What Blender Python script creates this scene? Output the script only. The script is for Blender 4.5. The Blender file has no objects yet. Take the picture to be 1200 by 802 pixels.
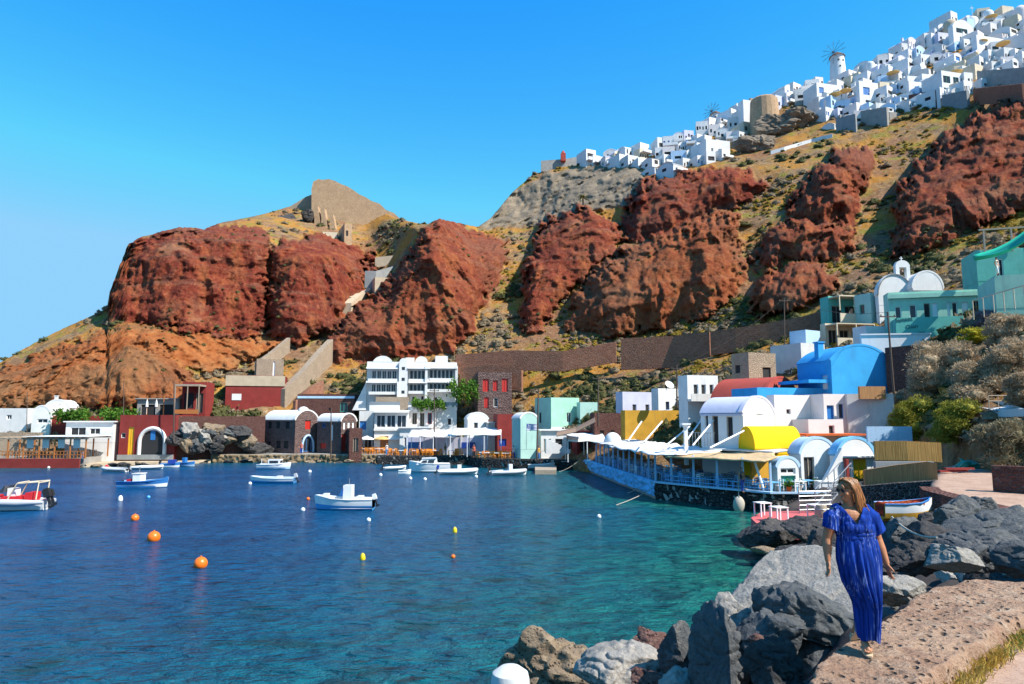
import bpy, math, random
import numpy as np
from mathutils import Vector, Matrix
from math import radians, sin, cos, pi

scene = bpy.context.scene
COL = scene.collection
RNG = random.Random(7)
PITCH = math.atan(89/800); CP, SP = cos(PITCH), sin(PITCH)
CAMZ = 6.5; FPX = 800.0

# ------------------------------------------------------------------ placing
def ray(px, py):
    x = (px-600)/FPX; y = (401-py)/FPX
    return x, CP-y*SP, SP+y*CP
def at(px, py, Y):
    """world point at depth Y seen in direction (px,py) of the survey view"""
    x, a, b = ray(px, py); t = Y/a
    return Vector((x*t, Y, CAMZ+b*t))
def onz(px, py, z):
    x, a, b = ray(px, py); t = (z-CAMZ)/b
    return Vector((x*t, a*t, z))

# ------------------------------------------------------------------ noise
_r = np.random.RandomState(3)
_perm = np.concatenate([_r.permutation(256)]*3)
_grad = _r.normal(size=(256, 3)); _grad /= np.linalg.norm(_grad, axis=1)[:, None]
def perlin(P):
    P = np.asarray(P, dtype=np.float64); I = np.floor(P).astype(int); F = P-I; I &= 255
    u = F*F*F*(F*(F*6-15)+10); res = 0
    for dx in (0, 1):
        for dy in (0, 1):
            for dz in (0, 1):
                h = _perm[_perm[_perm[I[:, 0]+dx]+I[:, 1]+dy]+I[:, 2]+dz]
                g = _grad[h]
                d = g[:, 0]*(F[:, 0]-dx)+g[:, 1]*(F[:, 1]-dy)+g[:, 2]*(F[:, 2]-dz)
                w = (u[:, 0] if dx else 1-u[:, 0])*(u[:, 1] if dy else 1-u[:, 1])*(u[:, 2] if dz else 1-u[:, 2])
                res = res+w*d
    return res
def fbm(P, octv=4, lac=2.05, gain=.5):
    P = np.asarray(P, dtype=np.float64); a = 1; r = 0
    for i in range(octv):
        r = r+a*perlin(P+17.3*i); P = P*lac; a *= gain
    return r
def ridged(P, octv=4, lac=2.1, gain=.5):
    P = np.asarray(P, dtype=np.float64); a = 1; r = 0
    for i in range(octv):
        r = r+a*(1-np.abs(perlin(P+11.7*i))*2.2); P = P*lac; a *= gain
    return r

# ------------------------------------------------------------------ mesh builder
class MB:
    def __init__(s): s.v = []; s.f = []; s.m = []
    def add(s, vs, fs, m=0):
        b = len(s.v); s.v += [tuple(v) for v in vs]; s.f += [tuple(i+b for i in f) for f in fs]; s.m += [m]*len(fs); return s
    def box(s, c, size, rz=0, m=0, rx=0, ry=0):
        a, b, d = (q/2 for q in size)
        M = Matrix.Translation(c) @ Matrix.Rotation(rz, 4, 'Z') @ Matrix.Rotation(ry, 4, 'Y') @ Matrix.Rotation(rx, 4, 'X')
        vs = [M @ Vector((x*a, y*b, z*d)) for z in (-1, 1) for y in (-1, 1) for x in (-1, 1)]
        return s.add(vs, [(0, 2, 3, 1), (4, 5, 7, 6), (0, 1, 5, 4), (2, 6, 7, 3), (0, 4, 6, 2), (1, 3, 7, 5)], m)
    def bx(s, x0, x1, y0, y1, z0, z1, m=0):
        return s.box(((x0+x1)/2, (y0+y1)/2, (z0+z1)/2), (x1-x0, y1-y0, z1-z0), m=m)
    def quad(s, a, b, c, d, m=0): return s.add([a, b, c, d], [(0, 1, 2, 3)], m)
    def tube(s, pts, rad, n=8, m=0, cap=True):
        pts = [Vector(p) for p in pts]
        if not isinstance(rad, (list, tuple)): rad = [rad]*len(pts)
        vs = []; fs = []; prev = None
        for i, p in enumerate(pts):
            t = (pts[min(i+1, len(pts)-1)]-pts[max(i-1, 0)]).normalized()
            if prev is None:
                up = Vector((0, 0, 1)) if abs(t.z) < .9 else Vector((1, 0, 0))
                a = t.cross(up).normalized()
            else:
                a = (prev-t*prev.dot(t)).normalized()
            prev = a; b = t.cross(a)
            for k in range(n):
                an = 2*pi*k/n; vs.append(p+(a*cos(an)+b*sin(an))*rad[i])
        for i in range(len(pts)-1):
            for k in range(n):
                k2 = (k+1) % n; fs.append((i*n+k, i*n+k2, (i+1)*n+k2, (i+1)*n+k))
        if cap:
            fs.append(tuple(reversed(range(n)))); fs.append(tuple((len(pts)-1)*n+k for k in range(n)))
        return s.add(vs, fs, m)
    def sphere(s, c, r, nu=12, nv=8, m=0, M=None):
        if not isinstance(r, (list, tuple)): r = (r, r, r)
        vs = []; fs = []
        for j in range(nv+1):
            ph = pi*j/nv
            for i in range(nu):
                th = 2*pi*i/nu
                q = Vector((r[0]*sin(ph)*cos(th), r[1]*sin(ph)*sin(th), r[2]*cos(ph)))
                if M is not None: q = M @ q
                vs.append((c[0]+q[0], c[1]+q[1], c[2]+q[2]))
        for j in range(nv):
            for i in range(nu):
                i2 = (i+1) % nu; fs.append((j*nu+i, (j+1)*nu+i, (j+1)*nu+i2, j*nu+i2))
        return s.add(vs, fs, m)
    def lathe(s, prof, n=16, c=(0, 0, 0), m=0, wob=None):
        vs = []; fs = []
        for j, (r, z) in enumerate(prof):
            for i in range(n):
                th = 2*pi*i/n; vs.append((c[0]+r*cos(th), c[1]+r*sin(th), c[2]+z))
        for j in range(len(prof)-1):
            for i in range(n):
                i2 = (i+1) % n; fs.append((j*n+i, j*n+i2, (j+1)*n+i2, (j+1)*n+i))
        fs.append(tuple(reversed(range(n)))); fs.append(tuple((len(prof)-1)*n+i for i in range(n)))
        return s.add(vs, fs, m)
    def loft(s, rings, m=0, cap=True, closed=True):
        n = len(rings[0]); vs = [p for r in rings for p in r]; fs = []
        for j in range(len(rings)-1):
            for i in range(n if closed else n-1):
                i2 = (i+1) % n; fs.append((j*n+i, j*n+i2, (j+1)*n+i2, (j+1)*n+i))
        if cap:
            fs.append(tuple(reversed(range(n)))); fs.append(tuple((len(rings)-1)*n+i for i in range(n)))
        return s.add(vs, fs, m)
    def prism(s, poly, z0, z1, m=0):
        """vertical extrusion; z0/z1 number or list per vertex"""
        n = len(poly)
        if not isinstance(z0, (list, tuple)): z0 = [z0]*n
        if not isinstance(z1, (list, tuple)): z1 = [z1]*n
        ar = sum(poly[i][0]*poly[(i+1) % n][1]-poly[(i+1) % n][0]*poly[i][1] for i in range(n))
        if ar < 0: poly = poly[::-1]; z0 = z0[::-1]; z1 = z1[::-1]
        vs = [(p[0], p[1], a) for p, a in zip(poly, z0)]+[(p[0], p[1], a) for p, a in zip(poly, z1)]
        fs = [tuple(reversed(range(n))), tuple(range(n, 2*n))]+[(i, (i+1) % n, n+(i+1) % n, n+i) for i in range(n)]
        return s.add(vs, fs, m)
    def build(s, name, mats, parent=None, smooth=None, loc=None, rz=0):
        me = bpy.data.meshes.new(name); me.from_pydata(s.v, [], s.f)
        if not isinstance(mats, (list, tuple)): mats = [mats]
        for m in mats: me.materials.append(m)
        if any(s.m): me.polygons.foreach_set('material_index', s.m)
        if smooth is not None:
            me.polygons.foreach_set('use_smooth', [True]*len(s.f)); me.set_sharp_from_angle(angle=radians(smooth))
        me.update()
        o = bpy.data.objects.new(name, me); COL.objects.link(o)
        if loc is not None: o.location = loc
        o.rotation_euler.z = rz
        if parent is not None: o.parent = parent
        return o

def np_mesh(name, V, F, mats, smooth=True, parent=None):
    me = bpy.data.meshes.new(name)
    V = np.asarray(V, dtype=np.float32); F = np.asarray(F, dtype=np.int32); k = F.shape[1]
    me.vertices.add(len(V)); me.vertices.foreach_set('co', V.ravel())
    me.loops.add(F.size); me.loops.foreach_set('vertex_index', F.ravel())
    me.polygons.add(len(F)); me.polygons.foreach_set('loop_start', np.arange(0, F.size, k, dtype=np.int32))
    me.polygons.foreach_set('loop_total', np.full(len(F), k, dtype=np.int32))
    if smooth: me.polygons.foreach_set('use_smooth', np.ones(len(F), dtype=bool))
    for m in (mats if isinstance(mats, (list, tuple)) else [mats]): me.materials.append(m)
    me.update(calc_edges=True); me.validate()
    o = bpy.data.objects.new(name, me); COL.objects.link(o)
    if parent is not None: o.parent = parent
    return o
def grid_faces(nr, nc):
    i = np.arange((nr-1)*(nc-1)); r = i//(nc-1); c = i % (nc-1); a = r*nc+c
    return np.stack([a, a+1, a+nc+1, a+nc], 1)
def set_attr(o, name, data):
    at_ = o.data.color_attributes.new(name, 'FLOAT_COLOR', 'POINT')
    d = np.ones((len(o.data.vertices), 4), dtype=np.float32); d[:, :data.shape[1]] = data
    at_.data.foreach_set('color', d.ravel())

def empty(name, loc, rz=0):
    o = bpy.data.objects.new(name, None); COL.objects.link(o); o.location = loc; o.rotation_euler.z = rz; o.empty_display_size = .3; return o
def tag(o, label=None, cat=None, group=None, kind=None):
    if label: o['label'] = label
    if cat: o['category'] = cat
    if group: o['group'] = group
    if kind: o['kind'] = kind
    return o
def copy_tree(o, parent=None):
    c = o.copy(); COL.objects.link(c)
    if parent is not None: c.parent = parent
    for ch in list(o.children): copy_tree(ch, c)
    return c

# ------------------------------------------------------------------ materials
class NT:
    def __init__(s, name):
        s.mat = bpy.data.materials.new(name); s.mat.use_nodes = True; s.t = s.mat.node_tree; s.n = s.t.nodes; s.n.clear()
        s.out = s.n.new('ShaderNodeOutputMaterial'); s.b = s.n.new('ShaderNodeBsdfPrincipled'); s.l(s.b.outputs[0], s.out.inputs[0])
        s.pos = s.n.new('ShaderNodeNewGeometry').outputs['Position']
    def l(s, a, b): s.t.links.new(a, b)
    def node(s, typ, **kw):
        n = s.n.new(typ)
        for k, v in kw.items(): setattr(n, k, v)
        return n
    def mapped(s, scale, src=None):
        m = s.node('ShaderNodeMapping'); m.inputs['Scale'].default_value = scale if isinstance(scale, (tuple, list)) else (scale,)*3
        s.l(src or s.pos, m.inputs[0]); return m.outputs[0]
    def noise(s, scale, detail=4, rough=.55, src=None, dist=0):
        n = s.node('ShaderNodeTexNoise'); n.inputs['Scale'].default_value = 1 if isinstance(scale, (tuple, list)) else scale
        n.inputs['Detail'].default_value = detail; n.inputs['Roughness'].default_value = rough; n.inputs['Distortion'].default_value = dist
        s.l(s.mapped(scale, src) if isinstance(scale, (tuple, list)) else (src or s.pos), n.inputs['Vector']); return n.outputs['Fac']
    def voro(s, scale, feature='F1', out='Distance', rand=1.0):
        n = s.node('ShaderNodeTexVoronoi', feature=feature); n.inputs['Scale'].default_value = 1 if isinstance(scale, (tuple, list)) else scale
        n.inputs['Randomness'].default_value = rand
        s.l(s.mapped(scale) if isinstance(scale, (tuple, list)) else s.pos, n.inputs['Vector']); return n.outputs[out]
    def ramp(s, fac, stops, interp='LINEAR'):
        r = s.node('ShaderNodeValToRGB'); r.color_ramp.interpolation = interp; e = r.color_ramp.elements
        while len(e) > 1: e.remove(e[0])
        for i, (p, c) in enumerate(stops):
            q = e[0] if i == 0 else e.new(p)
            q.position = p; q.color = (c, c, c, 1) if isinstance(c, (int, float)) else (*c, 1)
        s.l(fac, r.inputs[0]); return r.outputs[0]
    def mix(s, f, a, b, mode='MIX'):
        m = s.node('ShaderNodeMix', data_type='RGBA', blend_type=mode)
        for v, i in ((f, 0), (a, 6), (b, 7)):
            if hasattr(v, 'is_linked') or hasattr(v, 'links'): s.l(v, m.inputs[i])
            else: m.inputs[i].default_value = v if i == 0 else (*v, 1)
        return m.outputs[2]
    def math(s, op, a, b=0.0):
        m = s.node('ShaderNodeMath', operation=op)
        for v, i in ((a, 0), (b, 1)):
            if hasattr(v, 'links'): s.l(v, m.inputs[i])
            else: m.inputs[i].default_value = v
        return m.outputs[0]
    def bump(s, h, strength=.4, dist=.05, prev=None):
        b = s.node('ShaderNodeBump'); b.inputs['Strength'].default_value = strength; b.inputs['Distance'].default_value = dist
        s.l(h, b.inputs['Height'])
        if prev is not None: s.l(prev, b.inputs['Normal'])
        s.l(b.outputs[0], s.b.inputs['Normal']); return b.outputs[0]
    def col(s, c):
        if hasattr(c, 'links'): s.l(c, s.b.inputs['Base Color'])
        else: s.b.inputs['Base Color'].default_value = (*c, 1)
        return s
    def setp(s, **kw):
        for k, v in kw.items(): s.b.inputs[k].default_value = v
        return s
def dk(c, f): return tuple(min(1, x*f) for x in c)

def plaster(name, c, var=.12, rough=.85, stain=.5):
    t = NT(name); n1 = t.noise(.9, 5); n2 = t.noise((2.5, 2.5, .35), 4)
    a = t.mix(t.ramp(n1, [(.3, 0.), (.7, 1.)]), dk(c, 1-var), dk(c, 1+var*.5))
    st = t.ramp(n2, [(.56, 0.), (.74, stain)])
    t.col(t.mix(st, a, tuple(x*.62+.03 for x in c))); t.setp(Roughness=rough); t.b.inputs['Specular IOR Level'].default_value = .2
    t.bump(t.noise(7, 5), .25, .04); return t.mat
def paint(name, c, rough=.45, var=.08, spec=.5, metal=0.):
    t = NT(name); n = t.noise(3., 4); t.col(t.mix(n, dk(c, 1-var*2), dk(c, 1+var))); t.setp(Roughness=rough, Metallic=metal)
    t.b.inputs['Specular IOR Level'].default_value = spec; return t.mat
def masonry(name, c1, c2, mortar, scale=2.2, bump=.8, zs=1.5):
    t = NT(name); sc = (scale, scale, scale*zs)
    cc = t.voro(sc, out='Color'); ed = t.voro(sc, 'DISTANCE_TO_EDGE')
    sep = t.node('ShaderNodeSeparateColor'); t.l(cc, sep.inputs[0])
    base = t.mix(sep.outputs[0], c1, c2)
    base = t.mix(t.ramp(t.noise(.5, 4), [(.35, 0.), (.7, .45)]), base, dk(c1, .6))
    m = t.ramp(ed, [(.03, 1.), (.11, 0.)]); t.col(t.mix(m, base, mortar)); t.setp(Roughness=.95)
    t.b.inputs['Specular IOR Level'].default_value = .15
    h = t.math('ADD', t.ramp(ed, [(0., 0.), (.2, 1.)]), t.math('MULTIPLY', t.noise(9, 4), .5))
    t.bump(h, bump, .09); return t.mat
def rockmat(name, c1, c2, c3, scale=1.0, bump=.8, pits=0.):
    t = NT(name); n1 = t.noise(.8*scale, 6, .6); n2 = t.noise(4.5*scale, 8, .65); n3 = t.noise(17*scale, 6, .7)
    base = t.mix(t.ramp(n1, [(.35, 0.), (.65, 1.)]), c1, c2)
    base = t.mix(t.ramp(n2, [(.5, 0.), (.68, .8)]), base, c3)
    base = t.mix(t.ramp(n3, [(.35, .45), (.55, 0.)]), base, dk(c1, .45))
    h = t.math('ADD', t.math('MULTIPLY', n2, 1.), t.math('MULTIPLY', n3, .45))
    if pits:
        v = t.voro(9*scale, out='Distance'); p = t.ramp(v, [(.16, 0.), (.38, 1.)])
        pm = t.math('MULTIPLY', t.math('SUBTRACT', 1.0, p), t.ramp(t.noise(3*scale, 3), [(.42, 0.), (.55, 1.)]))
        base = t.mix(t.math('MULTIPLY', pm, pits), base, dk(c1, .35)); h = t.math('SUBTRACT', h, t.math('MULTIPLY', pm, .9))
    t.col(base); t.setp(Roughness=.92); t.b.inputs['Specular IOR Level'].default_value = .18
    t.bump(h, bump, .12/scale**.5); return t.mat
def foliage(name, c1, c2, c3):
    t = NT(name); n = t.noise(2.2, 3); n2 = t.noise(9, 3)
    b = t.mix(t.ramp(n, [(.35, 0.), (.65, 1.)]), c1, c2); b = t.mix(t.ramp(n2, [(.5, 0.), (.72, .8)]), b, c3)
    t.col(b); t.setp(Roughness=.8); t.b.inputs['Specular IOR Level'].default_value = .15
    tr = t.node('ShaderNodeBsdfTranslucent'); t.l(b, tr.inputs[0]); ms = t.node('ShaderNodeMixShader'); ms.inputs[0].default_value = .25
    t.l(t.b.outputs[0], ms.inputs[1]); t.l(tr.outputs[0], ms.inputs[2]); t.l(ms.outputs[0], t.out.inputs[0]); return t.mat
def reed(name, c1, c2, sc=26, vert=True):
    t = NT(name); n = t.noise((sc, sc, .8) if vert else (sc, 1.2, sc), 3, .5); n2 = t.noise(1.3, 3)
    b = t.mix(t.ramp(n, [(.3, 0.), (.7, 1.)]), c1, c2); b = t.mix(t.ramp(n2, [(.4, 0.), (.75, .5)]), b, dk(c2, .65))
    t.col(b); t.setp(Roughness=.8); t.bump(n, .7, .03); return t.mat

M = {}
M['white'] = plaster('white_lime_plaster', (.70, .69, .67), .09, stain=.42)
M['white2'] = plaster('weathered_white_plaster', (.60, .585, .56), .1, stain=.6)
M['pinkwhite'] = plaster('pale_pink_plaster', (.74, .66, .62), .06, stain=.35)
M['cream'] = plaster('cream_plaster', (.62, .52, .38), .12)
M['beige'] = plaster('beige_plaster', (.50, .40, .28), .15)
M['bluewall'] = plaster('blue_plaster', (.04, .33, .66), .12, stain=.5)
M['bluelight'] = plaster('sea_blue_painted_stone', (.20, .50, .76), .2, stain=.7)
M['palebl'] = plaster('pale_blue_plaster', (.42, .58, .74), .08)
M['mint'] = plaster('mint_green_plaster', (.34, .60, .47), .12)
M['teal'] = plaster('turquoise_plaster', (.14, .48, .40), .14)
M['paleteal'] = plaster('pale_turquoise_plaster', (.36, .56, .50), .1)
M['ochre'] = plaster('ochre_plaster', (.55, .29, .035), .18, stain=.85)
M['yellow'] = plaster('bright_yellow_plaster', (.86, .53, .01), .08, stain=.2)
M['redwall'] = plaster('dark_red_plaster', (.24, .035, .03), .18)
M['redvault'] = plaster('brick_red_plaster', (.40, .07, .05), .14)
M['orangered'] = plaster('orange_red_plaster', (.62, .12, .03), .12)
M['grey'] = plaster('grey_cement', (.33, .31, .28), .18)
M['greyblue'] = plaster('blue_grey_cement', (.26, .27, .27), .15)
M['lav'] = plaster('lavender_plaster', (.55, .55, .66), .08)
M['brown_st'] = masonry('brown_rubble_masonry', (.25, .095, .055), (.38, .17, .105), (.28, .16, .11), 3.0, .5)
M['red_st'] = masonry('red_rubble_masonry', (.11, .043, .036), (.17, .075, .06), (.15, .09, .075), 4.5)
M['purple_st'] = masonry('purple_grey_masonry', (.12, .075, .07), (.20, .13, .115), (.15, .10, .09), 2.2)
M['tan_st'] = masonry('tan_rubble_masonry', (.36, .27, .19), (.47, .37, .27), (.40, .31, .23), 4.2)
M['lava_st'] = masonry('black_lava_drystone', (.03, .028, .03), (.07, .06, .06), (.26, .23, .21), 5.5, 1.0, 1.2)
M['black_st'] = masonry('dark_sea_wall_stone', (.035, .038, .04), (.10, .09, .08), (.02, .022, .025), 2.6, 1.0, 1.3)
M['glass'] = paint('dark_window_glass', (.03, .035, .045), .12)
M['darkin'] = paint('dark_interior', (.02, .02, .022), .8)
M['bluepaint'] = paint('blue_paint', (.03, .17, .45), .4)
M['deepblue'] = paint('deep_blue_paint', (.015, .05, .30), .4)
M['redpaint'] = paint('red_paint', (.50, .03, .02), .45)
M['greenpaint'] = paint('green_paint', (.03, .30, .22), .45)
M['woodor'] = paint('orange_wood', (.45, .16, .04), .5, .15)
M['yellowpaint'] = paint('yellow_paint', (.75, .42, .02), .4)
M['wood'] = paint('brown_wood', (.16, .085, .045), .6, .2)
M['palewood'] = paint('weathered_wood', (.38, .30, .22), .7, .2)
M['whitepaint'] = paint('white_paint', (.80, .80, .80), .35, .04)
M['bluechair'] = paint('sky_blue_paint', (.16, .45, .75), .45)
M['orangechair'] = paint('orange_wood_paint', (.80, .27, .02), .5)
M['blackp'] = paint('black_plastic', (.02, .02, .022), .4)
M['greym'] = paint('grey_metal', (.35, .36, .37), .4, .08, metal=.6)
M['pole'] = paint('weathered_pole', (.09, .06, .045), .8, .2)
M['cloth'] = paint('white_canvas', (.75, .73, .69), .85, .05, .1)
M['tanc'] = paint('tan_canvas', (.55, .42, .28), .85, .1, .1)
M['greenc'] = paint('green_netting', (.02, .40, .26), .8, .12, .1)
M['redc'] = paint('red_fabric', (.55, .03, .04), .7, .1, .1)
M['teaction'] = paint('sea_green_canvas', (.05, .36, .30), .8, .1, .1)
M['brownsail'] = paint('brown_canvas', (.34, .22, .15), .85, .1, .1)
M['umb'] = paint('straw_parasol', (.62, .42, .16), .9, .15, .1)
M['bamboo'] = reed('golden_reed_screen', (.34, .165, .035), (.58, .32, .085))
M['bamboo2'] = reed('brown_reed_screen', (.27, .12, .045), (.44, .225, .085))
M['reedroof'] = reed('reed_roof', (.42, .27, .13), (.66, .47, .26), 20, False)
M['pinkfloor'] = plaster('coral_red_floor_paint', (.55, .12, .12), .12)
M['orangeplas'] = paint('orange_buoy_plastic', (.85, .17, .01), .35)
M['yellowplas'] = paint('yellow_buoy_plastic', (.80, .58, .01), .35)
M['whiteplas'] = paint('white_gelcoat', (.80, .80, .79), .22, .03)
M['bluehull'] = paint('light_blue_gelcoat', (.08, .33, .66), .25, .05)
M['greyrub'] = paint('pale_grey_rubber', (.50, .51, .53), .5, .06)
M['darkrub'] = paint('dark_grey_rubber', (.10, .11, .12), .5, .06)
M['rope'] = paint('pale_rope', (.45, .40, .33), .9)

# ------------------------------------------------------------------ camera, world, sun
cam_d = bpy.data.cameras.new('camera'); cam = bpy.data.objects.new('camera', cam_d); COL.objects.link(cam)
cam.location = (0, 0, CAMZ); cam.rotation_euler = (pi/2+PITCH, 0, 0)
cam_d.sensor_width = 36; cam_d.lens = 24; cam_d.clip_end = 20000; cam_d.clip_start = .05
scene.camera = cam
SUN_EL, SUN_AZ = radians(47), radians(-28)      # azimuth measured from +X towards +Y
sd = Vector((cos(SUN_EL)*cos(SUN_AZ), cos(SUN_EL)*sin(SUN_AZ), sin(SUN_EL)))
sl = bpy.data.lights.new('sun', 'SUN'); so = bpy.data.objects.new('sun', sl); COL.objects.link(so)
sl.energy = 4.3; sl.angle = radians(.5); sl.color = (1, .95, .87)
so.rotation_euler = (-sd).to_track_quat('-Z', 'Y').to_euler(); so.location = (40, -30, 60)
w = bpy.data.worlds.new('World'); scene.world = w; w.use_nodes = True
wt = w.node_tree; bg = wt.nodes['Background']
sky = wt.nodes.new('ShaderNodeTexSky'); sky.sky_type = 'NISHITA'; sky.sun_disc = False
sky.sun_elevation = SUN_EL; sky.sun_rotation = math.atan2(sd.x, sd.y)
sky.altitude = 0; sky.air_density = 1.0; sky.dust_density = .15; sky.ozone_density = 2.5
hs = wt.nodes.new('ShaderNodeHueSaturation'); hs.inputs['Saturation'].default_value = 1.42; hs.inputs['Value'].default_value = 1.2
wt.links.new(sky.outputs[0], hs.inputs['Color']); cap = wt.nodes.new('ShaderNodeMix'); cap.data_type = 'RGBA'; cap.blend_type = 'DARKEN'; cap.inputs[0].default_value = 1.; cap.inputs[7].default_value = (1.0, 2.25, 3.45, 1)
wt.links.new(hs.outputs[0], cap.inputs[6]); wt.links.new(cap.outputs[2], bg.inputs['Color']); bg.inputs['Strength'].default_value = .15
vs_ = scene.view_settings; vs_.view_transform = 'Standard'; vs_.look = 'None'; vs_.exposure = .93; vs_.gamma = 1
scene.cycles.use_denoising = True
scene.cycles.max_bounces = 6; scene.cycles.transparent_max_bounces = 8
# ================================================================== TERRAIN
COLS = {
 -260: [(560,92),(540,96),(500,108),(470,118),(440,135),(400,160)],
 0:    [(545,94),(530,98),(500,106),(475,112),(450,120),(425,135),(400,150)],
 60:   [(545,96),(530,99),(500,107),(470,113),(430,124),(400,138),(385,155),(360,170)],
 130:  [(545,98),(525,102),(500,108),(470,112),(400,121),(390,128),(375,138),(345,143),(285,150),(260,170)],
 200:  [(545,100),(525,103),(500,108),(470,113),(420,121),(390,130),(375,137),(300,143),(270,150),(255,185)],
 300:  [(545,106),(525,108),(500,112),(470,117),(440,128),(400,138),(385,143),(280,152),(260,175),(235,215)],
 370:  [(545,108),(525,109),(500,113),(460,120),(420,133),(395,143),(300,153),(280,172),(250,205),(200,225)],
 430:  [(545,109),(525,110),(500,113),(460,119),(430,131),(395,140),(340,163),(300,183),(270,203),(220,222)],
 500:  [(545,108),(525,109),(500,113),(460,121),(430,129),(415,135),(265,152),(250,190)],
 560:  [(545,106),(530,107),(480,115),(440,125),(410,133),(380,142),(300,170),(265,205),(240,222)],
 620:  [(545,98),(525,101),(480,109),(440,119),(415,127),(390,137),(300,168),(265,198),(240,214),(190,224)],
 680:  [(545,86),(525,92),(480,103),(440,113),(415,121),(390,131),(300,153),(240,185),(200,214),(170,222)],
 760:  [(560,62),(540,70),(510,82),(480,94),(440,107),(415,116),(390,125),(300,144),(210,175),(165,217)],
 850:  [(570,54),(540,59),(500,66),(470,74),(440,86),(415,100),(380,114),(300,134),(200,164),(160,192),(125,215)],
 950:  [(580,58),(540,59),(500,62),(470,66),(450,71),(410,84),(380,98),(300,119),(200,149),(150,178),(85,214)],
 1050: [(590,54),(545,55),(500,59),(470,64),(440,68),(400,74),(350,90),(300,107),(200,139),(130,168),(45,210)],
 1150: [(590,40),(560,40.5),(520,41.5),(480,44),(450,50),(400,60),(340,76),(290,94),(200,124),(110,154),(10,206)],
 1250: [(600,33),(570,34),(520,36),(480,38),(450,38),(400,47),(330,63),(280,80),(200,110),(100,140),(0,190)],
 1480: [(640,28),(570,29),(500,31),(450,34),(400,38),(330,52),(280,66),(200,92),(100,120),(-30,165)],
}
TOPL = [(-260,455),(0,425),(40,402),(70,387),(125,362),(129,340),(150,286),(165,278),(210,266),(240,268),(255,262),(305,252),(340,242),(352,237),(380,232),(420,236),(465,256),(490,262),(500,263),(515,256),(545,263),(560,266),(575,256),(600,226),(625,204),(660,196),(690,192),(755,186),(800,170),(830,152),(880,136),(920,118),(950,108),(975,96),(1000,92),(1050,72),(1100,46),(1120,32),(1160,24),(1200,18),(1260,5),(1480,-20)]
BOTL = [(-260,560),(600,552),(680,552),(760,572),(850,582),(950,590),(1050,596),(1150,596),(1250,606),(1480,640)]
RED = {  # outline of each lava cliff, (bulge metres, edge width px, tint)
 'A': ([(124,374),(128,345),(150,285),(165,276),(210,262),(240,264),(300,264),(318,272),(318,300),(312,380),(300,398),(240,394),(190,385),(150,378)], 7, 22, 0),
 'B': ([(317,292),(335,280),(370,272),(410,285),(436,292),(434,330),(428,345),(408,360),(396,385),(375,394),(340,406),(313,390)], 10.8, 24, 0),
 'C': ([(387,425),(386,392),(420,352),(440,340),(470,308),(490,275),(510,252),(530,252),(550,266),(590,280),(596,300),(585,330),(562,370),(545,400),(520,415),(480,422),(430,428)], 14.0, 30, .1),
 'D': ([(609,372),(612,330),(618,300),(635,260),(660,245),(690,245),(725,260),(735,280),(700,312),(682,332),(662,350),(642,382),(615,390)], 14.0, 26, .05),
 'E': ([(733,275),(735,235),(745,213),(790,204),(830,195),(870,195),(900,215),(895,225),(850,246),(800,265),(770,282)], 12.4, 22, .0),
 'F': ([(660,388),(675,345),(700,312),(740,285),(800,263),(850,245),(870,250),(865,280),(878,310),(862,345),(830,370),(780,386),(720,394)], 15.5, 34, .35),
 'G': ([(878,362),(885,335),(905,315),(940,304),(970,313),(985,335),(960,352),(920,367),(890,370)], 10.8, 22, .2),
 'H': ([(880,304),(895,275),(920,257),(950,262),(1000,265),(1007,290),(960,310),(930,302),(890,322)], 10.8, 20, .15),
 'I': ([(918,264),(925,235),(960,190),(985,172),(1010,168),(1028,190),(1012,215),(1002,262),(960,264)], 12.4, 22, .1),
 'J': ([(1043,302),(1048,255),(1055,215),(1085,185),(1100,160),(1150,130),(1200,105),(1260,90),(1480,120),(1480,200),(1260,225),(1200,247),(1150,267),(1100,292)], 15.5, 30, .1),
 'T': ([(60,408),(120,388),(150,380),(200,388),(250,394),(320,400),(345,404),(300,418),(280,432),(240,438),(215,430),(190,404),(150,396),(110,402)], .8, 20, .95),
 'P': ([(160,474),(180,440),(205,428),(226,440),(236,462),(215,478)], 2.5, 16, .55),
 'K': ([(-60,480),(-60,440),(0,432),(60,408),(120,392),(170,394),(205,418),(226,440),(215,468),(150,480),(100,478)], 7, 26, .8),
}
ASH = [(562,268),(600,226),(640,203),(700,192),(752,198),(757,238),(690,246),(640,264)]
def poly_sd(px, py, poly):
    """signed distance to a closed polygon, positive inside (vectorised)"""
    d = np.full(px.shape, 1e9); ins = np.zeros(px.shape, dtype=bool); n = len(poly)
    for i in range(n):
        x0, y0 = poly[i]; x1, y1 = poly[(i+1) % n]; ex, ey = x1-x0, y1-y0
        t = np.clip(((px-x0)*ex+(py-y0)*ey)/(ex*ex+ey*ey), 0, 1)
        d = np.minimum(d, np.hypot(px-x0-t*ex, py-y0-t*ey))
        if y0 != y1:
            c = ((y0 > py) != (y1 > py)) & (px < ex*(py-y0)/ey+x0); ins ^= c
    return np.where(ins, d, -d)
_ck = sorted(COLS)
def depth(px, py):
    px = np.asarray(px, dtype=float); py = np.asarray(py, dtype=float)
    vals = np.stack([np.interp(-py, [-p for p, _ in COLS[k]], [y for _, y in COLS[k]]) for k in _ck])
    j = np.clip(np.searchsorted(_ck, px)-1, 0, len(_ck)-2); k0 = np.array(_ck)[j]; k1 = np.array(_ck)[j+1]
    t = np.clip((px-k0)/(k1-k0), 0, 1); ii = np.arange(px.size).reshape(px.shape)
    f = vals.reshape(len(_ck), -1); idx = ii.ravel()
    a = f[j.ravel(), idx]; b = f[j.ravel()+1, idx]; tt = t.ravel()
    return (a*(1-tt)+b*tt).reshape(px.shape)

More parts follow.
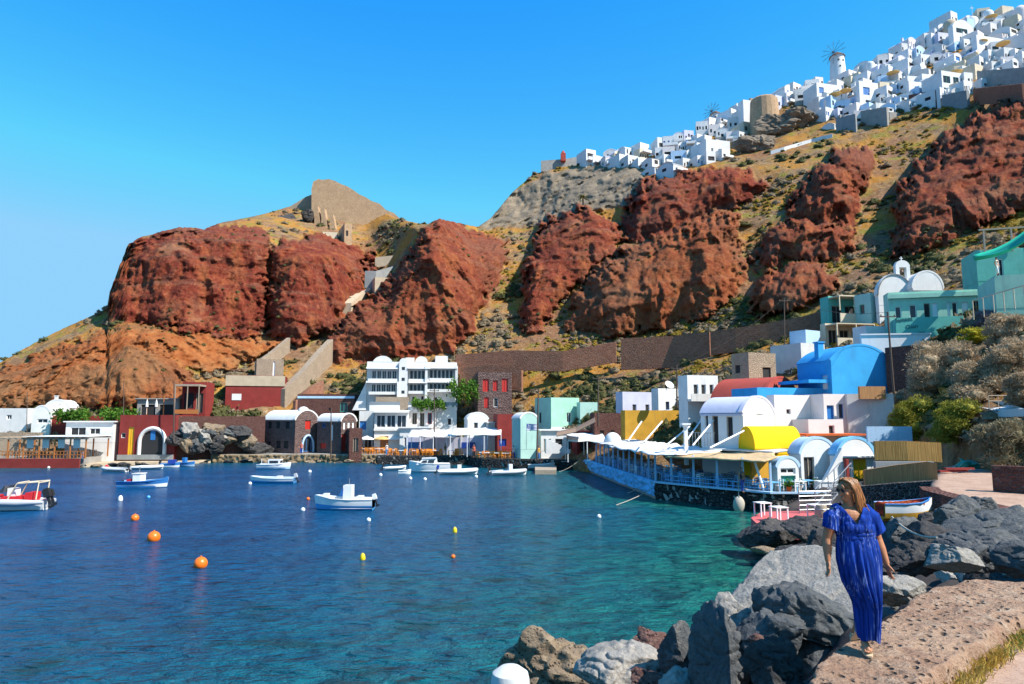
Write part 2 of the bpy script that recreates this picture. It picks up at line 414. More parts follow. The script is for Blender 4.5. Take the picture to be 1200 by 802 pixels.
def build_terrain():
    pxs = np.concatenate([np.arange(-260, -10, 6.), np.arange(-10, 1212, 1.9), np.arange(1212, 1481, 6.)])
    NR = 250; ts = np.linspace(0, 1, NR)
    top = np.interp(pxs, *zip(*TOPL)); bot = np.interp(pxs, *zip(*BOTL))
    PX = np.repeat(pxs[None], NR, 0); PY = bot[None]+(top-bot)[None]*ts[:, None]
    # wobble the lookup so that outlines are not ruler straight
    q = np.stack([PX.ravel()/18, PY.ravel()/18, np.zeros(PX.size)], 1)
    wx = (fbm(q, 4)*9).reshape(PX.shape); wy = (fbm(q+50, 4)*9).reshape(PX.shape)
    q = q*4.; w2x = (fbm(q+9, 3)*4).reshape(PX.shape); w2y = (fbm(q+70, 3)*4).reshape(PX.shape)
    Y = depth(PX, PY)
    kk = np.hanning(33); kk /= kk.sum(); Y = np.array([np.convolve(np.pad(r_, 16, 'edge'), kk, 'valid') for r_ in Y])
    red = np.zeros(PX.shape); tint = np.zeros(PX.shape)
    bul = np.zeros(PX.shape)
    for k, (poly, B, R, tn) in RED.items():
        s = poly_sd(PX+wx*1.5+w2x*1.4, PY+wy*1.5+w2y*1.4, poly)
        ins = s > 0; has = ins.any(0); fi = ins.argmax(0); Yb = Y[fi, np.arange(Y.shape[1])]
        if has.any():
            ix = np.arange(len(pxs)); Yb = np.interp(ix, ix[has], Yb[has]); kb = np.hanning(25); kb /= kb.sum(); Yb = np.convolve(np.pad(Yb, 12, 'edge'), kb, 'valid')
        rise = np.maximum(0, Y-Yb[None]+.8); Bm = B*1.25
        d = np.clip(s/(R*.9), 0, 1); b = Bm*(1-np.exp(-1.0*rise/Bm))*np.sqrt(np.maximum(0, 1-(1-d)**2)); bul = np.maximum(bul, b)
        mk = np.clip(s/3+.5, 0, 1); tint = np.where(mk > red, tn, tint); red = np.maximum(red, mk)
    ash = np.clip(poly_sd(PX+wx, PY+wy, ASH)/4+.5, 0, 1)
    x = (PX-600)/FPX; yy = (401-PY)/FPX; a = CP-yy*SP; b = SP+yy*CP
    def pts(Yd): return np.stack([x*Yd/a, Yd, CAMZ+b*Yd/a], -1)
    P = pts(Y-bul); F = P.reshape(-1, 3)
    W3 = np.stack([fbm(F/16., 3), fbm(F/16.+31, 3), fbm(F/16.+67, 3)], 1)*6.
    S = (F+W3)*np.array([1, 1, .30])
    big = (ridged(S/17., 3, gain=.4)-.7).reshape(PX.shape)           # buttresses and gullies
    rib = (ridged((F+W3*.6)*np.array([1, 1, .22])/5.0+9, 4, gain=.55)-.8).reshape(PX.shape)
    mid = fbm(F/6., 3).reshape(PX.shape)
    zb = F[:, 2]/3.6+fbm(F/11.+5, 3)*1.7; fr = zb-np.floor(zb)
    bed = (np.clip(fr*4, 0, 1)*np.clip((1-fr)*1.15, 0, 1)*np.clip(.4+1.4*fbm(F/8.+80, 2), 0, 1)).reshape(PX.shape)   # bedding ledges
    far = np.clip((Y-30)/60, .12, 1)
    edge = np.clip((bot[None]-PY)/25, 0, 1)
    soil = (ridged(F*np.array([1, 1, .6])/9.+3, 4)-.8).reshape(PX.shape)
    disp = edge*(red*(3.4*big+1.5*rib+.8*bed)+(1-red)*far*(.9*mid+.9*soil)+ash*(2.4*rib+1.2*big))
    P = pts(Y-bul-disp)
    du = np.gradient(P, axis=1); dv = np.gradient(P, axis=0); N = np.cross(du, dv); N /= np.linalg.norm(N, axis=-1, keepdims=True)+1e-9
    N = np.where((N[..., 1:2] > 0), -N, N)
    F = P.reshape(-1, 3)
    g1 = perlin(F/1.1+3); g2 = perlin(F/.55+8)
    sm = (-np.maximum(0, g1)*1.0-np.maximum(0, g2)*.7+np.maximum(0, -g1-.1)*.6+.25*perlin(F*np.array([1, 1, .4])/2.6)).reshape(PX.shape)
    P = P+N*(sm*(.22+.30*red)*far*edge)[..., None]
    # closing rows: foot below the ground and the back of the ridge
    foot = P[0].copy(); foot[:, 2] = -4
    bk1 = P[-1].copy(); dirv = bk1[:, :2]/np.linalg.norm(bk1[:, :2], axis=1)[:, None]
    bk1[:, :2] += dirv*14; bk1[:, 2] -= 1.5+.04*bk1[:, 2]
    bk2 = bk1.copy(); bk2[:, :2] += dirv*60; bk2[:, 2] = bk2[:, 2]*.75-4
    bk3 = bk2.copy(); bk3[:, :2] += dirv*400; bk3[:, 2] = -4
    V = np.concatenate([foot[None], P, bk1[None], bk2[None], bk3[None]])
    nr, nc = V.shape[:2]
    pad = lambda A: np.concatenate([A[:1], A, A[-1:], A[-1:], A[-1:]])
    att = np.stack([pad(red), pad(tint), pad(ash)], -1).reshape(-1, 3)
    return V, att, PX, PY, red, ash, P, bul
TV, TATT, TPX, TPY, TRED, TASH, TP, TBUL = build_terrain()

def terrain_material():
    t = NT('volcanic_hillside'); at_ = t.node('ShaderNodeAttribute', attribute_name='geology')
    sp = t.node('ShaderNodeSeparateColor'); t.l(at_.outputs['Color'], sp.inputs[0]); red, tint, ash = sp.outputs[0], sp.outputs[1], sp.outputs[2]
    n1 = t.noise(.11, 5, .6); n2 = t.noise(.5, 6, .65); n3 = t.noise(2.2, 6, .7); n4 = t.noise((.35, .35, .06), 5)
    lay = t.noise((.06, .06, .5), 4, .6, dist=.6)
    # lava scoria
    n5 = t.noise(1.35, 5, .75); n6 = t.noise(.045, 4, .6)
    r = t.mix(t.ramp(n2, [(.35, 0.), (.66, 1.)]), (.126, .022, .015), (.245, .051, .027))
    r = t.mix(t.ramp(n4, [(.48, 0.), (.66, .8)]), r, (.33, .10, .038))
    r = t.mix(t.ramp(n6, [(.52, 0.), (.66, .7)]), r, (.19, .07, .045))
    r = t.mix(t.ramp(lay, [(.52, 0.), (.66, .6)]), r, (.21, .10, .065))
    r = t.mix(t.ramp(n5, [(.55, 0.), (.66, .85)]), r, (.36, .13, .06))
    r = t.mix(t.ramp(n5, [(.31, .8), (.44, 0.)]), r, (.040, .012, .010))
    r = t.mix(t.ramp(n3, [(.34, .65), (.48, 0.)]), r, (.06, .018, .013))
    r = t.mix(t.ramp(n1, [(.58, 0.), (.74, .55)]), r, (.33, .18, .10))
    orange = t.mix(t.ramp(n2, [(.38, 0.), (.62, 1.)]), (.30, .085, .025), (.42, .165, .055)); orange = t.mix(t.ramp(n6, [(.44, 0.), (.56, .85)]), orange, t.mix(n2, (.15, .075, .035), (.34, .19, .085))); orange = t.mix(t.ramp(n5, [(.32, .8), (.46, 0.)]), orange, (.12, .035, .015))
    r = t.mix(tint, r, orange)
    # dry grass, soil, pale rubble
    g = t.mix(t.ramp(n2, [(.34, 0.), (.6, 1.)]), (.13, .075, .042), (.33, .215, .115))
    g = t.mix(t.ramp(n1, [(.42, 0.), (.58, 1.)]), g, t.mix(n3, (.38, .15, .028), (.46, .24, .045)))
    g = t.mix(t.ramp(t.noise(.07, 4), [(.50, 0.), (.62, .85)]), g, t.mix(n3, (.20, .085, .045), (.30, .17, .10)))
    g = t.mix(t.ramp(t.noise(.23, 4), [(.55, 0.), (.64, .8)]), g, (.25, .22, .035))
    g = t.mix(t.ramp(n5, [(.56, 0.), (.68, .8)]), g, (.45, .34, .23))
    g = t.mix(t.ramp(n3, [(.56, 0.), (.7, .8)]), g, (.085, .07, .035))
    g = t.mix(t.ramp(n5, [(.30, .9), (.44, 0.)]), g, (.07, .04, .025))
    a = t.mix(t.ramp(lay, [(.35, 0.), (.65, 1.)]), (.20, .155, .11), (.31, .245, .17))
    a = t.mix(t.ramp(n2, [(.60, 0.), (.72, .8)]), a, (.46, .38, .30)); a = t.mix(t.ramp(n5, [(.34, .7), (.46, 0.)]), a, (.09, .075, .06))
    c = t.mix(ash, g, a); c = t.mix(red, c, r); t.col(c); t.setp(Roughness=.95); t.b.inputs['Specular IOR Level'].default_value = .1
    h = t.math('ADD', t.math('MULTIPLY', n5, .9), t.math('MULTIPLY', n3, .5)); t.bump(h, .9, .6); return t.mat
ter = np_mesh('hillside_terrain', TV.reshape(-1, 3), grid_faces(*TV.shape[:2])[:, ::-1], terrain_material())
set_attr(ter, 'geology', TATT); tag(ter, 'red lava cliffs and dry slopes rising round the bay', kind='structure')

# ---------------------------------------------------------------- helper: ground point near a pixel
def ground(px, py):
    i = np.argmin((TPX-px)**2+(TPY-py)**2); return Vector(TP.reshape(-1, 3)[i])
def ground_depth(px, py): return ground(px, py).y

# ---------------------------------------------------------------- scrub on the slopes
def blob(seed, sub=1):
    rr = np.random.RandomState(seed)
    nu, nv = 7, 4; vs = []; fs = []
    for j in range(nv+1):
        ph = pi*.62*j/nv
        for i in range(nu):
            th = 2*pi*(i+.5*(j % 2))/nu; k = 1+rr.uniform(-.28, .28)
            vs.append((sin(ph)*cos(th)*k, sin(ph)*sin(th)*k, cos(ph)*.8*k))
    for j in range(nv):
        for i in range(nu): fs.append((j*nu+i, (j+1)*nu+i, (j+1)*nu+(i+1) % nu, j*nu+(i+1) % nu))
    return np.array(vs), np.array(fs)
def scrub(name, n, smin, smax, mat, seed, pxr, pyr, maxred=.05, dens=None, leaf=30):
    rr = np.random.RandomState(seed); bl = [blob(i+seed) for i in range(6)]
    okm = (TRED < maxred) & (TASH < .3) & (TPX > pxr[0]) & (TPX < pxr[1]) & (TPY > pyr[0]) & (TPY < pyr[1])
    F3 = TP.reshape(-1, 3); idx = np.flatnonzero(okm.ravel()); dn = fbm(F3[idx]/16.+seed, 3)
    pr = np.clip(dn+.12, 0, 1)**1.6; pr /= pr.sum(); pick = rr.choice(idx, n, p=pr)
    V = []; Fc = []; b = 0
    for p in F3[pick]:
        s = rr.uniform(smin, smax); v, f = bl[rr.randint(6)]; an = rr.uniform(0, 6.28); c_, s_ = cos(an), sin(an)
        vv = v*np.array([s, s*rr.uniform(.7, 1.1), s*rr.uniform(.55, .9)])*.78
        vv = np.stack([vv[:, 0]*c_-vv[:, 1]*s_, vv[:, 0]*s_+vv[:, 1]*c_, vv[:, 2]], 1)+p
        V.append(vv); Fc.append(f+b); b += len(vv)
        # twigs and leaf sprays standing out of the cushion
        for k in range(leaf):
            ph = rr.uniform(0, 1.4); th = rr.uniform(0, 6.28); d = np.array([sin(ph)*cos(th), sin(ph)*sin(th), cos(ph)*.8])
            c = p+d*s*rr.uniform(.65, 1.05)*np.array([1, 1, .8]); u = rr.normal(size=3); u /= np.linalg.norm(u); w_ = np.cross(u, d); e = s*rr.uniform(.16, .34)
            q = np.stack([c-u*e, c-w_*e*.7, c+u*e, c+w_*e*.7]); V.append(q); Fc.append(np.array([[b, b+1, b+2, b+3]])); b += 4
    o = np_mesh(name, np.concatenate(V), np.concatenate(Fc), mat, smooth=False); tag(o, kind='stuff'); return o
F_dry = foliage('dry_scrub', (.20, .155, .10), (.28, .22, .14), (.12, .09, .055))
F_green = foliage('olive_scrub', (.075, .080, .030), (.13, .125, .045), (.045, .05, .02))
F_gold = foliage('golden_scrub', (.34, .20, .03), (.28, .22, .035), (.18, .10, .02))
tag(scrub('dry_scrub', 1500, .25, 1.4, F_dry, 1, (-50, 1210), (60, 520)), 'dry brown cushions of scrub all over the slopes')
tag(scrub('olive_scrub', 1700, .22, 1.5, F_green, 2, (-50, 1210), (60, 520)), 'olive green scrub scattered over the slopes')
tag(scrub('golden_scrub', 1500, .3, .8, F_gold, 3, (560, 1210), (100, 440)), 'golden dry scrub between the red cliffs')
tag(scrub('cliff_scrub', 260, .25, .6, F_green, 4, (120, 1210), (60, 440), maxred=2.), 'sparse green tufts growing on the red cliffs')

# ================================================================== SEA
SHORE = [(-3,12.5),(2.5,14.5),(5.6,18.5),(8.6,25),(11.2,31),(13.2,36.5),(15.2,44)]
TERR = [tuple(onz(px, py, 1.3).xy) for px, py in ((905,578),(840,573),(768,566),(757,562),(685,539))]
QUAYL = [(9.5,86),(1,92),(-8,100),(-20,104),(-50,103),(-56,93),(-70,89),(-120,88)]
def polyline_d(X, Y, pl):
    d = np.full(X.shape, 1e9)
    for (x0, y0), (x1, y1) in zip(pl[:-1], pl[1:]):
        ex, ey = x1-x0, y1-y0; t = np.clip(((X-x0)*ex+(Y-y0)*ey)/(ex*ex+ey*ey), 0, 1)
        d = np.minimum(d, np.hypot(X-x0-t*ex, Y-y0-t*ey))
    return d
def build_sea():
    xs = np.concatenate([[-9000, -3000, -1200, -500, -300], np.arange(-200, 40, 1.), [60, 120, 400, 1500]])
    ys = np.concatenate([[-3000, -800, -200, -50, -10], np.arange(0, 120, 1.), [160, 300, 1000, 4000, 12000]])
    X, Y = np.meshgrid(xs, ys)
    dr = polyline_d(X, Y, SHORE+TERR); dq = polyline_d(X, Y, QUAYL); dn = polyline_d(X, Y, SHORE[2:]+TERR[:3])
    wob = fbm(np.stack([X.ravel()/9, Y.ravel()/9, 0*X.ravel()], 1), 3).reshape(X.shape)
    tq = np.clip(np.exp(-(dr+wob*5)/13.), 0, 1); tn = np.clip(np.exp(-(dn+wob*4)/5.5), 0, 1); tg = np.clip(np.exp(-(dq+wob*4)/7.), 0, 1)
    V = np.stack([X, Y, np.zeros_like(X)], -1).reshape(-1, 3)
    t = NT('sea_water'); a_ = t.node('ShaderNodeAttribute', attribute_name='shallows'); sp = t.node('ShaderNodeSeparateColor'); t.l(a_.outputs['Color'], sp.inputs[0])
    n1 = t.noise((.16, .22, .2), 4, .6); n2 = t.noise((.7, 1.1, 1), 4, .6)
    deep = t.mix(t.ramp(n1, [(.35, 0.), (.65, 1.)]), (.0006, .046, .150), (.001, .080, .225))
    teal = t.mix(t.ramp(n2, [(.38, 0.), (.66, 1.)]), (.0008, .072, .130), (.0015, .118, .175))
    turq = t.mix(t.ramp(n2, [(.36, 0.), (.64, 1.)]), (.003, .080, .078), (.011, .185, .135))
    c = t.mix(t.math('MULTIPLY', sp.outputs[0], 1.5), deep, teal)
    c = t.mix(t.math('MULTIPLY', sp.outputs[1], 1.25), c, turq); c = t.mix(t.math('MULTIPLY', sp.outputs[2], .8), c, t.mix(n2, (.003, .08, .09), (.008, .13, .11)))
    # weed on the bed
    wd = t.math('MULTIPLY', t.ramp(t.noise((.42, .55, 1), 5, .6), [(.54, 0.), (.64, .75)]), t.ramp(sp.outputs[0], [(.25, 0.), (.45, 1.)])); c = t.mix(wd, c, (.002, .040, .055))
    t.col(c); t.setp(Roughness=.22, IOR=1.33); t.b.inputs['Specular IOR Level'].default_value = .14
    b1 = t.bump(t.noise((.8, 1.5, 1), 5, .65), .95, 1.2); rg = t.node('ShaderNodeTexNoise', noise_type='RIDGED_MULTIFRACTAL'); rg.inputs['Scale'].default_value = 1.; rg.inputs['Detail'].default_value = 3; t.l(t.mapped((1.0, 1.7, 1)), rg.inputs['Vector']); b2 = t.bump(rg.outputs['Fac'], .9, .40, b1)
    o = np_mesh('sea', V, grid_faces(*X.shape), t.mat); set_attr(o, 'shallows', np.stack([tq, tn, tg], -1).reshape(-1, 3))
    tag(o, 'deep blue bay water turning turquoise by the terrace', kind='structure'); return o
build_sea()
# ================================================================== NEAR GROUND, PATH, BOULDERS
KERB_L = [(1.0,2.5),(1.65,4.2),(2.3,5.6),(2.62,6.3),(3.35,7.1),(4.5,8.25),(5.7,9.45),(6.4,9.75),(7.1,9.5),(9.5,8.6),(14,8.2)]
KERB_R = [(14,7.2),(9.3,7.55),(7.0,8.1),(5.95,8.05),(4.8,7.15),(3.8,6.25),(3.0,5.5),(2.35,4.2),(1.8,2.5)]
PATHP = [(1.0,-6),(1.0,2.5)]+KERB_L[1:]+[(16,8.5),(30,10),(40,-6)]
ROADP = [(19.0,31.5),(17.6,29.3),(16.6,24.5),(16.1,21.5),(15.6,17),(15.2,12),(15,8),(15,-6),(60,-6),(60,50),(33,50),(27,43),(22.6,37)]
LANDP = SHORE+[(16,60),(60,60),(60,-10),(-3,-10)]
def ground_z(X, Y):
    sl = poly_sd(X, Y, LANDP); dp = poly_sd(X, Y, PATHP); dr = poly_sd(X, Y, ROADP)
    cove = np.clip(-.4+.30*sl, -3, 2.0)
    zp = 4.13+.02*np.clip(7-Y, 0, 9)+np.where(dp < 0, dp*.75, 0); zr = 3.5+np.where(dr < 0, dr*5, 0)
    z = np.maximum(cove, np.maximum(zp, zr))
    # the road rises to the path
    zz = np.where((dp > 0) & (dr > 0), 3.5+.63*np.clip((14-Y)/5, 0, 1), z)
    return np.where((dr > 0) & (dp < .5), np.maximum(3.5+.63*np.clip((14-Y)/5, 0, 1), 0), zz)
def gz(x, y): return float(ground_z(np.array([x]), np.array([y]))[0])
def build_ground():
    xs = np.concatenate([np.arange(-6, 9, .09), np.arange(9, 26, .25), np.arange(26, 61, 1.)]); ys = np.concatenate([np.arange(-8, 2, .5), np.arange(2, 12, .09), np.arange(12, 52, .25)])
    X, Y = np.meshgrid(xs, ys); Z = ground_z(X, Y); f = np.stack([X.ravel(), Y.ravel(), 0*X.ravel()], 1)
    Z = Z+(fbm(f/.9, 4)*.035+fbm(f/.16, 2)*.012).reshape(X.shape)
    dp = poly_sd(X, Y, PATHP); dr = poly_sd(X, Y, ROADP); rub = (dp < .0) & (dr < .0)
    Z = np.where(rub, Z+(fbm(f/1.1, 4)*.5).reshape(X.shape), Z)
    a = np.stack([rub.astype(float), 0*X, 0*X], -1).reshape(-1, 3)
    t = NT('dusty_ground'); at_ = t.node('ShaderNodeAttribute', attribute_name='zone'); sp = t.node('ShaderNodeSeparateColor'); t.l(at_.outputs['Color'], sp.inputs[0])
    n1 = t.noise(1.1, 5, .6); n2 = t.noise(7, 6, .7); n3 = t.noise(38, 4, .7)
    b = t.mix(t.ramp(n1, [(.35, 0.), (.65, 1.)]), (.36, .225, .16), (.46, .31, .225)); b = t.mix(t.ramp(n2, [(.48, 0.), (.66, .6)]), b, (.24, .14, .095))
    b = t.mix(t.ramp(n3, [(.58, 0.), (.68, .8)]), b, (.52, .42, .34)); b = t.mix(t.ramp(n3, [(.28, .8), (.4, 0.)]), b, (.15, .085, .06))
    rk = t.mix(n2, (.035, .032, .032), (.085, .07, .062)); t.col(t.mix(sp.outputs[0], b, rk)); t.setp(Roughness=.95); t.b.inputs['Specular IOR Level'].default_value = .15
    t.bump(t.math('ADD', t.math('MULTIPLY', n2, .8), t.math('MULTIPLY', n3, .6)), .55, .03)
    o = np_mesh('dirt_ground', np.stack([X, Y, Z], -1).reshape(-1, 3), grid_faces(*X.shape), t.mat); set_attr(o, 'zone', a)
    tag(o, 'pale pink dusty path and rubble shore at the near side', kind='structure')
build_ground()

def build_kerb():
    """the low broad wall of pink scoria concrete that edges the path"""
    L = np.array(KERB_L); Rr = np.array(KERB_R[::-1]); n = 420; nv = 46
    def res(P): 
        d = np.concatenate([[0], np.cumsum(np.hypot(*np.diff(P, axis=0).T))]); u = np.linspace(0, d[-1], n)
        return np.stack([np.interp(u, d, P[:, 0]), np.interp(u, d, P[:, 1])], 1)
    A, B = res(L), res(Rr)
    for _ in range(14):
        for Q in (A, B): Q[1:-1] = (Q[:-2]+Q[1:-1]*2+Q[2:])/4
    rows = []
    prof = [(0, -2.2), (0, -.6), (0, -.12), (.02, -.03)]+[(.05+.9*i/(nv-9), 0) for i in range(nv-8)]+[(.98, -.03), (1.0, -.1), (1.01, -.2), (1.02, -.6)]
    for u, dz in prof:
        P = A*(1-u)+B*u; z = 4.33+.022*np.clip(7-P[:, 1], -2, 9)+dz; rows.append(np.stack([P[:, 0], P[:, 1], z], 1))
    V = np.array(rows); f = V.reshape(-1, 3)
    bumpy = (fbm(f/.45, 4)*.05+ridged(f/.13, 3)*.012-.01).reshape(V.shape[:2]); V[..., 2] += bumpy
    s = (fbm(f/.5+40, 3)*.07).reshape(V.shape[:2]); V[..., 0] += s; V[..., 1] -= s
    m = rockmat('pink_scoria_concrete', (.35, .205, .135), (.48, .315, .21), (.54, .40, .29), 1.15, 1., pits=1.)
    o = np_mesh('stone_kerb', V.reshape(-1, 3), grid_faces(*V.shape[:2])[:, ::-1], m)
    tag(o, 'broad low kerb of pitted pink stone under the walking woman', 'kerb'); return o
build_kerb()
def grass(name, n, pl, spread, mat, seed, h=(.03, .10), label=None):
    rr = np.random.RandomState(seed); P = np.array(pl); d = np.concatenate([[0], np.cumsum(np.hypot(*np.diff(P, axis=0).T))])
    V = []; Fc = []; b = 0
    cl = rr.uniform(0, d[-1], n//40+1)
    for i in range(n):
        u = cl[rr.randint(len(cl))]+rr.normal()*.12; x = np.interp(u, d, P[:, 0])+rr.normal()*spread; y = np.interp(u, d, P[:, 1])+rr.normal()*spread
        z = gz(x, y) if False else 4.16+.02*max(0, 7-y); hh = rr.uniform(*h); a = rr.uniform(0, 6.28); l = rr.uniform(.2, .9)*hh; wd = .006
        px_, py_ = -sin(a)*wd, cos(a)*wd
        V += [(x-px_, y-py_, z), (x+px_, y+py_, z), (x+cos(a)*l*.4, y+sin(a)*l*.4, z+hh*.7), (x+cos(a)*l, y+sin(a)*l, z+hh)]; Fc.append((b, b+1, b+2, b+3)); b += 4
    o = np_mesh(name, V, Fc, mat, smooth=False); tag(o, label, kind='stuff')
G_dry = foliage('dry_grass', (.42, .26, .05), (.50, .36, .10), (.30, .25, .05))
G_grn = foliage('green_weed', (.12, .20, .03), (.20, .24, .05), (.08, .13, .02))
RLINE = [(2.5,4.2),(3.12,5.5),(3.9,6.2),(4.9,7.1),(6.0,7.95),(6.6,8.0)]
grass('dry_grass', 2600, RLINE, .045, G_dry, 5, label='yellow dry grass along the foot of the stone kerb')
grass('green_weeds', 350, RLINE[3:], .06, G_grn, 8, (.04, .1), 'few green weeds at the foot of the stone kerb')

# ---------------------------------------------------------------- boulders
_ico = {}
def ico(sub):
    if sub not in _ico:
        import bmesh
        bm = bmesh.new(); bmesh.ops.create_icosphere(bm, subdivisions=sub, radius=1); bm.verts.ensure_lookup_table()
        _ico[sub] = (np.array([v.co for v in bm.verts]), np.array([[v.index for v in f.verts] for f in bm.faces])); bm.free()
    return _ico[sub]
R_grey = rockmat('pale_grey_rock', (.26, .24, .21), (.37, .335, .295), (.43, .39, .34), 1., .7)
R_dark = rockmat('black_lava_rock', (.042, .041, .043), (.085, .08, .078), (.15, .13, .115), 1.2, 1.)
R_blue = rockmat('blue_grey_rock', (.078, .084, .090), (.125, .128, .126), (.19, .18, .165), 1., .8)
R_tan = rockmat('tan_porous_rock', (.23, .165, .11), (.34, .255, .17), (.40, .31, .21), 1.6, 1., pits=.9)
R_red = rockmat('red_scoria_rock', (.17, .085, .07), (.25, .14, .115), (.30, .19, .15), 1.8, 1., pits=.7)
def boulder(name, c, size, seed, mat, sub=5, planes=14, rough=.10, rz=0, tilt=(0, 0), crack=.07, flat=None, fine=1.):
    rr = np.random.RandomState(seed); v, f = ico(sub); v = v.copy()
    for k in range(planes):
        n = rr.normal(size=3); n /= np.linalg.norm(n); d = rr.uniform(.50, .84); e = v@n-d; v -= np.maximum(e, 0)[:, None]*n*.93
    if flat is not None:
        n = np.array(flat[:3], dtype=float); n /= np.linalg.norm(n); e = v@n-flat[3]; v -= np.maximum(e, 0)[:, None]*n*.95
    v *= np.array(size)/np.abs(v).max(0)*.5
    sc = min(size); q = v/sc*2+seed*3.1
    d = rough*sc*(fbm(q*.9, 3)*.9-np.abs(perlin(q*1.7+5))*1.0)+crack*sc*(-np.maximum(0, .12-np.abs(perlin(q*np.array([1.3, 1.3, 2.6])+9)))*6)
    lay = q@np.array([.3, .2, 1.])*3+fbm(q, 2)*2; d += rough*.22*sc*np.abs((lay-np.floor(lay))-.5)
    d += fine*.012*sc*ridged(q*5, 3)
    nn = v/np.linalg.norm(v, axis=1)[:, None]; v = v+nn*d[:, None]
    Mx = np.array((Matrix.Rotation(rz, 3, 'Z') @ Matrix.Rotation(tilt[0], 3, 'X') @ Matrix.Rotation(tilt[1], 3, 'Y')))
    o = np_mesh(name, v@Mx.T, f, mat); o.location = c
    o.data.set_sharp_from_angle(angle=radians(38)); return o
def rock_at(px, py, Y, wpx, hpx, seed, mat, label, dep=None, name='boulder', **kw):
    p = at(px, py, Y); k = Y/FPX; w_, h_ = wpx*k*1.08, hpx*k*1.12
    o = boulder(name, p, (w_, dep or .8*w_, h_), seed, mat, **kw); return tag(o, label, 'boulder')
# main rocks, each with its own words
rock_at(913, 724, 10.3, 186, 104, 11, R_grey, 'huge pale grey boulder with a smooth slanted top beside the woman', dep=2.6, sub=6, planes=7, rough=.05, flat=(-.25, -.55, 1, .42), tilt=(0, -.30), crack=.05)
rock_at(952, 730, 8.6, 118, 60, 5, R_blue, 'craggy black rock between the huge grey boulder and the kerb', sub=6, dep=1.3, rough=.16, tilt=(0, .35))
rock_at(906, 742, 8.2, 72, 62, 43, R_blue, 'dark angular rock in front of the huge grey boulder', sub=5, dep=.8)
rock_at(846, 772, 8.4, 66, 108, 61, R_blue, 'tall upright split rock with one dark flat side', sub=6, planes=9, dep=.95, flat=(-.9, -.5, .1, .35), rough=.05)
rock_at(858, 745, 9.2, 62, 80, 9, R_grey, 'lumpy grey rock leaning behind the tall split rock', sub=5, rough=.16)
rock_at(799, 768, 10.2, 50, 72, 12, R_blue, 'blue grey rock left of the tall split rock', sub=5)
rock_at(905, 786, 7.0, 64, 62, 14, R_dark, 'rounded dark brown lava rock touching the kerb', sub=6, planes=20, rough=.12)
rock_at(651, 786, 14.0, 118, 82, 15, R_tan, 'broad tan porous rock at the bottom of the shore', sub=6, planes=24, rough=.16)
rock_at(734, 798, 10.8, 112, 70, 16, R_grey, 'rounded grey rock with a cracked top at the water edge', sub=6, planes=10)
rock_at(762, 766, 13.2, 46, 52, 17, R_red, 'pointed reddish porous rock at the water edge', sub=5, planes=16)
rock_at(886, 747, 7.6, 17, 13, 18, R_red, 'small brick red stone lying between two dark rocks', sub=4)
rock_at(800, 806, 8.8, 60, 46, 19, R_grey, 'low grey rock below the upright split rock', sub=5)
rock_at(762, 800, 9.8, 46, 36, 20, R_red, 'low brownish rock between the grey shore rocks', sub=5)
rock_at(1166, 622, 17.0, 104, 52, 21, R_blue, 'large flat slab leaning under the road wall', sub=6, planes=8, dep=2.4, tilt=(0, -.25), flat=(-.2, -.4, 1, .4))
rock_at(1120, 602, 20.5, 56, 42, 22, R_blue, 'upright blue grey block under the far bend of the path', sub=5)
rock_at(1150, 645, 15.0, 104, 40, 23, R_blue, 'long low dark slab above the far end of the kerb', sub=6, planes=8, dep=2.0, tilt=(0, -.12))
rock_at(1092, 634, 17.5, 66, 40, 24, R_dark, 'black block in the middle of the boulder heap', sub=5)
rock_at(1066, 625, 18.5, 60, 32, 25, R_blue, 'dark block with a rope lying over it', sub=5)
rock_at(1074, 656, 13.5, 76, 36, 26, R_dark, 'black porous rock just right of the woman', sub=6, rough=.16)
rock_at(1118, 655, 13.0, 60, 28, 27, R_grey, 'pale low rock behind the kerb', sub=5)
rock_at(1195, 655, 13.5, 70, 36, 28, R_blue, 'dark slab where the kerb bends away', sub=5)
rock_at(1052, 690, 10.0, 56, 36, 29, R_grey, 'flat grey stone wedged against the kerb', sub=5, planes=8)
rock_at(978, 660, 17.0, 66, 44, 30, R_dark, 'black rock behind the huge grey boulder', sub=5)
rock_at(1148, 594, 22.0, 40, 22, 31, R_blue, 'grey block at the top of the boulder heap under the road', sub=5)
rock_at(1094, 612, 22.0, 40, 20, 33, R_dark, 'dark stone below the striped wooden boat', sub=5)
rock_at(905, 626, 33.0, 74, 32, 34, R_dark, 'long black rock holding the front of the red platform', sub=5, dep=2.6)
rock_at(950, 622, 31.0, 56, 30, 35, R_dark, 'black rock under the barrel on the red platform', sub=5)
rock_at(930, 650, 27.0, 60, 24, 36, R_dark, 'low black rock in the water behind the grey boulder', sub=5)
rock_at(965, 640, 24.0, 40, 36, 38, R_dark, 'rounded dark rock behind the hand of the woman', sub=5)
rr = np.random.RandomState(40); proto = [boulder('rubble_rock', (0, 0, -50), (1, .85, .7), 50+i, [R_dark, R_blue, R_dark, R_grey][i % 4], sub=4) for i in range(6)]
def drop(o, x, y, s, z=None):
    o.location = (x, y, (gz(x, y) if z is None else z)+s*.12); o.scale = (s, s*rr.uniform(.8, 1.2), s*rr.uniform(.7, 1.2)); o.rotation_euler = (rr.uniform(-.5, .5), rr.uniform(-.5, .5), rr.uniform(0, 6.28))
    tag(o, 'dark lava rock in the loose rubble between the kerb, the road wall and the water', 'rock', 'loose rubble rocks')
cnt = 0
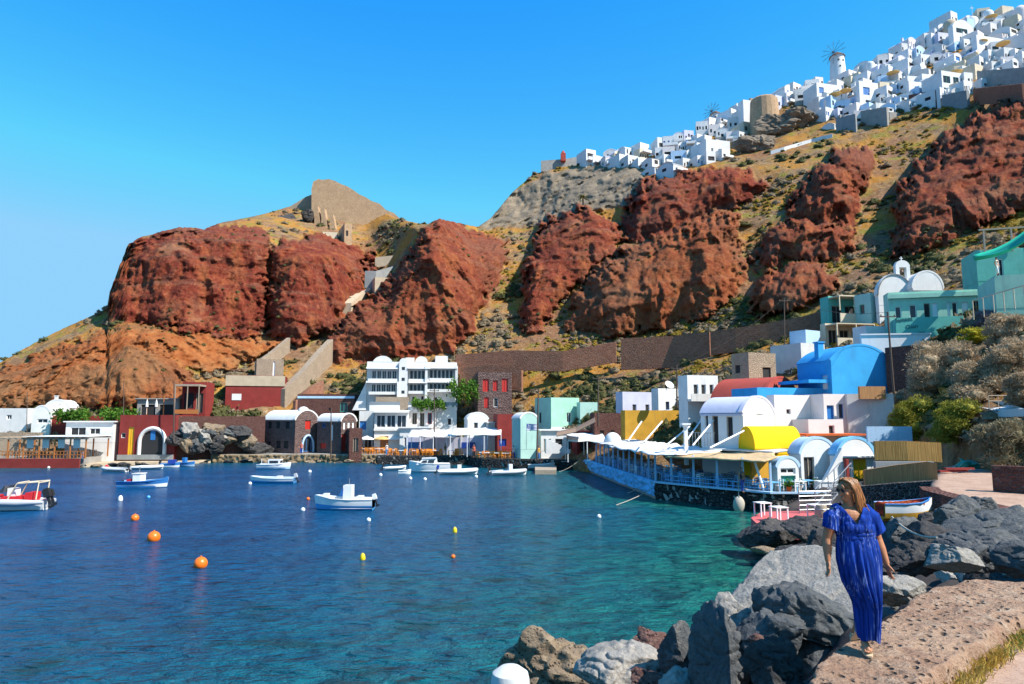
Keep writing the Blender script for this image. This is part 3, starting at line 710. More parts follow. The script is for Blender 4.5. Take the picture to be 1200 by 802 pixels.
while cnt < 120:
    x, y = rr.uniform(-1, 17), rr.uniform(8, 40); ax, ay = np.array([x]), np.array([y])
    sl = poly_sd(ax, ay, LANDP)[0]; dp = poly_sd(ax, ay, PATHP)[0]; dr_ = poly_sd(ax, ay, ROADP)[0]
    if sl < -1.2 or dp > -.5 or dr_ > -.8 or (y > 26 and sl > 4): continue
    if y > 38: continue
    o = proto[cnt] if cnt < 6 else copy_tree(proto[rr.randint(6)])
    drop(o, x, y, rr.uniform(.5, 1.5)); cnt += 1
# yellow weed rocks in the shallows
rock_at(938, 643, 29.0, 26, 10, 71, rockmat('weedy_rock', (.35, .2, .02), (.42, .28, .04), (.25, .16, .03), 2.), 'yellow weed covered stone at the water edge', sub=4)
rock_at(897, 645, 31.0, 34, 8, 72, R_tan, 'low tan stone awash near the red platform', sub=4)

# road retaining wall and the brown wall on the road
def wall_line(name, pts, z0, z1, th, mat, label, cat='wall', group=None):
    mb = MB(); P = [Vector((p[0], p[1])) for p in pts]; n = len(P); zs0 = z0 if isinstance(z0, list) else [z0]*n; zs1 = z1 if isinstance(z1, list) else [z1]*n
    rings = []
    for i, p in enumerate(P):
        t = (P[min(i+1, n-1)]-P[max(i-1, 0)]).normalized(); nn = Vector((-t.y, t.x))*th/2
        rings.append([(p.x+nn.x, p.y+nn.y, zs0[i]), (p.x-nn.x, p.y-nn.y, zs0[i]), (p.x-nn.x, p.y-nn.y, zs1[i]), (p.x+nn.x, p.y+nn.y, zs1[i])])
    mb.loft(rings); o = mb.build(name, mat); return tag(o, label, cat, group)
wall_line('retaining_wall', [(18.3,30.5),(17.3,28.6),(16.5,24.5),(16.0,21.5),(15.4,17),(14.8,12),(12.5,9.6)], 0, [3.50,3.55,3.55,3.55,3.6,3.9,4.0], .7, M['red_st'], 'dark reddish rubble wall holding up the far road above the boulders')
b = onz(1165, 576, 3.5); c = onz(1300, 584, 3.5)
wall_line('stone_wall', [(b.x, b.y), (c.x, c.y)], 3.2, [b.z+1.05, b.z+1.1], .5, M['red_st'], 'low brown stone wall standing beside the far road')
# white painted bollard at the bottom of the frame
mb = MB(); p = at(598, 800, 7.6); r_ = 22*7.6/800
mb.lathe([(r_*.98, -2.4), (r_, -.1), (r_*.97, .04), (r_*.9, .10), (r_*.5, .16), (.02, .17)], 28)
tag(mb.build('bollard', M['white2'], smooth=40, loc=p), 'white painted round bollard by the tan porous rock', 'bollard')

# ---------------------------------------------------------------- bushes
def bush(px, py, Y, wpx, hpx, seed, mats, label, leaf=.055, n=17000, group=None, name='bush'):
    """py: the middle of the crown"""
    rr = np.random.RandomState(seed)
    if Y > 29: Y = ground_depth(px, py+hpx*.42)-.4
    if Y > 29: leaf *= 1.7
    k = Y/FPX; a_, h_ = wpx*k/2, hpx*k/2; c = np.array(at(px, py, Y))
    root = empty(name, (c[0], c[1], c[2]-h_)); tag(root, label, 'bush', group)
    lobes = [(rr.uniform(-.55, .55), rr.uniform(-.5, .5), rr.uniform(-.8, .62), rr.uniform(.2, .42)) for _ in range(38)]
    V = []
    for i in range(n):
        lx, ly, lz, lr = lobes[rr.randint(len(lobes))]; d = rr.normal(size=3); d /= np.linalg.norm(d)
        if d[2] < -.6: d[2] *= -1
        p = (np.array([lx, ly, lz])+d*lr*rr.uniform(.7, 1.18))*np.array([a_, a_*.85, h_*1.0])+np.array([0, 0, h_])
        if p[2] < -.8: continue
        u = rr.normal(size=3)*.55+d+np.array([0, 0, .3]); u /= np.linalg.norm(u); w_ = np.cross(u, rr.normal(size=3)); w_ /= np.linalg.norm(w_)+1e-6; e = leaf*rr.uniform(.6, 1.5)
        V += [p-u*e, p-w_*e*.28, p+u*e*1.2, p+w_*e*.28]
    np_mesh('foliage', V, np.arange(len(V)).reshape(-1, 4), mats, smooth=False, parent=root)
    # dense inner twigs so the crown is not see-through
    Vc = []; Fc = []; b = 0
    v, f = ico(3)
    for lx, ly, lz, lr in lobes:
        q = v*lr*.58*(1+fbm(v*2.5+seed+lx, 3)[:, None]*.35)+np.array([lx, ly, lz]); q = q*np.array([a_, a_*.85, h_])+np.array([0, 0, h_]); Vc.append(q); Fc.append(f+b); b += len(q)
    np_mesh('twigs', np.concatenate(Vc), np.concatenate(Fc), mats, parent=root)
    mb = MB()
    for i in range(7):
        a = rr.uniform(0, 6.28); r1 = rr.uniform(.2, .55)*a_; mb.tube([(cos(a)*.08, sin(a)*.08, -.9), (cos(a)*r1*.4, sin(a)*r1*.4, h_*.5), (cos(a)*r1, sin(a)*r1, h_*1.1)], [.05, .035, .012], 6)
    mb.build('stem', M['wood'], root); return root
B_grey = foliage('grey_thorn_bush', (.40, .295, .185), (.50, .385, .25), (.26, .185, .11))
B_green = foliage('yellow_green_bush', (.21, .215, .03), (.36, .32, .05), (.10, .115, .02))
B_sage = foliage('grey_green_bush', (.23, .20, .115), (.31, .26, .165), (.14, .13, .07))
B_yel = foliage('yellow_shrub', (.34, .30, .02), (.42, .36, .03), (.20, .19, .02))
B_pur = foliage('purple_grey_shrub', (.17, .13, .15), (.24, .18, .19), (.10, .08, .08))
bush(1104, 425, 42, 96, 66, 1, B_grey, 'wide dry grey bush below the turquoise hotel wall')
bush(1085, 450, 40, 72, 50, 2, B_grey, 'dry brown bush above the round green bushes')
bush(1150, 446, 38, 84, 52, 3, B_grey, 'dry brown bush over the pale terrace slab')
bush(1184, 424, 36, 70, 58, 4, B_grey, 'rounded grey bush on the slope below the hotel corner')
bush(1188, 388, 44, 70, 46, 5, B_grey, 'dry grey bush under the stair railing')
bush(1200, 455, 33, 46, 40, 6, B_grey, 'dark grey dry bush beside the pale terrace slab')
bush(1072, 490, 36, 66, 52, 7, B_green, 'round yellow green bush next to the white wall')
bush(1124, 494, 34, 76, 50, 8, B_green, 'dense green bush next to the pale terrace slab')
bush(1180, 520, 32, 78, 66, 9, B_sage, 'large feathery grey green bush behind the brown stone wall', leaf=.06)
bush(1143, 393, 47, 46, 20, 10, B_yel, 'bright yellow shrub below the hotel wall', n=2500)
bush(1162, 374, 52, 44, 26, 11, B_pur, 'purple grey shrub under the end of the hotel', n=2500)
bush(1186, 357, 56, 36, 22, 12, B_yel, 'yellow green shrub beside the stair railing', n=2500)
bush(1060, 468, 40, 34, 26, 13, B_grey, 'small dry bush by the corner of the white wall', n=2000)
# pale terrace slab and things left on it
# ================================================================== THE WOMAN
def voxel_union(mb, vox, name, mat, parent, smooth_it=2, keep=None):
    me = bpy.data.meshes.new('tmp'); me.from_pydata(mb.v, [], mb.f); me.update()
    o = bpy.data.objects.new('tmp', me); COL.objects.link(o)
    r = o.modifiers.new('r', 'REMESH'); r.mode = 'VOXEL'; r.voxel_size = vox
    s = o.modifiers.new('s', 'SMOOTH'); s.iterations = smooth_it; s.factor = .5
    dg = bpy.context.evaluated_depsgraph_get(); ev = o.evaluated_get(dg); m2 = ev.to_mesh()
    V = np.array([v.co for v in m2.vertices]); F = [tuple(p.vertices) for p in m2.polygons]; ev.to_mesh_clear()
    bpy.data.objects.remove(o); bpy.data.meshes.remove(me)
    if keep is not None:
        k = keep(V); F = [f for f in F if all(k[i] for i in f)]
    me = bpy.data.meshes.new(name); me.from_pydata(V.tolist(), [], F); me.materials.append(mat)
    me.polygons.foreach_set('use_smooth', [True]*len(F)); me.update()
    o = bpy.data.objects.new(name, me); COL.objects.link(o); o.parent = parent; return o

def woman():
    base = onz(1012, 762, 4.37); root = empty('person', base)
    tag(root, 'woman in a long blue dress and sunglasses walking along the stone kerb', 'person')
    skin = NT('tanned_skin'); skin.col(skin.mix(skin.noise(30, 3), (.37, .155, .075), (.45, .20, .10))); skin.setp(Roughness=.5); skin.b.inputs['Specular IOR Level'].default_value = .35
    skin.b.inputs['Subsurface Weight'].default_value = .06; skin.b.inputs['Subsurface Radius'].default_value = (.01, .004, .002)
    B = MB(); T = lambda pts, r, n=14: B.tube(pts, r, n)
    hx = -.085
    # trunk, neck
    for z0, x0, rx, ry in ((.86, .0, .175, .125), (.97, -.01, .165, .12), (1.08, -.03, .145, .105), (1.2, -.05, .155, .115), (1.30, -.06, .16, .105)): B.sphere((x0, 0, z0), (rx, ry, .11), 20, 12)
    T([(-.24, .01, 1.335), (-.06, .015, 1.365), (.13, .01, 1.335)], [.052, .062, .052])
    T([(-.06, .015, 1.33), (-.075, .0, 1.44), (-.085, -.005, 1.50)], [.062, .052, .054])
    # head, turned to her right and a little down
    fwd = Vector((-.95, -.28, -.14)).normalized(); up = Vector((-.08, 0, 1)); up = (up-fwd*up.dot(fwd)).normalized(); rt = fwd.cross(up)
    H = Matrix((rt, fwd, up)).transposed(); hc = Vector((hx, -.01, 1.555))
    hp = lambda x, y, z: hc+H @ Vector((x, y, z))
    def hs(x, y, z, r, nu=14, nv=10): B.sphere(hp(x, y, z), r, nu, nv, M=H)
    hs(0, -.018, .035, (.074, .092, .082), 20, 14); hs(0, .028, -.02, (.058, .062, .085), 20, 14); hs(0, .045, -.075, (.036, .038, .034)); hs(0, .078, .045, (.05, .02, .035))
    hs(0, .093, -.012, (.0125, .016, .022)); hs(0, .105, -.026, (.013, .015, .012)); hs(0, .086, .012, (.009, .012, .03))
    hs(0, .088, -.055, (.022, .011, .007)); hs(0, .086, -.066, (.019, .011, .008)); hs(.04, .06, -.02, (.026, .026, .024)); hs(-.04, .06, -.02, (.026, .026, .024))
    for s in (-1, 1): hs(s*.074, -.012, -.005, (.010, .018, .030)); hs(s*.031, .079, .018, (.016, .012, .010))
    # arms
    def arm(sh, el, wr, curl, side):
        T([sh, tuple(.5*(a+b) for a, b in zip(sh, el)), el, tuple(.6*a+.4*b for a, b in zip(el, wr)), wr], [.060, .060, .050, .048, .029])
        B.sphere(sh, .056); e, w_ = Vector(el), Vector(wr); d = ((w_-e).normalized()*.45+Vector((0, -.1, -.6))).normalized(); a = Vector((0, -1, 0)); a = (a-d*a.dot(d)).normalized(); nrm = d.cross(a)*side
        pm = w_+d*.045; Mh = Matrix((a, d, nrm)).transposed(); B.sphere(pm, (.040, .052, .017), 14, 10, M=Mh)
        B.sphere(w_+d*.01, (.03, .03, .021), 12, 8, M=Mh)
        for i, (off, ln) in enumerate(((.031, .068), (.0105, .078), (-.0105, .073), (-.031, .056))):
            b0 = pm+d*.036+a*off*.95; p = [b0-d*.02]; q = b0; ang = .12
            for sgm in (.42, .33, .25):
                q = q+(d*cos(ang)+nrm*sin(ang)*1.)*ln*sgm+a*off*.06; p.append(q.copy()); ang += curl
            B.tube(p, [.0092, .0092, .0084, .0062], 8); B.sphere(p[-1], .0062, 8, 6)
        b0 = w_+d*.025+a*.028; p = [b0, b0+(d*.6+a*.62+nrm*.25)*.03, b0+(d*.85+a*.5+nrm*.4)*.058]; B.tube(p, [.014, .0115, .0085], 8); B.sphere(p[-1], .0085, 8, 6)
    arm((-.235, .01, 1.335), (-.305, .045, 1.075), (-.335, -.015, .862), .35, 1)
    arm((.13, .01, 1.335), (.235, .05, 1.07), (.292, -.01, .835), .35, -1)
    # legs and feet
    def leg(hip, kn, an, toe):
        T([hip, tuple(.5*(a+b) for a, b in zip(hip, kn)), kn, tuple(.62*a+.38*b for a, b in zip(kn, an)), an], [.098, .082, .056, .055, .036])
        B.sphere(kn, .057); B.sphere(an, .038); a, t = Vector(an), Vector(toe); h = a+(a-t)*.22+Vector((0, 0, 0))
        T([h+Vector((0, 0, -.03)), a.lerp(t, .35)+Vector((0, 0, .0)), a.lerp(t, .75), t], [.032, .036, .034, .020])
        d = (t-a).normalized(); sd_ = Vector((0, 0, 1)).cross(d).normalized()
        for k in range(5): q = t+sd_*(k-2)*.017-d*(.012+.008*abs(k-1)); B.tube([q-d*.02, q+d*.026], [.0105, .0085], 8); B.sphere(q+d*.026, .0088, 8, 6)
    leg((.08, .0, .84), (.06, -.02, .47), (.02, .015, .085), (-.01, -.13, .032))
    leg((-.07, .0, .84), (.08, .10, .46), (.115, .34, .15), (.11, .40, .05))
    voxel_union(B, .0042, 'body', skin.mat, root, 3)
    # ---- dress
    d = NT('blue_tie_dye_cloth'); obj = d.node('ShaderNodeTexCoord').outputs['Object']
    st = d.noise((26, 26, 1.5), 3, .5, src=obj, dist=.3); st2 = d.noise((85, 85, 1.8), 2, .5, src=obj); msk = d.noise((6, 6, 3), 3, src=obj)
    b_ = d.mix(d.ramp(st, [(.35, 0.), (.6, 1.)]), (.006, .021, .135), (.013, .050, .30))
    stripe = d.math('MULTIPLY', d.ramp(st2, [(.54, 0.), (.66, .8)]), d.ramp(msk, [(.50, 0.), (.64, 1.)])); b_ = d.mix(stripe, b_, (.32, .40, .72))
    d.col(b_); d.setp(Roughness=.92); d.b.inputs['Specular IOR Level'].default_value = .04; d.bump(st2, .25, .01)
    D = MB()
    for z0, x0, rx, ry in ((1.10, -.025, .20, .135), (1.19, -.04, .205, .15), (1.27, -.05, .20, .14), (1.335, -.055, .19, .115)): D.sphere((x0, -.005, z0), (rx, ry, .10), 24, 12)
    D.sphere((-.125, -.075, 1.205), (.085, .075, .08), 16, 10); D.sphere((.035, -.075, 1.205), (.085, .075, .08), 16, 10)
    D.tube([(-.24, .01, 1.35), (-.06, .02, 1.385), (.13, .01, 1.35)], [.062, .07, .062], 16)
    D.tube([(-.20, .01, 1.32), (-.250, .01, 1.29), (-.275, .0, 1.12)], [.085, .092, .095], 18); D.tube([(.10, .01, 1.32), (.150, .01, 1.29), (.225, .0, 1.07)], [.085, .095, .105], 18)
    D.tube([(-.19, .0, 1.20), (-.225, .0, 1.14)], [.10, .07], 14); D.tube([(.10, .0, 1.2), (.165, .0, 1.13)], [.10, .075], 14)
    def keep(V):
        x, y, z = V.T
        vneck = (y < .02) & (z > 1.245) & (np.abs(x+.07) < (z-1.245)*.66+.004)
        ring = (np.hypot(x+.065, y-.01) < .078) & (z > 1.40)
        # wide open ends of the dolman sleeves
        sl1 = ((x+.235)*-.33+(z-1.21)*-.94 > .055) & (x < -.20); sl2 = ((x-.155)*.5+(z-1.20)*-.87 > .085) & (x > .125)
        return ~(vneck | ring | sl1 | sl2 | (z < 1.085))
    bod = voxel_union(D, .006, 'dress', d.mat, root, 5, keep)
    # drape folds on the blouse
    V = np.array([v.co for v in bod.data.vertices]); nrm = np.array([v.normal for v in bod.data.vertices])
    q = V*np.array([1, 1, .35]); f_ = np.abs(perlin(q*17+3))*.013+perlin(q*31)*.004
    fx = np.sin((V[:, 0]+.05)*75+(V[:, 2]-1.1)*18*np.sign(V[:, 0]+.05))*.003
    V = V+nrm*(f_+fx)[:, None]; bod.data.vertices.foreach_set('co', V.ravel()); bod.data.update()
    sm = bod.modifiers.new('thickness', 'SOLIDIFY'); sm.thickness = .004
    # skirt
    zk = [1.165, 1.14, 1.10, 1.0, .88, .66, .52, .40, .25, .115]; xl = [-.200, -.205, -.212, -.222, -.220, -.16, -.085, -.03, -.02, -.018]; xr = [.155, .165, .185, .205, .218, .21, .195, .182, .165, .148]
    yh = [.118, .125, .135, .155, .175, .195, .205, .205, .19, .17]; yc = [0, 0, 0, 0, 0, .01, .02, .04, .04, .03]
    S = MB(); rings = []; n = 150; rs = np.random.RandomState(4); phs = rs.uniform(0, 6.28, 5)
    for z in np.linspace(1.165, .115, 64):
        zz = -z; g = lambda A: np.interp(zz, [-k for k in zk], A); cx = (g(xl)+g(xr))/2; rx = (g(xr)-g(xl))/2; dn = (1.165-z)/1.05; ring = []
        for i in range(n):
            t = 2*pi*i/n; fold = (.5*sin(13*t+phs[0]+2*dn)+.5*sin(21*t+phs[1]-1.5*dn)+.4*sin(34*t+phs[2])+.3*sin(7*t+phs[3]+3*dn))
            k = 1+fold*(.022+.055*min(1, dn*2.2)); gather = .012*(1-min(1, abs(z-1.125)/.03))
            hem = .02*sin(3*t+1)*dn**3
            ring.append((cx+cos(t)*(rx*k-gather), g(yc)+sin(t)*(g(yh)*k-gather), z+hem))
        rings.append(ring)
    S.loft(rings, cap=False); so_ = S.build('skirt', d.mat, root, smooth=80)
    # tie waist
    W = MB(); W.loft([[(-.022+cos(2*pi*i/40)*(.196+dz_), .0+sin(2*pi*i/40)*(.132+dz_), z) for i in range(40)] for z, dz_ in ((1.118, .002), (1.125, .010), (1.145, .010), (1.152, .002))], cap=False); W.build('waistband', d.mat, root, smooth=60)
    # ---- hair
    hm = NT('golden_brown_hair'); ho = hm.node('ShaderNodeTexCoord').outputs['Object']; hn = hm.noise((70, 70, 5), 3, .6, src=ho)
    hm.col(hm.mix(hm.ramp(hn, [(.3, 0.), (.7, 1.)]), (.09, .030, .008), (.36, .145, .035))); hm.setp(Roughness=.42); hm.bump(hn, .5, .006)
    A = MB(); rs = np.random.RandomState(9)
    # skull cap
    cap = []
    for j in range(9):
        ph = pi*.56*j/8; cap.append([hp(cos(t)*.082*sin(ph)*1.0, -.022+sin(t)*.100*sin(ph)*(1 if sin(t) < 0 else .97), .040+.090*cos(ph)-(.02 if sin(t) < -.2 else 0)*j/8) for t in [2*pi*i/26 for i in range(26)]])
    cap[0] = [Vector(p).lerp(hp(0, -.02, .13), 1) if False else p for p in cap[0]]
    A.loft([[tuple(p) for p in r_] for r_ in cap], cap=True)
    for i in range(230):
        s = rs.choice([-1, 1], p=[.62, .38]); u = rs.rand()**.8; j = lambda k: rs.normal()*k
        p0 = hp(.008*s+j(.004), .055-.13*u, .126-.02*u*u+j(.003)); p1 = hp(s*(.066+j(.004)), .030-.105*u, .088+j(.004)); p2 = hp(s*(.088-.03*u+j(.004)), -.012-.090*u, .005); ln = rs.uniform(.17, .26)
        p3 = p2+Vector((.024+j(.008), .006+j(.004), -ln*.55)); p4 = p2+Vector((.050+j(.014), .004+j(.008), -ln))
        A.tube([p0, p1, p2, p3, p4], [.010, .015, .018, .016, .007], 6)
    A.build('hair', hm.mat, root, smooth=70)
    # ---- sunglasses
    G = MB()
    for s in (-1, 1):
        lens = [[hp(s*.034+cos(t)*.026*k, .099-.004*(k == 1)-abs(cos(t))*.004, .018+sin(t)*.021*k) for t in [2*pi*i/18 for i in range(18)]] for k in (1, .9, .02)]
        G.loft([[tuple(p) for p in r_] for r_ in lens], cap=False)
        G.tube([hp(s*.058, .090, .024), hp(s*.078, .045, .022), hp(s*.078, -.02, .016)], .0036, 6)
    G.tube([hp(-.012, .101, .022), hp(0, .106, .025), hp(.012, .101, .022)], .003, 6); G.build('sunglasses', M['darkin'], root, smooth=50)
    # ---- sandals
    for (an, toe) in (((.02, .015, .03), (-.012, -.13, .012)), ((.113, .35, .10), (.108, .41, .02))):
        a, t = Vector(an), Vector(toe); dd = (t-a).normalized(); sd_ = dd.cross(Vector((0, 0, 1))).normalized() if abs(dd.z) < .9 else Vector((1, 0, 0)); nn = sd_.cross(dd)
        if nn.z < 0 and abs(dd.z) < .8: nn = -nn
        L_ = []; off = -.022
        for u, w_ in ((-.055, .02), (-.03, .034), (.03, .03), (.10, .042), (.155, .038), (.182, .016)): L_.append((a+dd*u, w_))
        top = [p+sd_*w_+nn*(off+.012) for p, w_ in L_]+[p-sd_*w_+nn*(off+.012) for p, w_ in reversed(L_)]; bot = [p-nn*.014 for p in top]
        sdl = MB(); nv = len(top); sdl.add(top+bot, [tuple(range(nv)), tuple(reversed(range(nv, 2*nv)))]+[(i, nv+i, nv+(i+1) % nv, (i+1) % nv) for i in range(nv)])
        for u in (.075, .115): q = a+dd*u; sdl.tube([q+sd_*.042+nn*off, q+sd_*.03+nn*.020, q+nn*.030, q-sd_*.03+nn*.020, q-sd_*.042+nn*off], .008, 6)
        sdl.build('sandal', M['tanc'], root, smooth=50)
    root.location.z = 4.365; root.scale = (.88, .90, .935)
woman()
# ================================================================== HOUSES
def face(mb, O, U, V, N, W, H, holes, dep=.22, m=0):
    """wall face with rectangular openings and their reveals; holes (u0,u1,v0,v1) in metres"""
    us = sorted({0, W, *[h[0] for h in holes], *[h[1] for h in holes]}); vs = sorted({0, H, *[h[2] for h in holes], *[h[3] for h in holes]})
    for a, b in zip(us[:-1], us[1:]):
        for c, d in zip(vs[:-1], vs[1:]):
            mu, mv = (a+b)/2, (c+d)/2
            if any(h[0] < mu < h[1] and h[2] < mv < h[3] for h in holes): continue
            mb.quad(O+U*a+V*c, O+U*b+V*c, O+U*b+V*d, O+U*a+V*d, m)
    for u0, u1, v0, v1 in holes:
        p = [O+U*u0+V*v0, O+U*u1+V*v0, O+U*u1+V*v1, O+U*u0+V*v1]
        for i in range(4): mb.quad(p[i], p[(i+1) % 4], p[(i+1) % 4]-N*dep, p[i]-N*dep, m)
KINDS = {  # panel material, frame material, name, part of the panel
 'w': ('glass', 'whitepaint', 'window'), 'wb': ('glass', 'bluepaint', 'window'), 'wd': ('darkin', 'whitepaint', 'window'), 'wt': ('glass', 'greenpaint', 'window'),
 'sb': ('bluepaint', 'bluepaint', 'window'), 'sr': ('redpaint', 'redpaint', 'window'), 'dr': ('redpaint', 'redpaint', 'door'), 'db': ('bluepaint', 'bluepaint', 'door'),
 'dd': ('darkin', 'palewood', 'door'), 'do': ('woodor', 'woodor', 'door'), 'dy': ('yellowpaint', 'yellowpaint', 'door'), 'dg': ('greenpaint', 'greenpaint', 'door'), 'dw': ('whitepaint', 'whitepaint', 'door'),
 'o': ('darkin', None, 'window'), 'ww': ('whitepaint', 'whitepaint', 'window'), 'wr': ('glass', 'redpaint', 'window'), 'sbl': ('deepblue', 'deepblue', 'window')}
def panel(root, O, U, V, N, h, kind, detail=True):
    pm, fm, nm = KINDS[kind]; u0, u1, v0, v1 = h; W, H = u1-u0, v1-v0; P = MB(); o = O-N*.16
    if fm and detail:
        fw = min(.09, W*.12); q = o+N*.05
        def bar(a, b, c, d):
            x = [q+U*a+V*c, q+U*b+V*c, q+U*b+V*d, q+U*a+V*d]; y = [p-N*.08 for p in x]
            P.add(x+y, [(0, 1, 2, 3), (7, 6, 5, 4), (0, 4, 5, 1), (1, 5, 6, 2), (2, 6, 7, 3), (3, 7, 4, 0)])
        bar(u0, u0+fw, v0, v1); bar(u1-fw, u1, v0, v1); bar(u0+fw, u1-fw, v1-fw, v1)
        if nm == 'window': bar(u0+fw, u1-fw, v0, v0+fw)
        if W > .7: bar((u0+u1)/2-fw/3, (u0+u1)/2+fw/3, v0+fw, v1-fw)
        w_ = P.build(nm, M[fm], root); G = MB(); G.quad(o+U*u0+V*v0, o+U*u1+V*v0, o+U*u1+V*v1, o+U*u0+V*v1); G.build('pane' if nm == 'window' else 'panel', M[pm], w_)
    else:
        P.quad(o+U*u0+V*v0, o+U*u1+V*v0, o+U*u1+V*v1, o+U*u0+V*v1); P.build(nm, M[pm], root)
def arc(w, rise, n=14):
    """points of the vault from left spring to right spring"""
    r = (w*w/4+rise*rise)/(2*rise); a0 = math.asin(min(1, w/2/r)); cz = rise-r
    if rise > w/2+1e-6: return [(w/2-w/2*cos(pi*i/n), rise*sin(pi*i/n)) for i in range(n+1)]
    return [(w/2+r*sin(-a0+2*a0*i/n), cz+r*cos(-a0+2*a0*i/n)) for i in range(n+1)]
def house_box(name, label, cat, loc, yaw, w, d, h, roof='flat', wall='white', roofm=None, front=(), flank=(), right=(), found=2.5, rise=None, group=None, detail=True, parapet=.3, over=.12, flankmat=None, extra=None):
    """local x along the front to the right, y to the back, z up; openings in fractions of the face"""
    root = empty(name, loc, yaw); tag(root, label, cat, group)
    X, Yv, Z = Vector((1, 0, 0)), Vector((0, 1, 0)), Vector((0, 0, 1)); mb = MB(); rise = rise if rise is not None else w*.32
    hs = h-rise if roof == 'vault' else h; hs2 = h-rise if roof in ('vault', 'vaultx') else h
    sides = ((Vector((0, 0, 0)), X, -Yv, w, hs2, front, 0), (Vector((0, d, 0)), -Yv, -X, d, hs2, flank, 0), (Vector((w, 0, 0)), Yv, X, d, hs2, right, 0), (Vector((w, d, 0)), -X, Yv, w, hs2, (), 0))
    todo = []
    for O, U, N, W, H, ops, m in sides:
        hl = [(u0*W, u1*W, v0*h, min(v1*h, H-.02)) for u0, u1, v0, v1, *_ in ops]; face(mb, O, U, Z, N, W, H, [q for q in hl if q[3] > q[2]], m=m)
        todo += [(O, U, N, q, op[4]) for q, op in zip(hl, ops) if q[3] > q[2]]
    for x0, x1, y0, y1 in ((0, w, 0, 0), ): pass
    mb.bx(.02, w-.02, .02, d-.02, -found, .0)
    RM = M[roofm or wall]; R = MB()
    if roof == 'flat':
        t = .18
        for a in ((0, w, 0, t), (0, w, d-t, d), (0, t, t, d-t), (w-t, w, t, d-t)): mb.bx(a[0], a[1], a[2], a[3], h+.001, h+parapet)
        R.bx(.05, w-.05, .05, d-.05, h-.12, h+.03)
    elif roof == 'slab': R.bx(-over*2, w+over*2, -over*3, d+over, h, h+.16)
    elif roof == 'vault':
        A = arc(w, rise); n = len(A)
        for y, flip in ((0, 0), (d, 1)):
            f = [tuple(range(n))] if not flip else [tuple(reversed(range(n)))]; mb.add([(x, y, hs2+z) for x, z in reversed(A)], f)
        t = .14; rings = []
        for y in (-.03, .34, .36, d+.05):
            k = 1.0 if y < .35 else .999; e = .10 if y < .35 else 0
            rings.append([(w/2+(x-w/2)*(1+(t+e)/w*1.4), y, hs2+z*(1+.001)+t*.55+e*.7) for x, z in A]+[(w/2+(x-w/2)*.995, y, hs2+z-.04) for x, z in reversed(A)])
        R.loft(rings)
    elif roof == 'vaultx':
        A = arc(d, rise); n = len(A); t = .14
        for x, flip in ((0, 1), (w, 0)):
            mb.add([(x, y, hs2+z) for y, z in A], [tuple(range(n))] if flip else [tuple(reversed(range(n)))])
        rings = [[(x, d/2+(y-d/2)*(1+t/d*1.4), hs2+z+t*.55) for y, z in A]+[(x, d/2+(y-d/2)*.99, hs2+z-.04) for y, z in reversed(A)] for x in (w+.05, -.05)]; R.loft(rings)
    mb.build('wall', M[wall], root)
    if R.v: R.build('roof', RM, root, smooth=40 if roof != 'flat' else None)
    for O, U, N, q, kd in todo: panel(root, O, U, Z, N, q, kd, detail)
    root['w'] = w; root['d'] = d; root['h'] = h
    if extra: extra(root, w, d, h)
    return root
def solve(C, dx, dy, px, py=470):
    x, a, b = ray(px, py); k = x/a; return (k*C.y-C.x)/(dx-k*dy)
def house(name, label, pxL, pxC, pxR, top, base, Y, yaw=25, cat='house', d=6., **kw):
    """corner at pxC; flank reaches pxL (or has depth d), front reaches pxR"""
    C = at(pxC, base, Y); h = at(pxC, top, Y).z-C.z; ya = radians(yaw); w = solve(C, cos(ya), sin(ya), pxR, base)
    if pxL is not None:
        s = solve(C, -sin(ya), cos(ya), pxL, base); d = s if 0 < s < 22 else d
    return house_box(name, label, cat, C, ya, w, d, h, **kw)
def boxpart(root, name, mat, *boxes):
    mb = MB(); [mb.bx(*b) for b in boxes]; return mb.build(name, M[mat], root)
def chimney(root, x, y, z, mat, h=1., r=.25):
    mb = MB(); mb.bx(x-r, x+r, y-r, y+r, z-.3, z+h); mb.bx(x-r*1.3, x+r*1.3, y-r*1.3, y+r*1.3, z+h, z+h+.12); return mb.build('chimney', M[mat], root)
def slabs(name, label, cat, poly_px, z0, z1, mat, group=None, kind=None):
    P = [tuple(onz(px, py, z1).xy) for px, py in poly_px]; mb = MB(); mb.prism(P, z0, z1); o = mb.build(name, mat); return tag(o, label, cat, group, kind)

# ---------------------------------------------------------------- right shore: white vaults by the terrace
def ex_v1(r, w, d, h):
    boxpart(r, 'step', 'white2', (w*.15, w*.55, -.5, -.02, -.25, .12))
house('vaulted_house', 'small white vaulted house with tall dark doorway beside the blue terrace', 926, 940, 981, 514, 572, 51, 14, roof='vault', wall='white', roofm='palebl', rise=1.2,
      front=[(.08, .38, .02, .62, 'dd'), (.52, .66, .66, .84, 'wd')], extra=ex_v1, d=5.)
house('vaulted_house', 'white vaulted house with yellow door, two small windows and an awning', 974, 984, 1027, 514, 573, 50.2, 14, roof='vault', wall='white', roofm='bluelight', rise=1.25,
      front=[(.40, .78, .1, .58, 'dy'), (.38, .48, .68, .80, 'wd'), (.60, .70, .68, .80, 'wd')], d=5., extra=lambda r, w, d, h: (boxpart(r, 'awning', 'white', (-.1, w+.3, -.45, -.01, h*.62, h*.65)), boxpart(r, 'pillar', 'redwall', (-.02, .2, -.85, -.6, -.3, h*.6))))
house('porch', 'low arched white porch with green door in front of the vaulted house', 904, 912, 937, 537, 575, 49.2, 14, cat='porch', roof='vault', wall='white', roofm='palebl', rise=.7, d=1.6,
      front=[(.15, .85, .05, .45, 'dg'), (.15, .85, .5, .72, 'wd')])
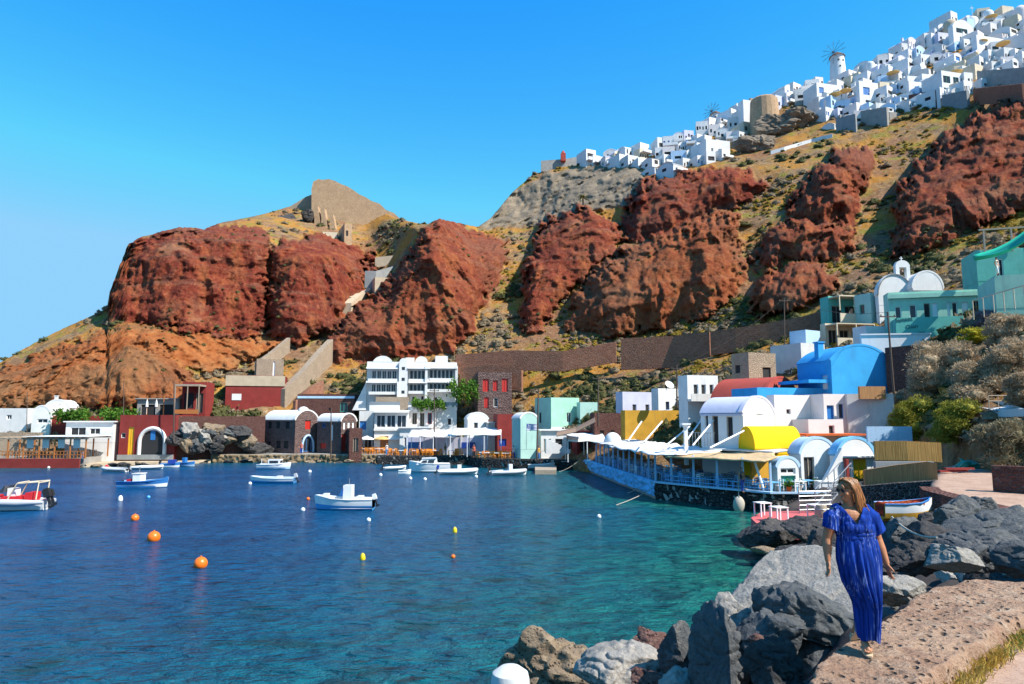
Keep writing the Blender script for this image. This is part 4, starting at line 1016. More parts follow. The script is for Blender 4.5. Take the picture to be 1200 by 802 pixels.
mb = MB(); p = at(961, 574, 49.4); mb.add([(0, 0, 0), (1.9, 0, 0), (1.9, 0, 2.9), (0, .35, 0), (1.9, .35, 0), (1.9, .35, 2.9)], [(0, 1, 2), (5, 4, 3), (0, 3, 4, 1), (1, 4, 5, 2), (2, 5, 3, 0)])
tag(mb.build('stair_wall', M['white'], loc=p, rz=radians(10)), 'sloping white stair wall between the two vaulted houses', 'wall')
# canopy behind
p0 = at(945, 511, 54.5); mb = MB(); mb.bx(0, 5.4, 0, 3., 0, .14); mb.bx(.0, .12, 0, .12, -2.2, 0); mb.bx(5.2, 5.32, 0, .12, -2.2, 0)
tag(mb.build('canopy', M['orangered'], loc=p0, rz=radians(8)), 'thin orange red canopy behind the two vaulted houses', 'canopy')
house('yellow_house', 'bright yellow barrel vault behind the reed roof', 867, 885, 939, 501, 533, 53, 12, roof='vaultx', wall='yellow', roofm='yellow', rise=1.7, d=3.2, flank=[(.35, .65, .25, .75, 'o')], found=4)
def ex_wh(r, w, d, h):
    mb = MB()
    for i in range(9): mb.bx(-.9, -.86, 2.2+i*.3, 2.24+i*.3, -.2, .85)
    mb.bx(-.91, -.85, 2.1, 4.8, .85, .9); mb.build('railing', M['greym'], r); boxpart(r, 'cornice', 'lav', (-.12, -.01, .02, d-.02, h*.60, h*.635))
house('vaulted_house', 'tall white vaulted house with railed flank above the terrace roof', 822, 872, 909, 465, 521, 55, 38, roof='vault', wall='white', roofm='lav', rise=1.35,
      front=[(.42, .62, .62, .78, 'wd'), (.70, .82, .10, .24, 'wd')], flank=[(.10, .18, .30, .62, 'wd'), (.28, .42, .0, .60, 'dd'), (.62, .76, .14, .58, 'dd')], extra=ex_wh, found=5)
house('pale_house', 'long pale pink house with narrow blue door on the right', 900, 909, 971, 467, 512, 59, 16, roof='flat', wall='pinkwhite', d=6.,
      front=[(.22, .30, .58, .72, 'wd'), (.42, .52, .02, .22, 'wd'), (.70, .80, .66, .8, 'o')], found=5)
house('pink_house', 'pinkish wing with deep blue door and window beside the long pale house', None, 967, 995, 466, 508, 58.2, 10, roof='flat', wall='pinkwhite', d=5., front=[(.12, .42, .25, .78, 'db'), (.62, .82, .42, .82, 'wb')], found=5)
house('white_house', 'blank bright cream white house end below the blue vault', None, 995, 1050, 466, 512, 58, -10, roof='flat', wall='white2', d=5., found=5)
house('white_hut', 'little white box hut with one framed window by the canopy', None, 948, 989, 493, 512, 57, 8, roof='flat', wall='white', d=2.5, front=[(.58, .74, .15, .7, 'wd')], parapet=.1)
house('red_house', 'house with dusty red barrel roof and orange gable', 834, 897, 936, 441, 476, 66, 42, roof='vault', wall='redvault', roofm='redvault', rise=2.0, found=4, extra=lambda r, w, d, h: boxpart(r, 'gable', 'orangered', (.3, w-.3, -.06, -.005, 0, h-2.0)))
boxlab = house('terrace_house', 'flat blue terrace block under the red barrel roof', None, 888, 966, 458, 480, 62.5, 16, roof='flat', wall='bluewall', d=4., found=4)
def ex_blue(r, w, d, h):
    chimney(r, -.3+.8, d*.45, h*.80, 'bluewall', 1.4, .3)
    boxpart(r, 'flat_roof', 'bluewall', (-2.2, -.02, .3, d, h*.30, h*.36))
house('blue_house', 'big cobalt blue vaulted house with wavy gable', 936, 976, 1046, 404, 468, 63, 12, roof='vault', wall='bluewall', roofm='bluewall', rise=1.5, found=4, flank=[(.72, .88, .18, .45, 'ww')], extra=ex_blue)
mb = MB(); p = at(1008, 467, 57); mb.bx(0, 2.3, 0, .25, -.05, 1.0); tag(mb.build('brick_wall', M['bamboo2'], loc=p, rz=radians(6)), 'short tan screen wall in front of the blue house', 'wall')
house('stone_house', 'ruined tan stone house with dark doorway above the red barrel roof', 858, 878, 910, 414, 446, 74, 25, roof='flat', wall='tan_st', parapet=.1, front=[(.5, .8, .05, .5, 'o')], flank=[(.2, .5, .3, .6, 'o')], found=4)
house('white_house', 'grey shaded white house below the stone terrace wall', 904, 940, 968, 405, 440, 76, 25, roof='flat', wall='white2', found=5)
house('white_house', 'white hut with pale blue front on the upper lane', 926, 945, 962, 388, 410, 80, 30, roof='flat', wall='palebl', found=5, parapet=.15)
house('white_house', 'white house with balustrade left of the red barrel roof', 795, 806, 842, 443, 468, 74, 15, roof='flat', wall='white', front=[(.2, .35, .15, .7, 'wd'), (.45, .6, .15, .7, 'wd'), (.72, .85, .15, .7, 'wd')], found=5, extra=lambda r, w, d, h: boxpart(r, 'balcony', 'white2', (-.2, w+.1, -1.1, -.01, -.25, .0), (-.2, w+.1, -1.1, -1.0, 0, .55)))
house('white_house', 'low white house beside the ochre building', 790, 800, 838, 470, 496, 90, 20, roof='vault', wall='white2', rise=1.2, found=5, front=[(.25, .4, .1, .5, 'wd'), (.6, .8, .0, .55, 'dd')])
house('ochre_house', 'wide ochre yellow building with stepped parapet over the terrace', 728, 733, 812, 484, 522, 80, 10, roof='flat', wall='ochre', d=6, found=4, front=[(.56, .6, .55, .62, 'o')], extra=lambda r, w, d, h: boxpart(r, 'parapet', 'ochre', (w*.82, w*.94, -.02, .4, h+.31, h+.8)))
house('brick_house', 'dark red brick building left of the ochre building', 692, 697, 728, 487, 522, 87, 10, roof='flat', wall='red_st', d=5, found=3, front=[(.2, .35, .2, .5, 'o'), (.6, .75, .0, .5, 'dd')])
house('lavender_house', 'pale lavender house with flat roof behind the brick building', 722, 730, 768, 462, 492, 90, 22, roof='flat', wall='lav', d=6, found=4, front=[(.3, .42, .3, .6, 'wd'), (.7, .82, .3, .6, 'wd')])
house('white_house', 'white house with sunlit front between lavender house and balustrade house', 764, 772, 800, 458, 490, 86, 25, roof='flat', wall='white', d=6, found=4, front=[(.3, .45, .3, .6, 'wb')])
def ex_mint(r, w, d, h): boxpart(r, 'plinth', 'white', (-.1, w+.1, -.12, -.01, -.1, .25))
house('mint_house', 'two storey mint green house with one small window', 627, 646, 679, 468, 503, 97, 28, roof='flat', wall='mint', found=3, front=[(.55, .72, .22, .55, 'w')], flank=[(.25, .4, .2, .55, 'o')], extra=ex_mint, parapet=.25)
house('green_house', 'lower pale green wing to the right of the mint house', 676, 680, 702, 474, 500, 97.5, 20, roof='flat', wall='paleteal', d=5, found=3, front=[(.25, .5, .1, .5, 'wb')])
house('pale_vault', 'narrow pale turquoise vaulted house beside the blue flag', 600, 610, 630, 484, 527, 90, 25, roof='vault', wall='paleteal', roofm='white', rise=.8, found=3, front=[(.4, .6, .5, .7, 'wd')])
# igloo shaped oven
p = at(718, 519, 78); mb = MB(); mb.lathe([(1.0, -.6), (1.0, .2), (.9, .6), (.62, .95), (.3, 1.12), (.02, 1.18)], 20); tag(mb.build('dome', M['white'], loc=p, smooth=50), 'small white plastered dome next to the brick building', 'dome')

# ---------------------------------------------------------------- teal hotel on the right slope
def ex_hotel(r, w, d, h):
    boxpart(r, 'balcony', 'teal', (w*.02, w*.66, -1.35, -1.2, -.2, h*.46), (w*.02, w*.66, -1.2, -.01, -.2, .0), (w*.02, w*.045, -1.2, -.01, 0, h*.44))
    boxpart(r, 'cornice', 'mint', (-.15, w+.1, -.3, -.005, h*.93, h*1.02))
hot = house('hotel', 'long turquoise hotel with row of shuttered windows and painted writing', 1038, 1044, 1168, 347, 399, 71, -14, cat='hotel', roof='flat', wall='mint', d=7., found=5, parapet=.35,
    front=[(.06, .12, .30, .75, 'w'), (.20, .27, .34, .78, 'w'), (.34, .40, .34, .80, 'dd'), (.42, .47, .34, .80, 'ww'), (.56, .59, .36, .80, 'ww'), (.61, .66, .36, .80, 'w'), (.70, .76, .34, .80, 'ww'), (.80, .88, .34, .82, 'dd'), (.08, .14, .02, .2, 'wd'), (.24, .28, .02, .2, 'ww')], extra=ex_hotel)
# painted writing on the balcony wall
def text(name, body, size, loc, rot, mat, parent=None, ext=.01):
    cu = bpy.data.curves.new(name, 'FONT'); cu.body = body; cu.size = size; cu.extrude = ext; cu.align_x = 'LEFT'; o = bpy.data.objects.new('tmp', cu); COL.objects.link(o)
    dg = bpy.context.evaluated_depsgraph_get(); me = bpy.data.meshes.new_from_object(o.evaluated_get(dg)); bpy.data.objects.remove(o); me.materials.clear(); me.materials.append(mat)
    q = bpy.data.objects.new(name, me); COL.objects.link(q); q.location = loc; q.rotation_euler = rot
    if parent is not None: q.parent = parent
    return q
M['ink'] = paint('dark_green_lettering', (.01, .06, .06), .6)
hh = hot['h']
for body_, x_, z_, sz in (('Sunset', .15, .36, .62), ('Gian', 1.1, .21, .60), ('cave', 2.2, .10, .34)): text('lettering', body_, sz, (x_, -1.37, hh*z_), (pi/2, -.10, 0), M['ink'], hot)
boxpart(hot, 'notice', 'white', (hot['w']*.60, hot['w']*.60+.75, -1.40, -1.36, hh*.12, hh*.24))
house('hotel_wing', 'plain mint green wing at the upper end of the hotel', None, 1168, 1232, 325, 362, 60, -22, cat='hotel', roof='flat', wall='mint', d=6., found=7, parapet=.12)
house('turquoise_house', 'small turquoise house end left of the white chapel', 1003, 1022, 1048, 346, 384, 84, 24, roof='flat', wall='paleteal', found=5, flank=[(.3, .6, .45, .75, 'wt')], d=5)
def ex_per(r, w, d, h): boxpart(r, 'pergola', 'cream', (0, w, -2.2, 0, h*.98, h*1.03), (0, .12, -2.2, -2.08, h*.4, h*.98), (w-.12, w, -2.2, -2.08, h*.4, h*.98), (w*.5, w*.5+.1, -2.2, -2.1, h*.4, h*.98)); boxpart(r, 'parapet', 'cream', (-.1, w+.1, -2.4, -2.25, -.5, h*.28))
house('veranda_house', 'cream veranda with pergola roof below the red cliff', 962, 972, 1006, 350, 378, 88, 10, roof='flat', wall='teal', d=3, found=5, front=[(.1, .45, 0., .7, 'dd'), (.55, .9, 0., .7, 'dd')], extra=ex_per)
house('veranda_house', 'lower beige veranda with shaded doors under the cream veranda', 962, 968, 1012, 382, 405, 82, 10, roof='flat', wall='cream', d=3, found=5, front=[(.08, .3, 0., .8, 'dd'), (.38, .62, 0., .8, 'dd'), (.7, .94, 0., .8, 'dd')], extra=ex_per)
house('white_house', 'white hut with two tiny windows below the turquoise hotel', 1000, 1016, 1040, 384, 406, 72, 15, roof='flat', wall='white', found=5, front=[(.2, .36, .4, .72, 'wd'), (.6, .74, .4, .72, 'wd')], parapet=.2, d=4)
mb = MB(); p = at(1010, 406, 68); mb.bx(0, 6.4, 0, .5, -1.6, 1.1); mb.bx(-.1, 6.5, -.1, .6, 1.1, 1.25); tag(mb.build('lane_wall', M['white'], loc=p, rz=radians(-8)), 'long white parapet wall above the big blue house', 'wall')
wall_line('stone_wall', [tuple(at(1040, 420, 64).xy), tuple(at(1096, 414, 60).xy)], at(1040, 440, 64).z-3, at(1040, 408, 64).z, .6, M['red_st'], 'dark rubble wall between the blue house and the dry bushes')
# chapel
def ex_chapel(r, w, d, h):
    B = MB(); cx = w*.80; z0 = h-.9
    B.bx(cx-.9, cx-.45, .2, .7, z0, z0+1.9); B.bx(cx+.45, cx+.9, .2, .7, z0, z0+1.9); B.bx(cx-.9, cx+.9, .2, .7, z0+1.9, z0+2.2)
    A = arc(1.8, .6, 8); B.loft([[(cx-.9+x, y, z0+2.2+z) for x, z in A] for y in (.2, .7)], cap=True); B.bx(cx-.05, cx+.05, .4, .5, z0+2.8, z0+3.3); B.bx(cx-.22, cx+.22, .42, .48, z0+3.05, z0+3.12)
    bt = B.build('bell_tower', M['white'], r); b = MB(); b.lathe([(.22, 0), (.16, .18), (.1, .3), (.02, .36)], 10, (cx, .45, z0+1.35)); b.build('bell', M['wood'], bt)
    A = arc(w, 2.6); R = MB(); R.loft([[(w/2+(x-w/2)*1.05, y, h-2.6+z*1.05) for x, z in A]+[(x, y, h-2.6+z) for x, z in reversed(A)] for y in (-.12, .1)]); R.build('arch_trim', M['greyblue'], r)
house('chapel', 'white vaulted chapel with small bell tower and blue window', 1026, 1030, 1070, 322, 358, 83, 2, cat='chapel', roof='vault', wall='white', roofm='white', rise=2.6, d=7, found=6, front=[(.45, .62, .42, .66, 'wb')], extra=ex_chapel)
house('chapel_annex', 'second white vault joined to the right of the chapel', None, 1071, 1106, 318, 352, 82, 2, cat='chapel', roof='vault', wall='white', roofm='white', rise=2.2, d=7, found=6, extra=lambda r, w, d, h: boxpart(r, 'cornice', 'greyblue', (0, w, -.1, -.005, h*.3, h*.34)))
house('turquoise_house', 'turquoise house with shaded terrace at the top right', 1128, 1146, 1240, 297, 330, 72, -16, roof='flat', wall='teal', d=5, found=6, front=[(.24, .34, .15, .75, 'wd')], extra=lambda r, w, d, h: boxpart(r, 'pergola_frame', 'palewood', (w*.1, w*.12, -.3, -.1, h, h+2.4), (w*.45, w*.47, -.3, -.1, h, h+2.4), (w*.8, w*.82, -.3, -.1, h, h+2.4), (w*.05, w*1., -.3, -.1, h+2.4, h+2.55)))
# green shade net
a, b_, c, d_ = at(1140, 299, 71), at(1225, 250, 62), at(1228, 262, 56), at(1142, 301, 66); mb = MB(); rows = []
for i in range(13):
    u = i/12; p, q = a.lerp(b_, u), d_.lerp(c, u); rows.append([tuple(p.lerp(q, v/6)-Vector((0, 0, .5*sin(pi*v/6)+.9*sin(pi*u)*.8))) for v in range(7)])
mb.loft(rows, cap=False, closed=False); o = mb.build('shade_net', M['greenc'], smooth=80); tag(o, 'bright green shade net stretched over the top right terrace', 'shade net'); sm = o.modifiers.new('t', 'SOLIDIFY'); sm.thickness = .03
# stair railing at the right
mb = MB(); P = [at(1140+i*12, 359-i*3.4, 59-i*1.0) for i in range(7)]
mb.tube([p+Vector((0, 0, .5)) for p in P], .05, 6)
for p in P: mb.tube([p-Vector((0, 0, 1.2)), p+Vector((0, 0, .5))], .045, 6)
tag(mb.build('railing', M['cream']), 'cream stair railing running up below the hotel wing', 'railing')

# ---------------------------------------------------------------- long stone terrace walls on the slope
def px_wall(name, pts, hpx, mat, label, th=.7):
    P = [at(px, py, Y) for px, py, Y in pts]; zs1 = [p.z for p in P]; zs0 = [p.z-hpx*p.y/800-1.5 for p in P]
    return wall_line(name, [(p.x, p.y) for p in P], zs0, zs1, th, mat, label)
px_wall('terrace_wall', [(535,416,118),(600,411,115),(660,412,112),(722,401,110)], 13, M['brown_st'], 'dark brown stone terrace wall right of the white hotel')
px_wall('terrace_wall', [(728,397,107),(790,394,104),(832,389,101)], 26, M['brown_st'], 'tall brown stone terrace wall in the middle of the slope')
px_wall('terrace_wall', [(833,389,100),(862,385,98),(900,379,96),(938,372,94),(972,363,92)], 16, M['brown_st'], 'reddish stone terrace wall leading up to the verandas')
px_wall('terrace_wall', [(540,432,114),(575,428,112),(612,434,110)], 14, M['brown_st'], 'low brown stone wall above the house with red shutters')

# ---------------------------------------------------------------- middle: hotel and quay buildings
def ex_white_hotel(r, w, d, h):
    b = lambda n, m, *x: boxpart(r, n, m, *x)
    for (x0, x1, z, p_) in ((.02*w, .34*w, .62*h, .34), (.46*w, .70*w, .62*h, .34), (.68*w, .97*w, .64*h, .34), (.03*w, .33*w, .35*h, .3), (.46*w, .66*w, .37*h, .3), (.66*w, .97*w, .41*h, .3)): b('balcony', 'white', (x0, x1, -1.5, -.01, z-.16, z), (x0, x1, -1.5, -1.40, z, z+p_))
    for (x0, x1, z) in ((.0*w, .34*w, .88*h), (.45*w, .70*w, .89*h), (.70*w, 1.0*w, .90*h), (.0*w, .33*w, .585*h), (.46*w, .67*w, .585*h), (.67*w, .98*w, .60*h)):
        c_ = MB(); c_.add([(x0, -.01, z+.45), (x1, -.01, z+.45), (x1, -1.9, z+.02), (x0, -1.9, z+.02), (x0, -.01, z+.25), (x1, -.01, z+.25), (x1, -1.9, z-.1), (x0, -1.9, z-.1)], [(0, 3, 2, 1), (4, 5, 6, 7), (0, 1, 5, 4), (2, 3, 7, 6), (1, 2, 6, 5), (3, 0, 4, 7)]); c_.build('canopy', M['white'], r)
    for cx, cw in ((.17*w, .22*w), (.60*w, .14*w)):
        A = arc(cw, 1.0, 10); g_ = MB(); g_.loft([[(cx-cw/2+x, y, h+.28+z) for x, z in A] for y in (-.05, .3)]); g_.build('parapet_arch', M['white'], r)
    for x_, z0_, z1_ in ((.35*w, .0, .60*h), (.655*w, .0, .95*h), (.99*w, .0, .95*h)): b('pier', 'white', (x_-.2, x_+.2, -1.75, -.02, z0_, z1_))
    T = MB(); x0, x1 = .355*w, .45*w; A = arc(x1-x0, .8, 8); z1 = h*1.0
    T.bx(x0, x1, -1.7, -.02, 0, z1); T.loft([[(x0+x, y, z1+z) for x, z in A] for y in (-1.7, -.02)]); t = T.build('stair_tower', M['white'], r)
    for z in (.35, .62, .85): q = MB(); q.bx((x0+x1)/2-.25, (x0+x1)/2+.25, -1.72, -1.69, h*z, h*z+.5); q.build('window', M['glass'], r)
    b('roof_hut', 'white', (.42*w, .52*w, 2, 4.5, h, h+1.2)); b('roof_hut', 'white', (.76*w, .9*w, 1.5, 4, h, h+1.5)); b('roof_hut', 'white', (.12*w, .26*w, 1.5, 4, h, h+.8))
    S = MB(); S.add([(-2.2, -.3, 0), (0, -.3, 0), (0, -.3, h*.62), (-2.2, 5, 0), (0, 5, 0), (0, 5, h*.62)], [(0, 1, 2), (5, 4, 3), (0, 3, 4, 1), (2, 1, 4, 5), (0, 2, 5, 3)]); S.build('buttress', M['white'], r)
    b('terrace_wall', 'white', (.05*w, .98*w, -3.4, -1.75, -2, h*.10)); b('rail', 'greym', (.05*w, .98*w, -3.4, -3.36, h*.10, h*.17))
wf = []
for (u0, u1, n, v0, v1) in ((.05, .33, 5, .66, .85), (.47, .645, 4, .66, .86), (.69, .96, 6, .67, .88), (.05, .32, 5, .38, .56), (.47, .64, 4, .40, .56), (.69, .96, 6, .43, .58)):
    for k in range(n): wf.append((u0+(u1-u0)*(k+.06)/n, u0+(u1-u0)*(k+.94)/n, v0, v1, 'w'))
for u0, v0 in ((.10, .2), (.22, .2), (.50, .21), (.60, .22), (.75, .2)): wf.append((u0, u0+.035, v0, v0+.09, 'wd'))
house('white_hotel', 'white terraced hotel of three storeys with vault tower below the red cliff', 419, 429, 535, 426, 481, 112, 8, cat='hotel', roof='flat', wall='white', d=8, found=6, front=wf, extra=ex_white_hotel)
house('shutter_house', 'dark stone house with three bright red shutters', 555, 560, 600, 437, 478, 108, 8, roof='flat', wall='purple_st', d=6, found=3, parapet=.15,
      front=[(.14, .32, .46, .82, 'sr'), (.44, .58, .48, .78, 'sr'), (.70, .88, .46, .84, 'sr'), (.18, .32, .0, .3, 'dr'), (.46, .58, .02, .28, 'wd')])
def ex_taverna(r, w, d, h): boxpart(r, 'canopy', 'cloth', (-.1, w+.1, -.9, -.01, h*.96, h*1.0)); boxpart(r, 'sill', 'white', (-.05, w+.05, -.3, -.01, h*.50, h*.55))
house('taverna', 'white waterfront taverna with upper row of glass and orange brown door', 434, 438, 478, 482, 528, 106, 6, cat='restaurant', roof='slab', wall='white', d=6, found=2,
      front=[(.06, .32, .58, .9, 'w'), (.36, .62, .58, .9, 'w'), (.66, .94, .58, .9, 'w'), (.18, .42, .0, .36, 'do')], extra=ex_taverna)
house('loft', 'brown stone loft above the white taverna', None, 440, 478, 466, 481, 109, 6, roof='flat', wall='tan_st', d=5, found=2, parapet=.1)
house('stone_house', 'pinkish beige stone house with three openings beside the taverna', None, 478, 511, 478, 502, 108, 6, roof='flat', wall='pinkwhite', d=5, found=3, front=[(.15, .32, .2, .75, 'dd'), (.42, .58, .1, .75, 'dd'), (.70, .85, .2, .75, 'wr')], parapet=.15)
house('white_house', 'white stepped house with small window under the green vines', None, 511, 535, 477, 504, 109, 6, roof='flat', wall='white', d=5, found=3, front=[(.55, .75, .2, .5, 'wd')], parapet=.2)
house('white_house', 'low white restaurant kitchen with blue panels on the quay', 466, 468, 503, 502, 529, 104, 4, roof='slab', wall='white', d=4, found=2, front=[(.15, .5, .2, .6, 'wd'), (.65, .9, .0, .7, 'dd')])
house('white_house', 'small white stepped house with arched gable above the canopies', 544, 548, 572, 484, 507, 103, 20, roof='vault', wall='white', d=5, found=3, rise=1., front=[(.3, .5, .2, .5, 'wd')])
house('white_house', 'tiny white house with brown awning near the red house', None, 572, 590, 496, 509, 101, 8, roof='slab', wall='white2', d=4, found=3)
house('red_house', 'small dark red house with bright blue shutter on the quay', 578, 583, 602, 488, 527, 98, 8, roof='flat', wall='redwall', d=4, found=2, front=[(.1, .55, .1, .32, 'sbl')])

# ---------------------------------------------------------------- left: churches and red buildings
def ex_ch1(r, w, d, h):
    D = MB(); D.sphere((w*.5, .9, h-.1), (.9, .8, .7), 14, 8); D.build('dome', M['white'], r, smooth=50)
    A = MB(); pts = [(w*.55+1.1*cos(t), -.1, h*.12+1.7*sin(t)*1.0) for t in [pi*i/12 for i in range(13)]]; A.tube([(w*.55+1.1, -.1, -.1)]+pts+[(w*.55-1.1, -.1, -.1)], .16, 6); A.build('arch_trim', M['palebl'], r)
house('church', 'purple grey stone church with white vault roof and red upper door', 308, 345, 372, 481, 530, 104, 58, cat='church', roof='vault', wall='purple_st', roofm='white', rise=1.5, found=2,
      front=[(.42, .66, .54, .80, 'dr'), (.30, .74, .0, .34, 'wb')], flank=[(.14, .26, .56, .72, 'o'), (.40, .52, .56, .72, 'o'), (.70, .82, .56, .72, 'o'), (.14, .24, .10, .24, 'o'), (.42, .56, .08, .26, 'o'), (.66, .80, .08, .26, 'o')], extra=ex_ch1)
house('church', 'smaller red stone church with white vault roof and arched door', 371, 399, 417, 485, 529, 103, 56, cat='church', roof='vault', wall='purple_st', roofm='white', rise=1.2, found=2,
      front=[(.14, .28, .58, .80, 'ww'), (.42, .58, .58, .86, 'ww'), (.72, .86, .58, .80, 'ww'), (.05, .35, .0, .45, 'dr'), (.58, .86, .0, .38, 'do')], flank=[(.2, .35, .62, .75, 'wb'), (.55, .66, .28, .70, 'ww'), (.15, .4, .05, .2, 'sr')])
house('porch', 'pinkish stone porch joined to the smaller church', None, 409, 424, 503, 530, 101, 20, cat='porch', roof='flat', wall='red_st', d=3, found=2, front=[(.3, .7, .0, .6, 'dd')], parapet=.1)
house('stone_house', 'long stone house with green arched window behind the churches', 344, 348, 415, 464, 484, 112, 4, roof='flat', wall='red_st', d=5, found=3, front=[(.75, .88, .05, .6, 'wt'), (.55, .6, .1, .3, 'o')], parapet=.3, extra=lambda r, w, d, h: boxpart(r, 'rail', 'palebl', (0, w, -.06, -.01, h*.85, h*.98)))
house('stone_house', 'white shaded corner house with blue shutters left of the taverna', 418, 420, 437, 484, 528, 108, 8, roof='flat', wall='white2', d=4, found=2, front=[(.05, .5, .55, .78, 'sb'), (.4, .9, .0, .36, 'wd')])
def ex_red(r, w, d, h):
    boxpart(r, 'upper_band', 'beige', (-.05, w+.05, -.12, .3, h*.74, h*1.0)); boxpart(r, 'base_band', 'grey', (-.05, w+.05, -.12, -.003, -.1, h*.12)); boxpart(r, 'sign_panel', 'white', (w*.11, w*.27, -.06, -.004, h*.38, h*.54))
house('red_warehouse', 'dark red warehouse with beige top band and white panel', 237, 263, 332, 440, 487, 114, 14, cat='warehouse', roof='flat', wall='redwall', found=4, extra=ex_red, parapet=.05)
house('stone_house', 'roofless beige stone building on the slope above the warehouse', 283, 300, 332, 421, 444, 122, 20, roof='flat', wall='tan_st', found=4, parapet=.1, front=[(.6, .68, .1, .9, 'ww')], d=5)
house('stone_house', 'flat brown ruin on the orange slope left of the stone building', None, 226, 282, 434, 446, 124, 6, roof='slab', wall='brown_st', d=5, found=4, front=[(.55, .8, .05, .8, 'o')])
def ex_terr(r, w, d, h): boxpart(r, 'pergola', 'palewood', (0, w, -3, 0, h*.9, h*.96), (0, .12, -3, -2.9, 0, h*.9), (w*.5, w*.5+.12, -3, -2.9, 0, h*.9), (w-.12, w, -3, -2.9, 0, h*.9)); boxpart(r, 'rail', 'woodor', (0, w, -3.1, -3.05, .1, .75))
house('terrace_house', 'shaded upper restaurant terrace with red walls and wooden rail', 208, 212, 240, 450, 486, 108, 6, cat='restaurant', roof='flat', wall='redwall', d=4, found=4, front=[(.1, .5, .2, .7, 'o'), (.6, .9, .05, .7, 'dd')], extra=ex_terr)
house('terrace_house', 'low dark terrace with folded sunshades on the red wall', 158, 160, 208, 468, 489, 107, 4, cat='restaurant', roof='slab', wall='grey', d=4, found=3, front=[(.1, .45, .1, .7, 'o'), (.55, .9, .1, .7, 'o')], extra=lambda r, w, d, h: boxpart(r, 'post', 'woodor', (w*.3, w*.3+.12, -1, -.9, -.5, h*1.2), (w*.7, w*.7+.12, -1, -.9, -.5, h*1.2)))
def ex_arch(r, w, d, h):
    A = MB(); cx, rr_ = w*.60, 1.75; pts = [(cx+rr_*cos(t), -.12, h*.42+rr_*sin(t)*1.05) for t in [pi*i/14 for i in range(15)]]
    A.tube([(cx+rr_, -.12, -.1)]+pts+[(cx-rr_, -.12, -.1)], .27, 8); A.build('arch_trim', M['white'], r)
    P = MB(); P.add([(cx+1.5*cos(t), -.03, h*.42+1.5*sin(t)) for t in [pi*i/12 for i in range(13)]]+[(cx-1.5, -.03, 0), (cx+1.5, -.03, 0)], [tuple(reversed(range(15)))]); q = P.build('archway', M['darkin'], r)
    boxpart(r, 'window', 'bluepaint', (cx-.3, cx+.35, -.06, -.035, h*.45, h*.70)); boxpart(r, 'base_band', 'greyblue', (.05, w-.05, -.4, -.16, -.1, h*.10))
house('red_house', 'dark red building with big white arch and yellow door on the quay', 134, 138, 204, 489, 538, 98, 4, roof='flat', wall='redwall', d=6, found=2, front=[(.16, .26, .08, .76, 'dy'), (.03, .11, .5, .62, 'wd')], extra=ex_arch)
wall_line('quay_wall', [tuple(at(204, 530, 99.5).xy), tuple(at(260, 530, 103).xy), tuple(at(309, 530, 106).xy)], 0, at(204, 488, 99.5).z, .8, M['red_st'], 'reddish stone wall over the dark rock between red house and church')
house('white_house', 'white vaulted house with big arched window at the far left', 29, 36, 58, 476, 507, 102, 12, roof='vault', wall='white', roofm='white', rise=1.9, found=3, d=5, front=[(.3, .85, .35, .7, 'w')])
house('white_house', 'second white vault behind the arched window house', None, 51, 80, 469, 500, 106, 8, roof='vault', wall='white', roofm='white', rise=1.3, found=3, d=5, extra=lambda r, w, d, h: chimney(r, w*.3, 1, h-.2, 'white', .8, .2))
house('white_house', 'long low white house at the left edge of the bay', None, -30, 30, 481, 508, 103, 2, roof='flat', wall='white', d=5, found=3, front=[(.6, .7, .6, .8, 'wd')])
wall_line('quay_wall', [(-80, 96), tuple(at(48, 520, 97).xy)], 0, at(20, 507, 97).z, .6, M['tan_st'], 'pinkish stone wall below the white houses at the left')
house('white_house', 'white flat roofed house with dark side windows behind the wooden pergola', 70, 76, 132, 495, 519, 97, 6, roof='slab', wall='white', d=5, found=3, front=[(.1, .42, .35, .75, 'wd'), (.5, .72, .4, .7, 'wd')])
house('planter', 'red brown garden wall with bright green plants on top', None, 60, 134, 488, 500, 103, 3, cat='planter', roof='flat', wall='redwall', d=4, found=3, parapet=.05)

house('white_house', 'low white quay house with dark openings under the mint house', None, 634, 676, 505, 529, 92, 8, roof='slab', wall='white', d=3, found=2, front=[(.08, .28, .0, .6, 'dd'), (.4, .6, .15, .6, 'o'), (.72, .92, .0, .65, 'dd')])
house('red_house', 'small red brown shop front right of the low white quay house', None, 676, 694, 507, 529, 89, 8, roof='slab', wall='redwall', d=3, found=2, front=[(.2, .75, .0, .7, 'o')])
mb = MB(); p = at(640, 529, 89.5)
for k in range(8): mb.bx(k*.4, k*.4+.4, 0, 1.2, -.3, 1.6-k*.2)
tag(mb.build('stairs', M['white'], loc=p, rz=.1), 'white stairs in front of the low quay house', 'stairs')
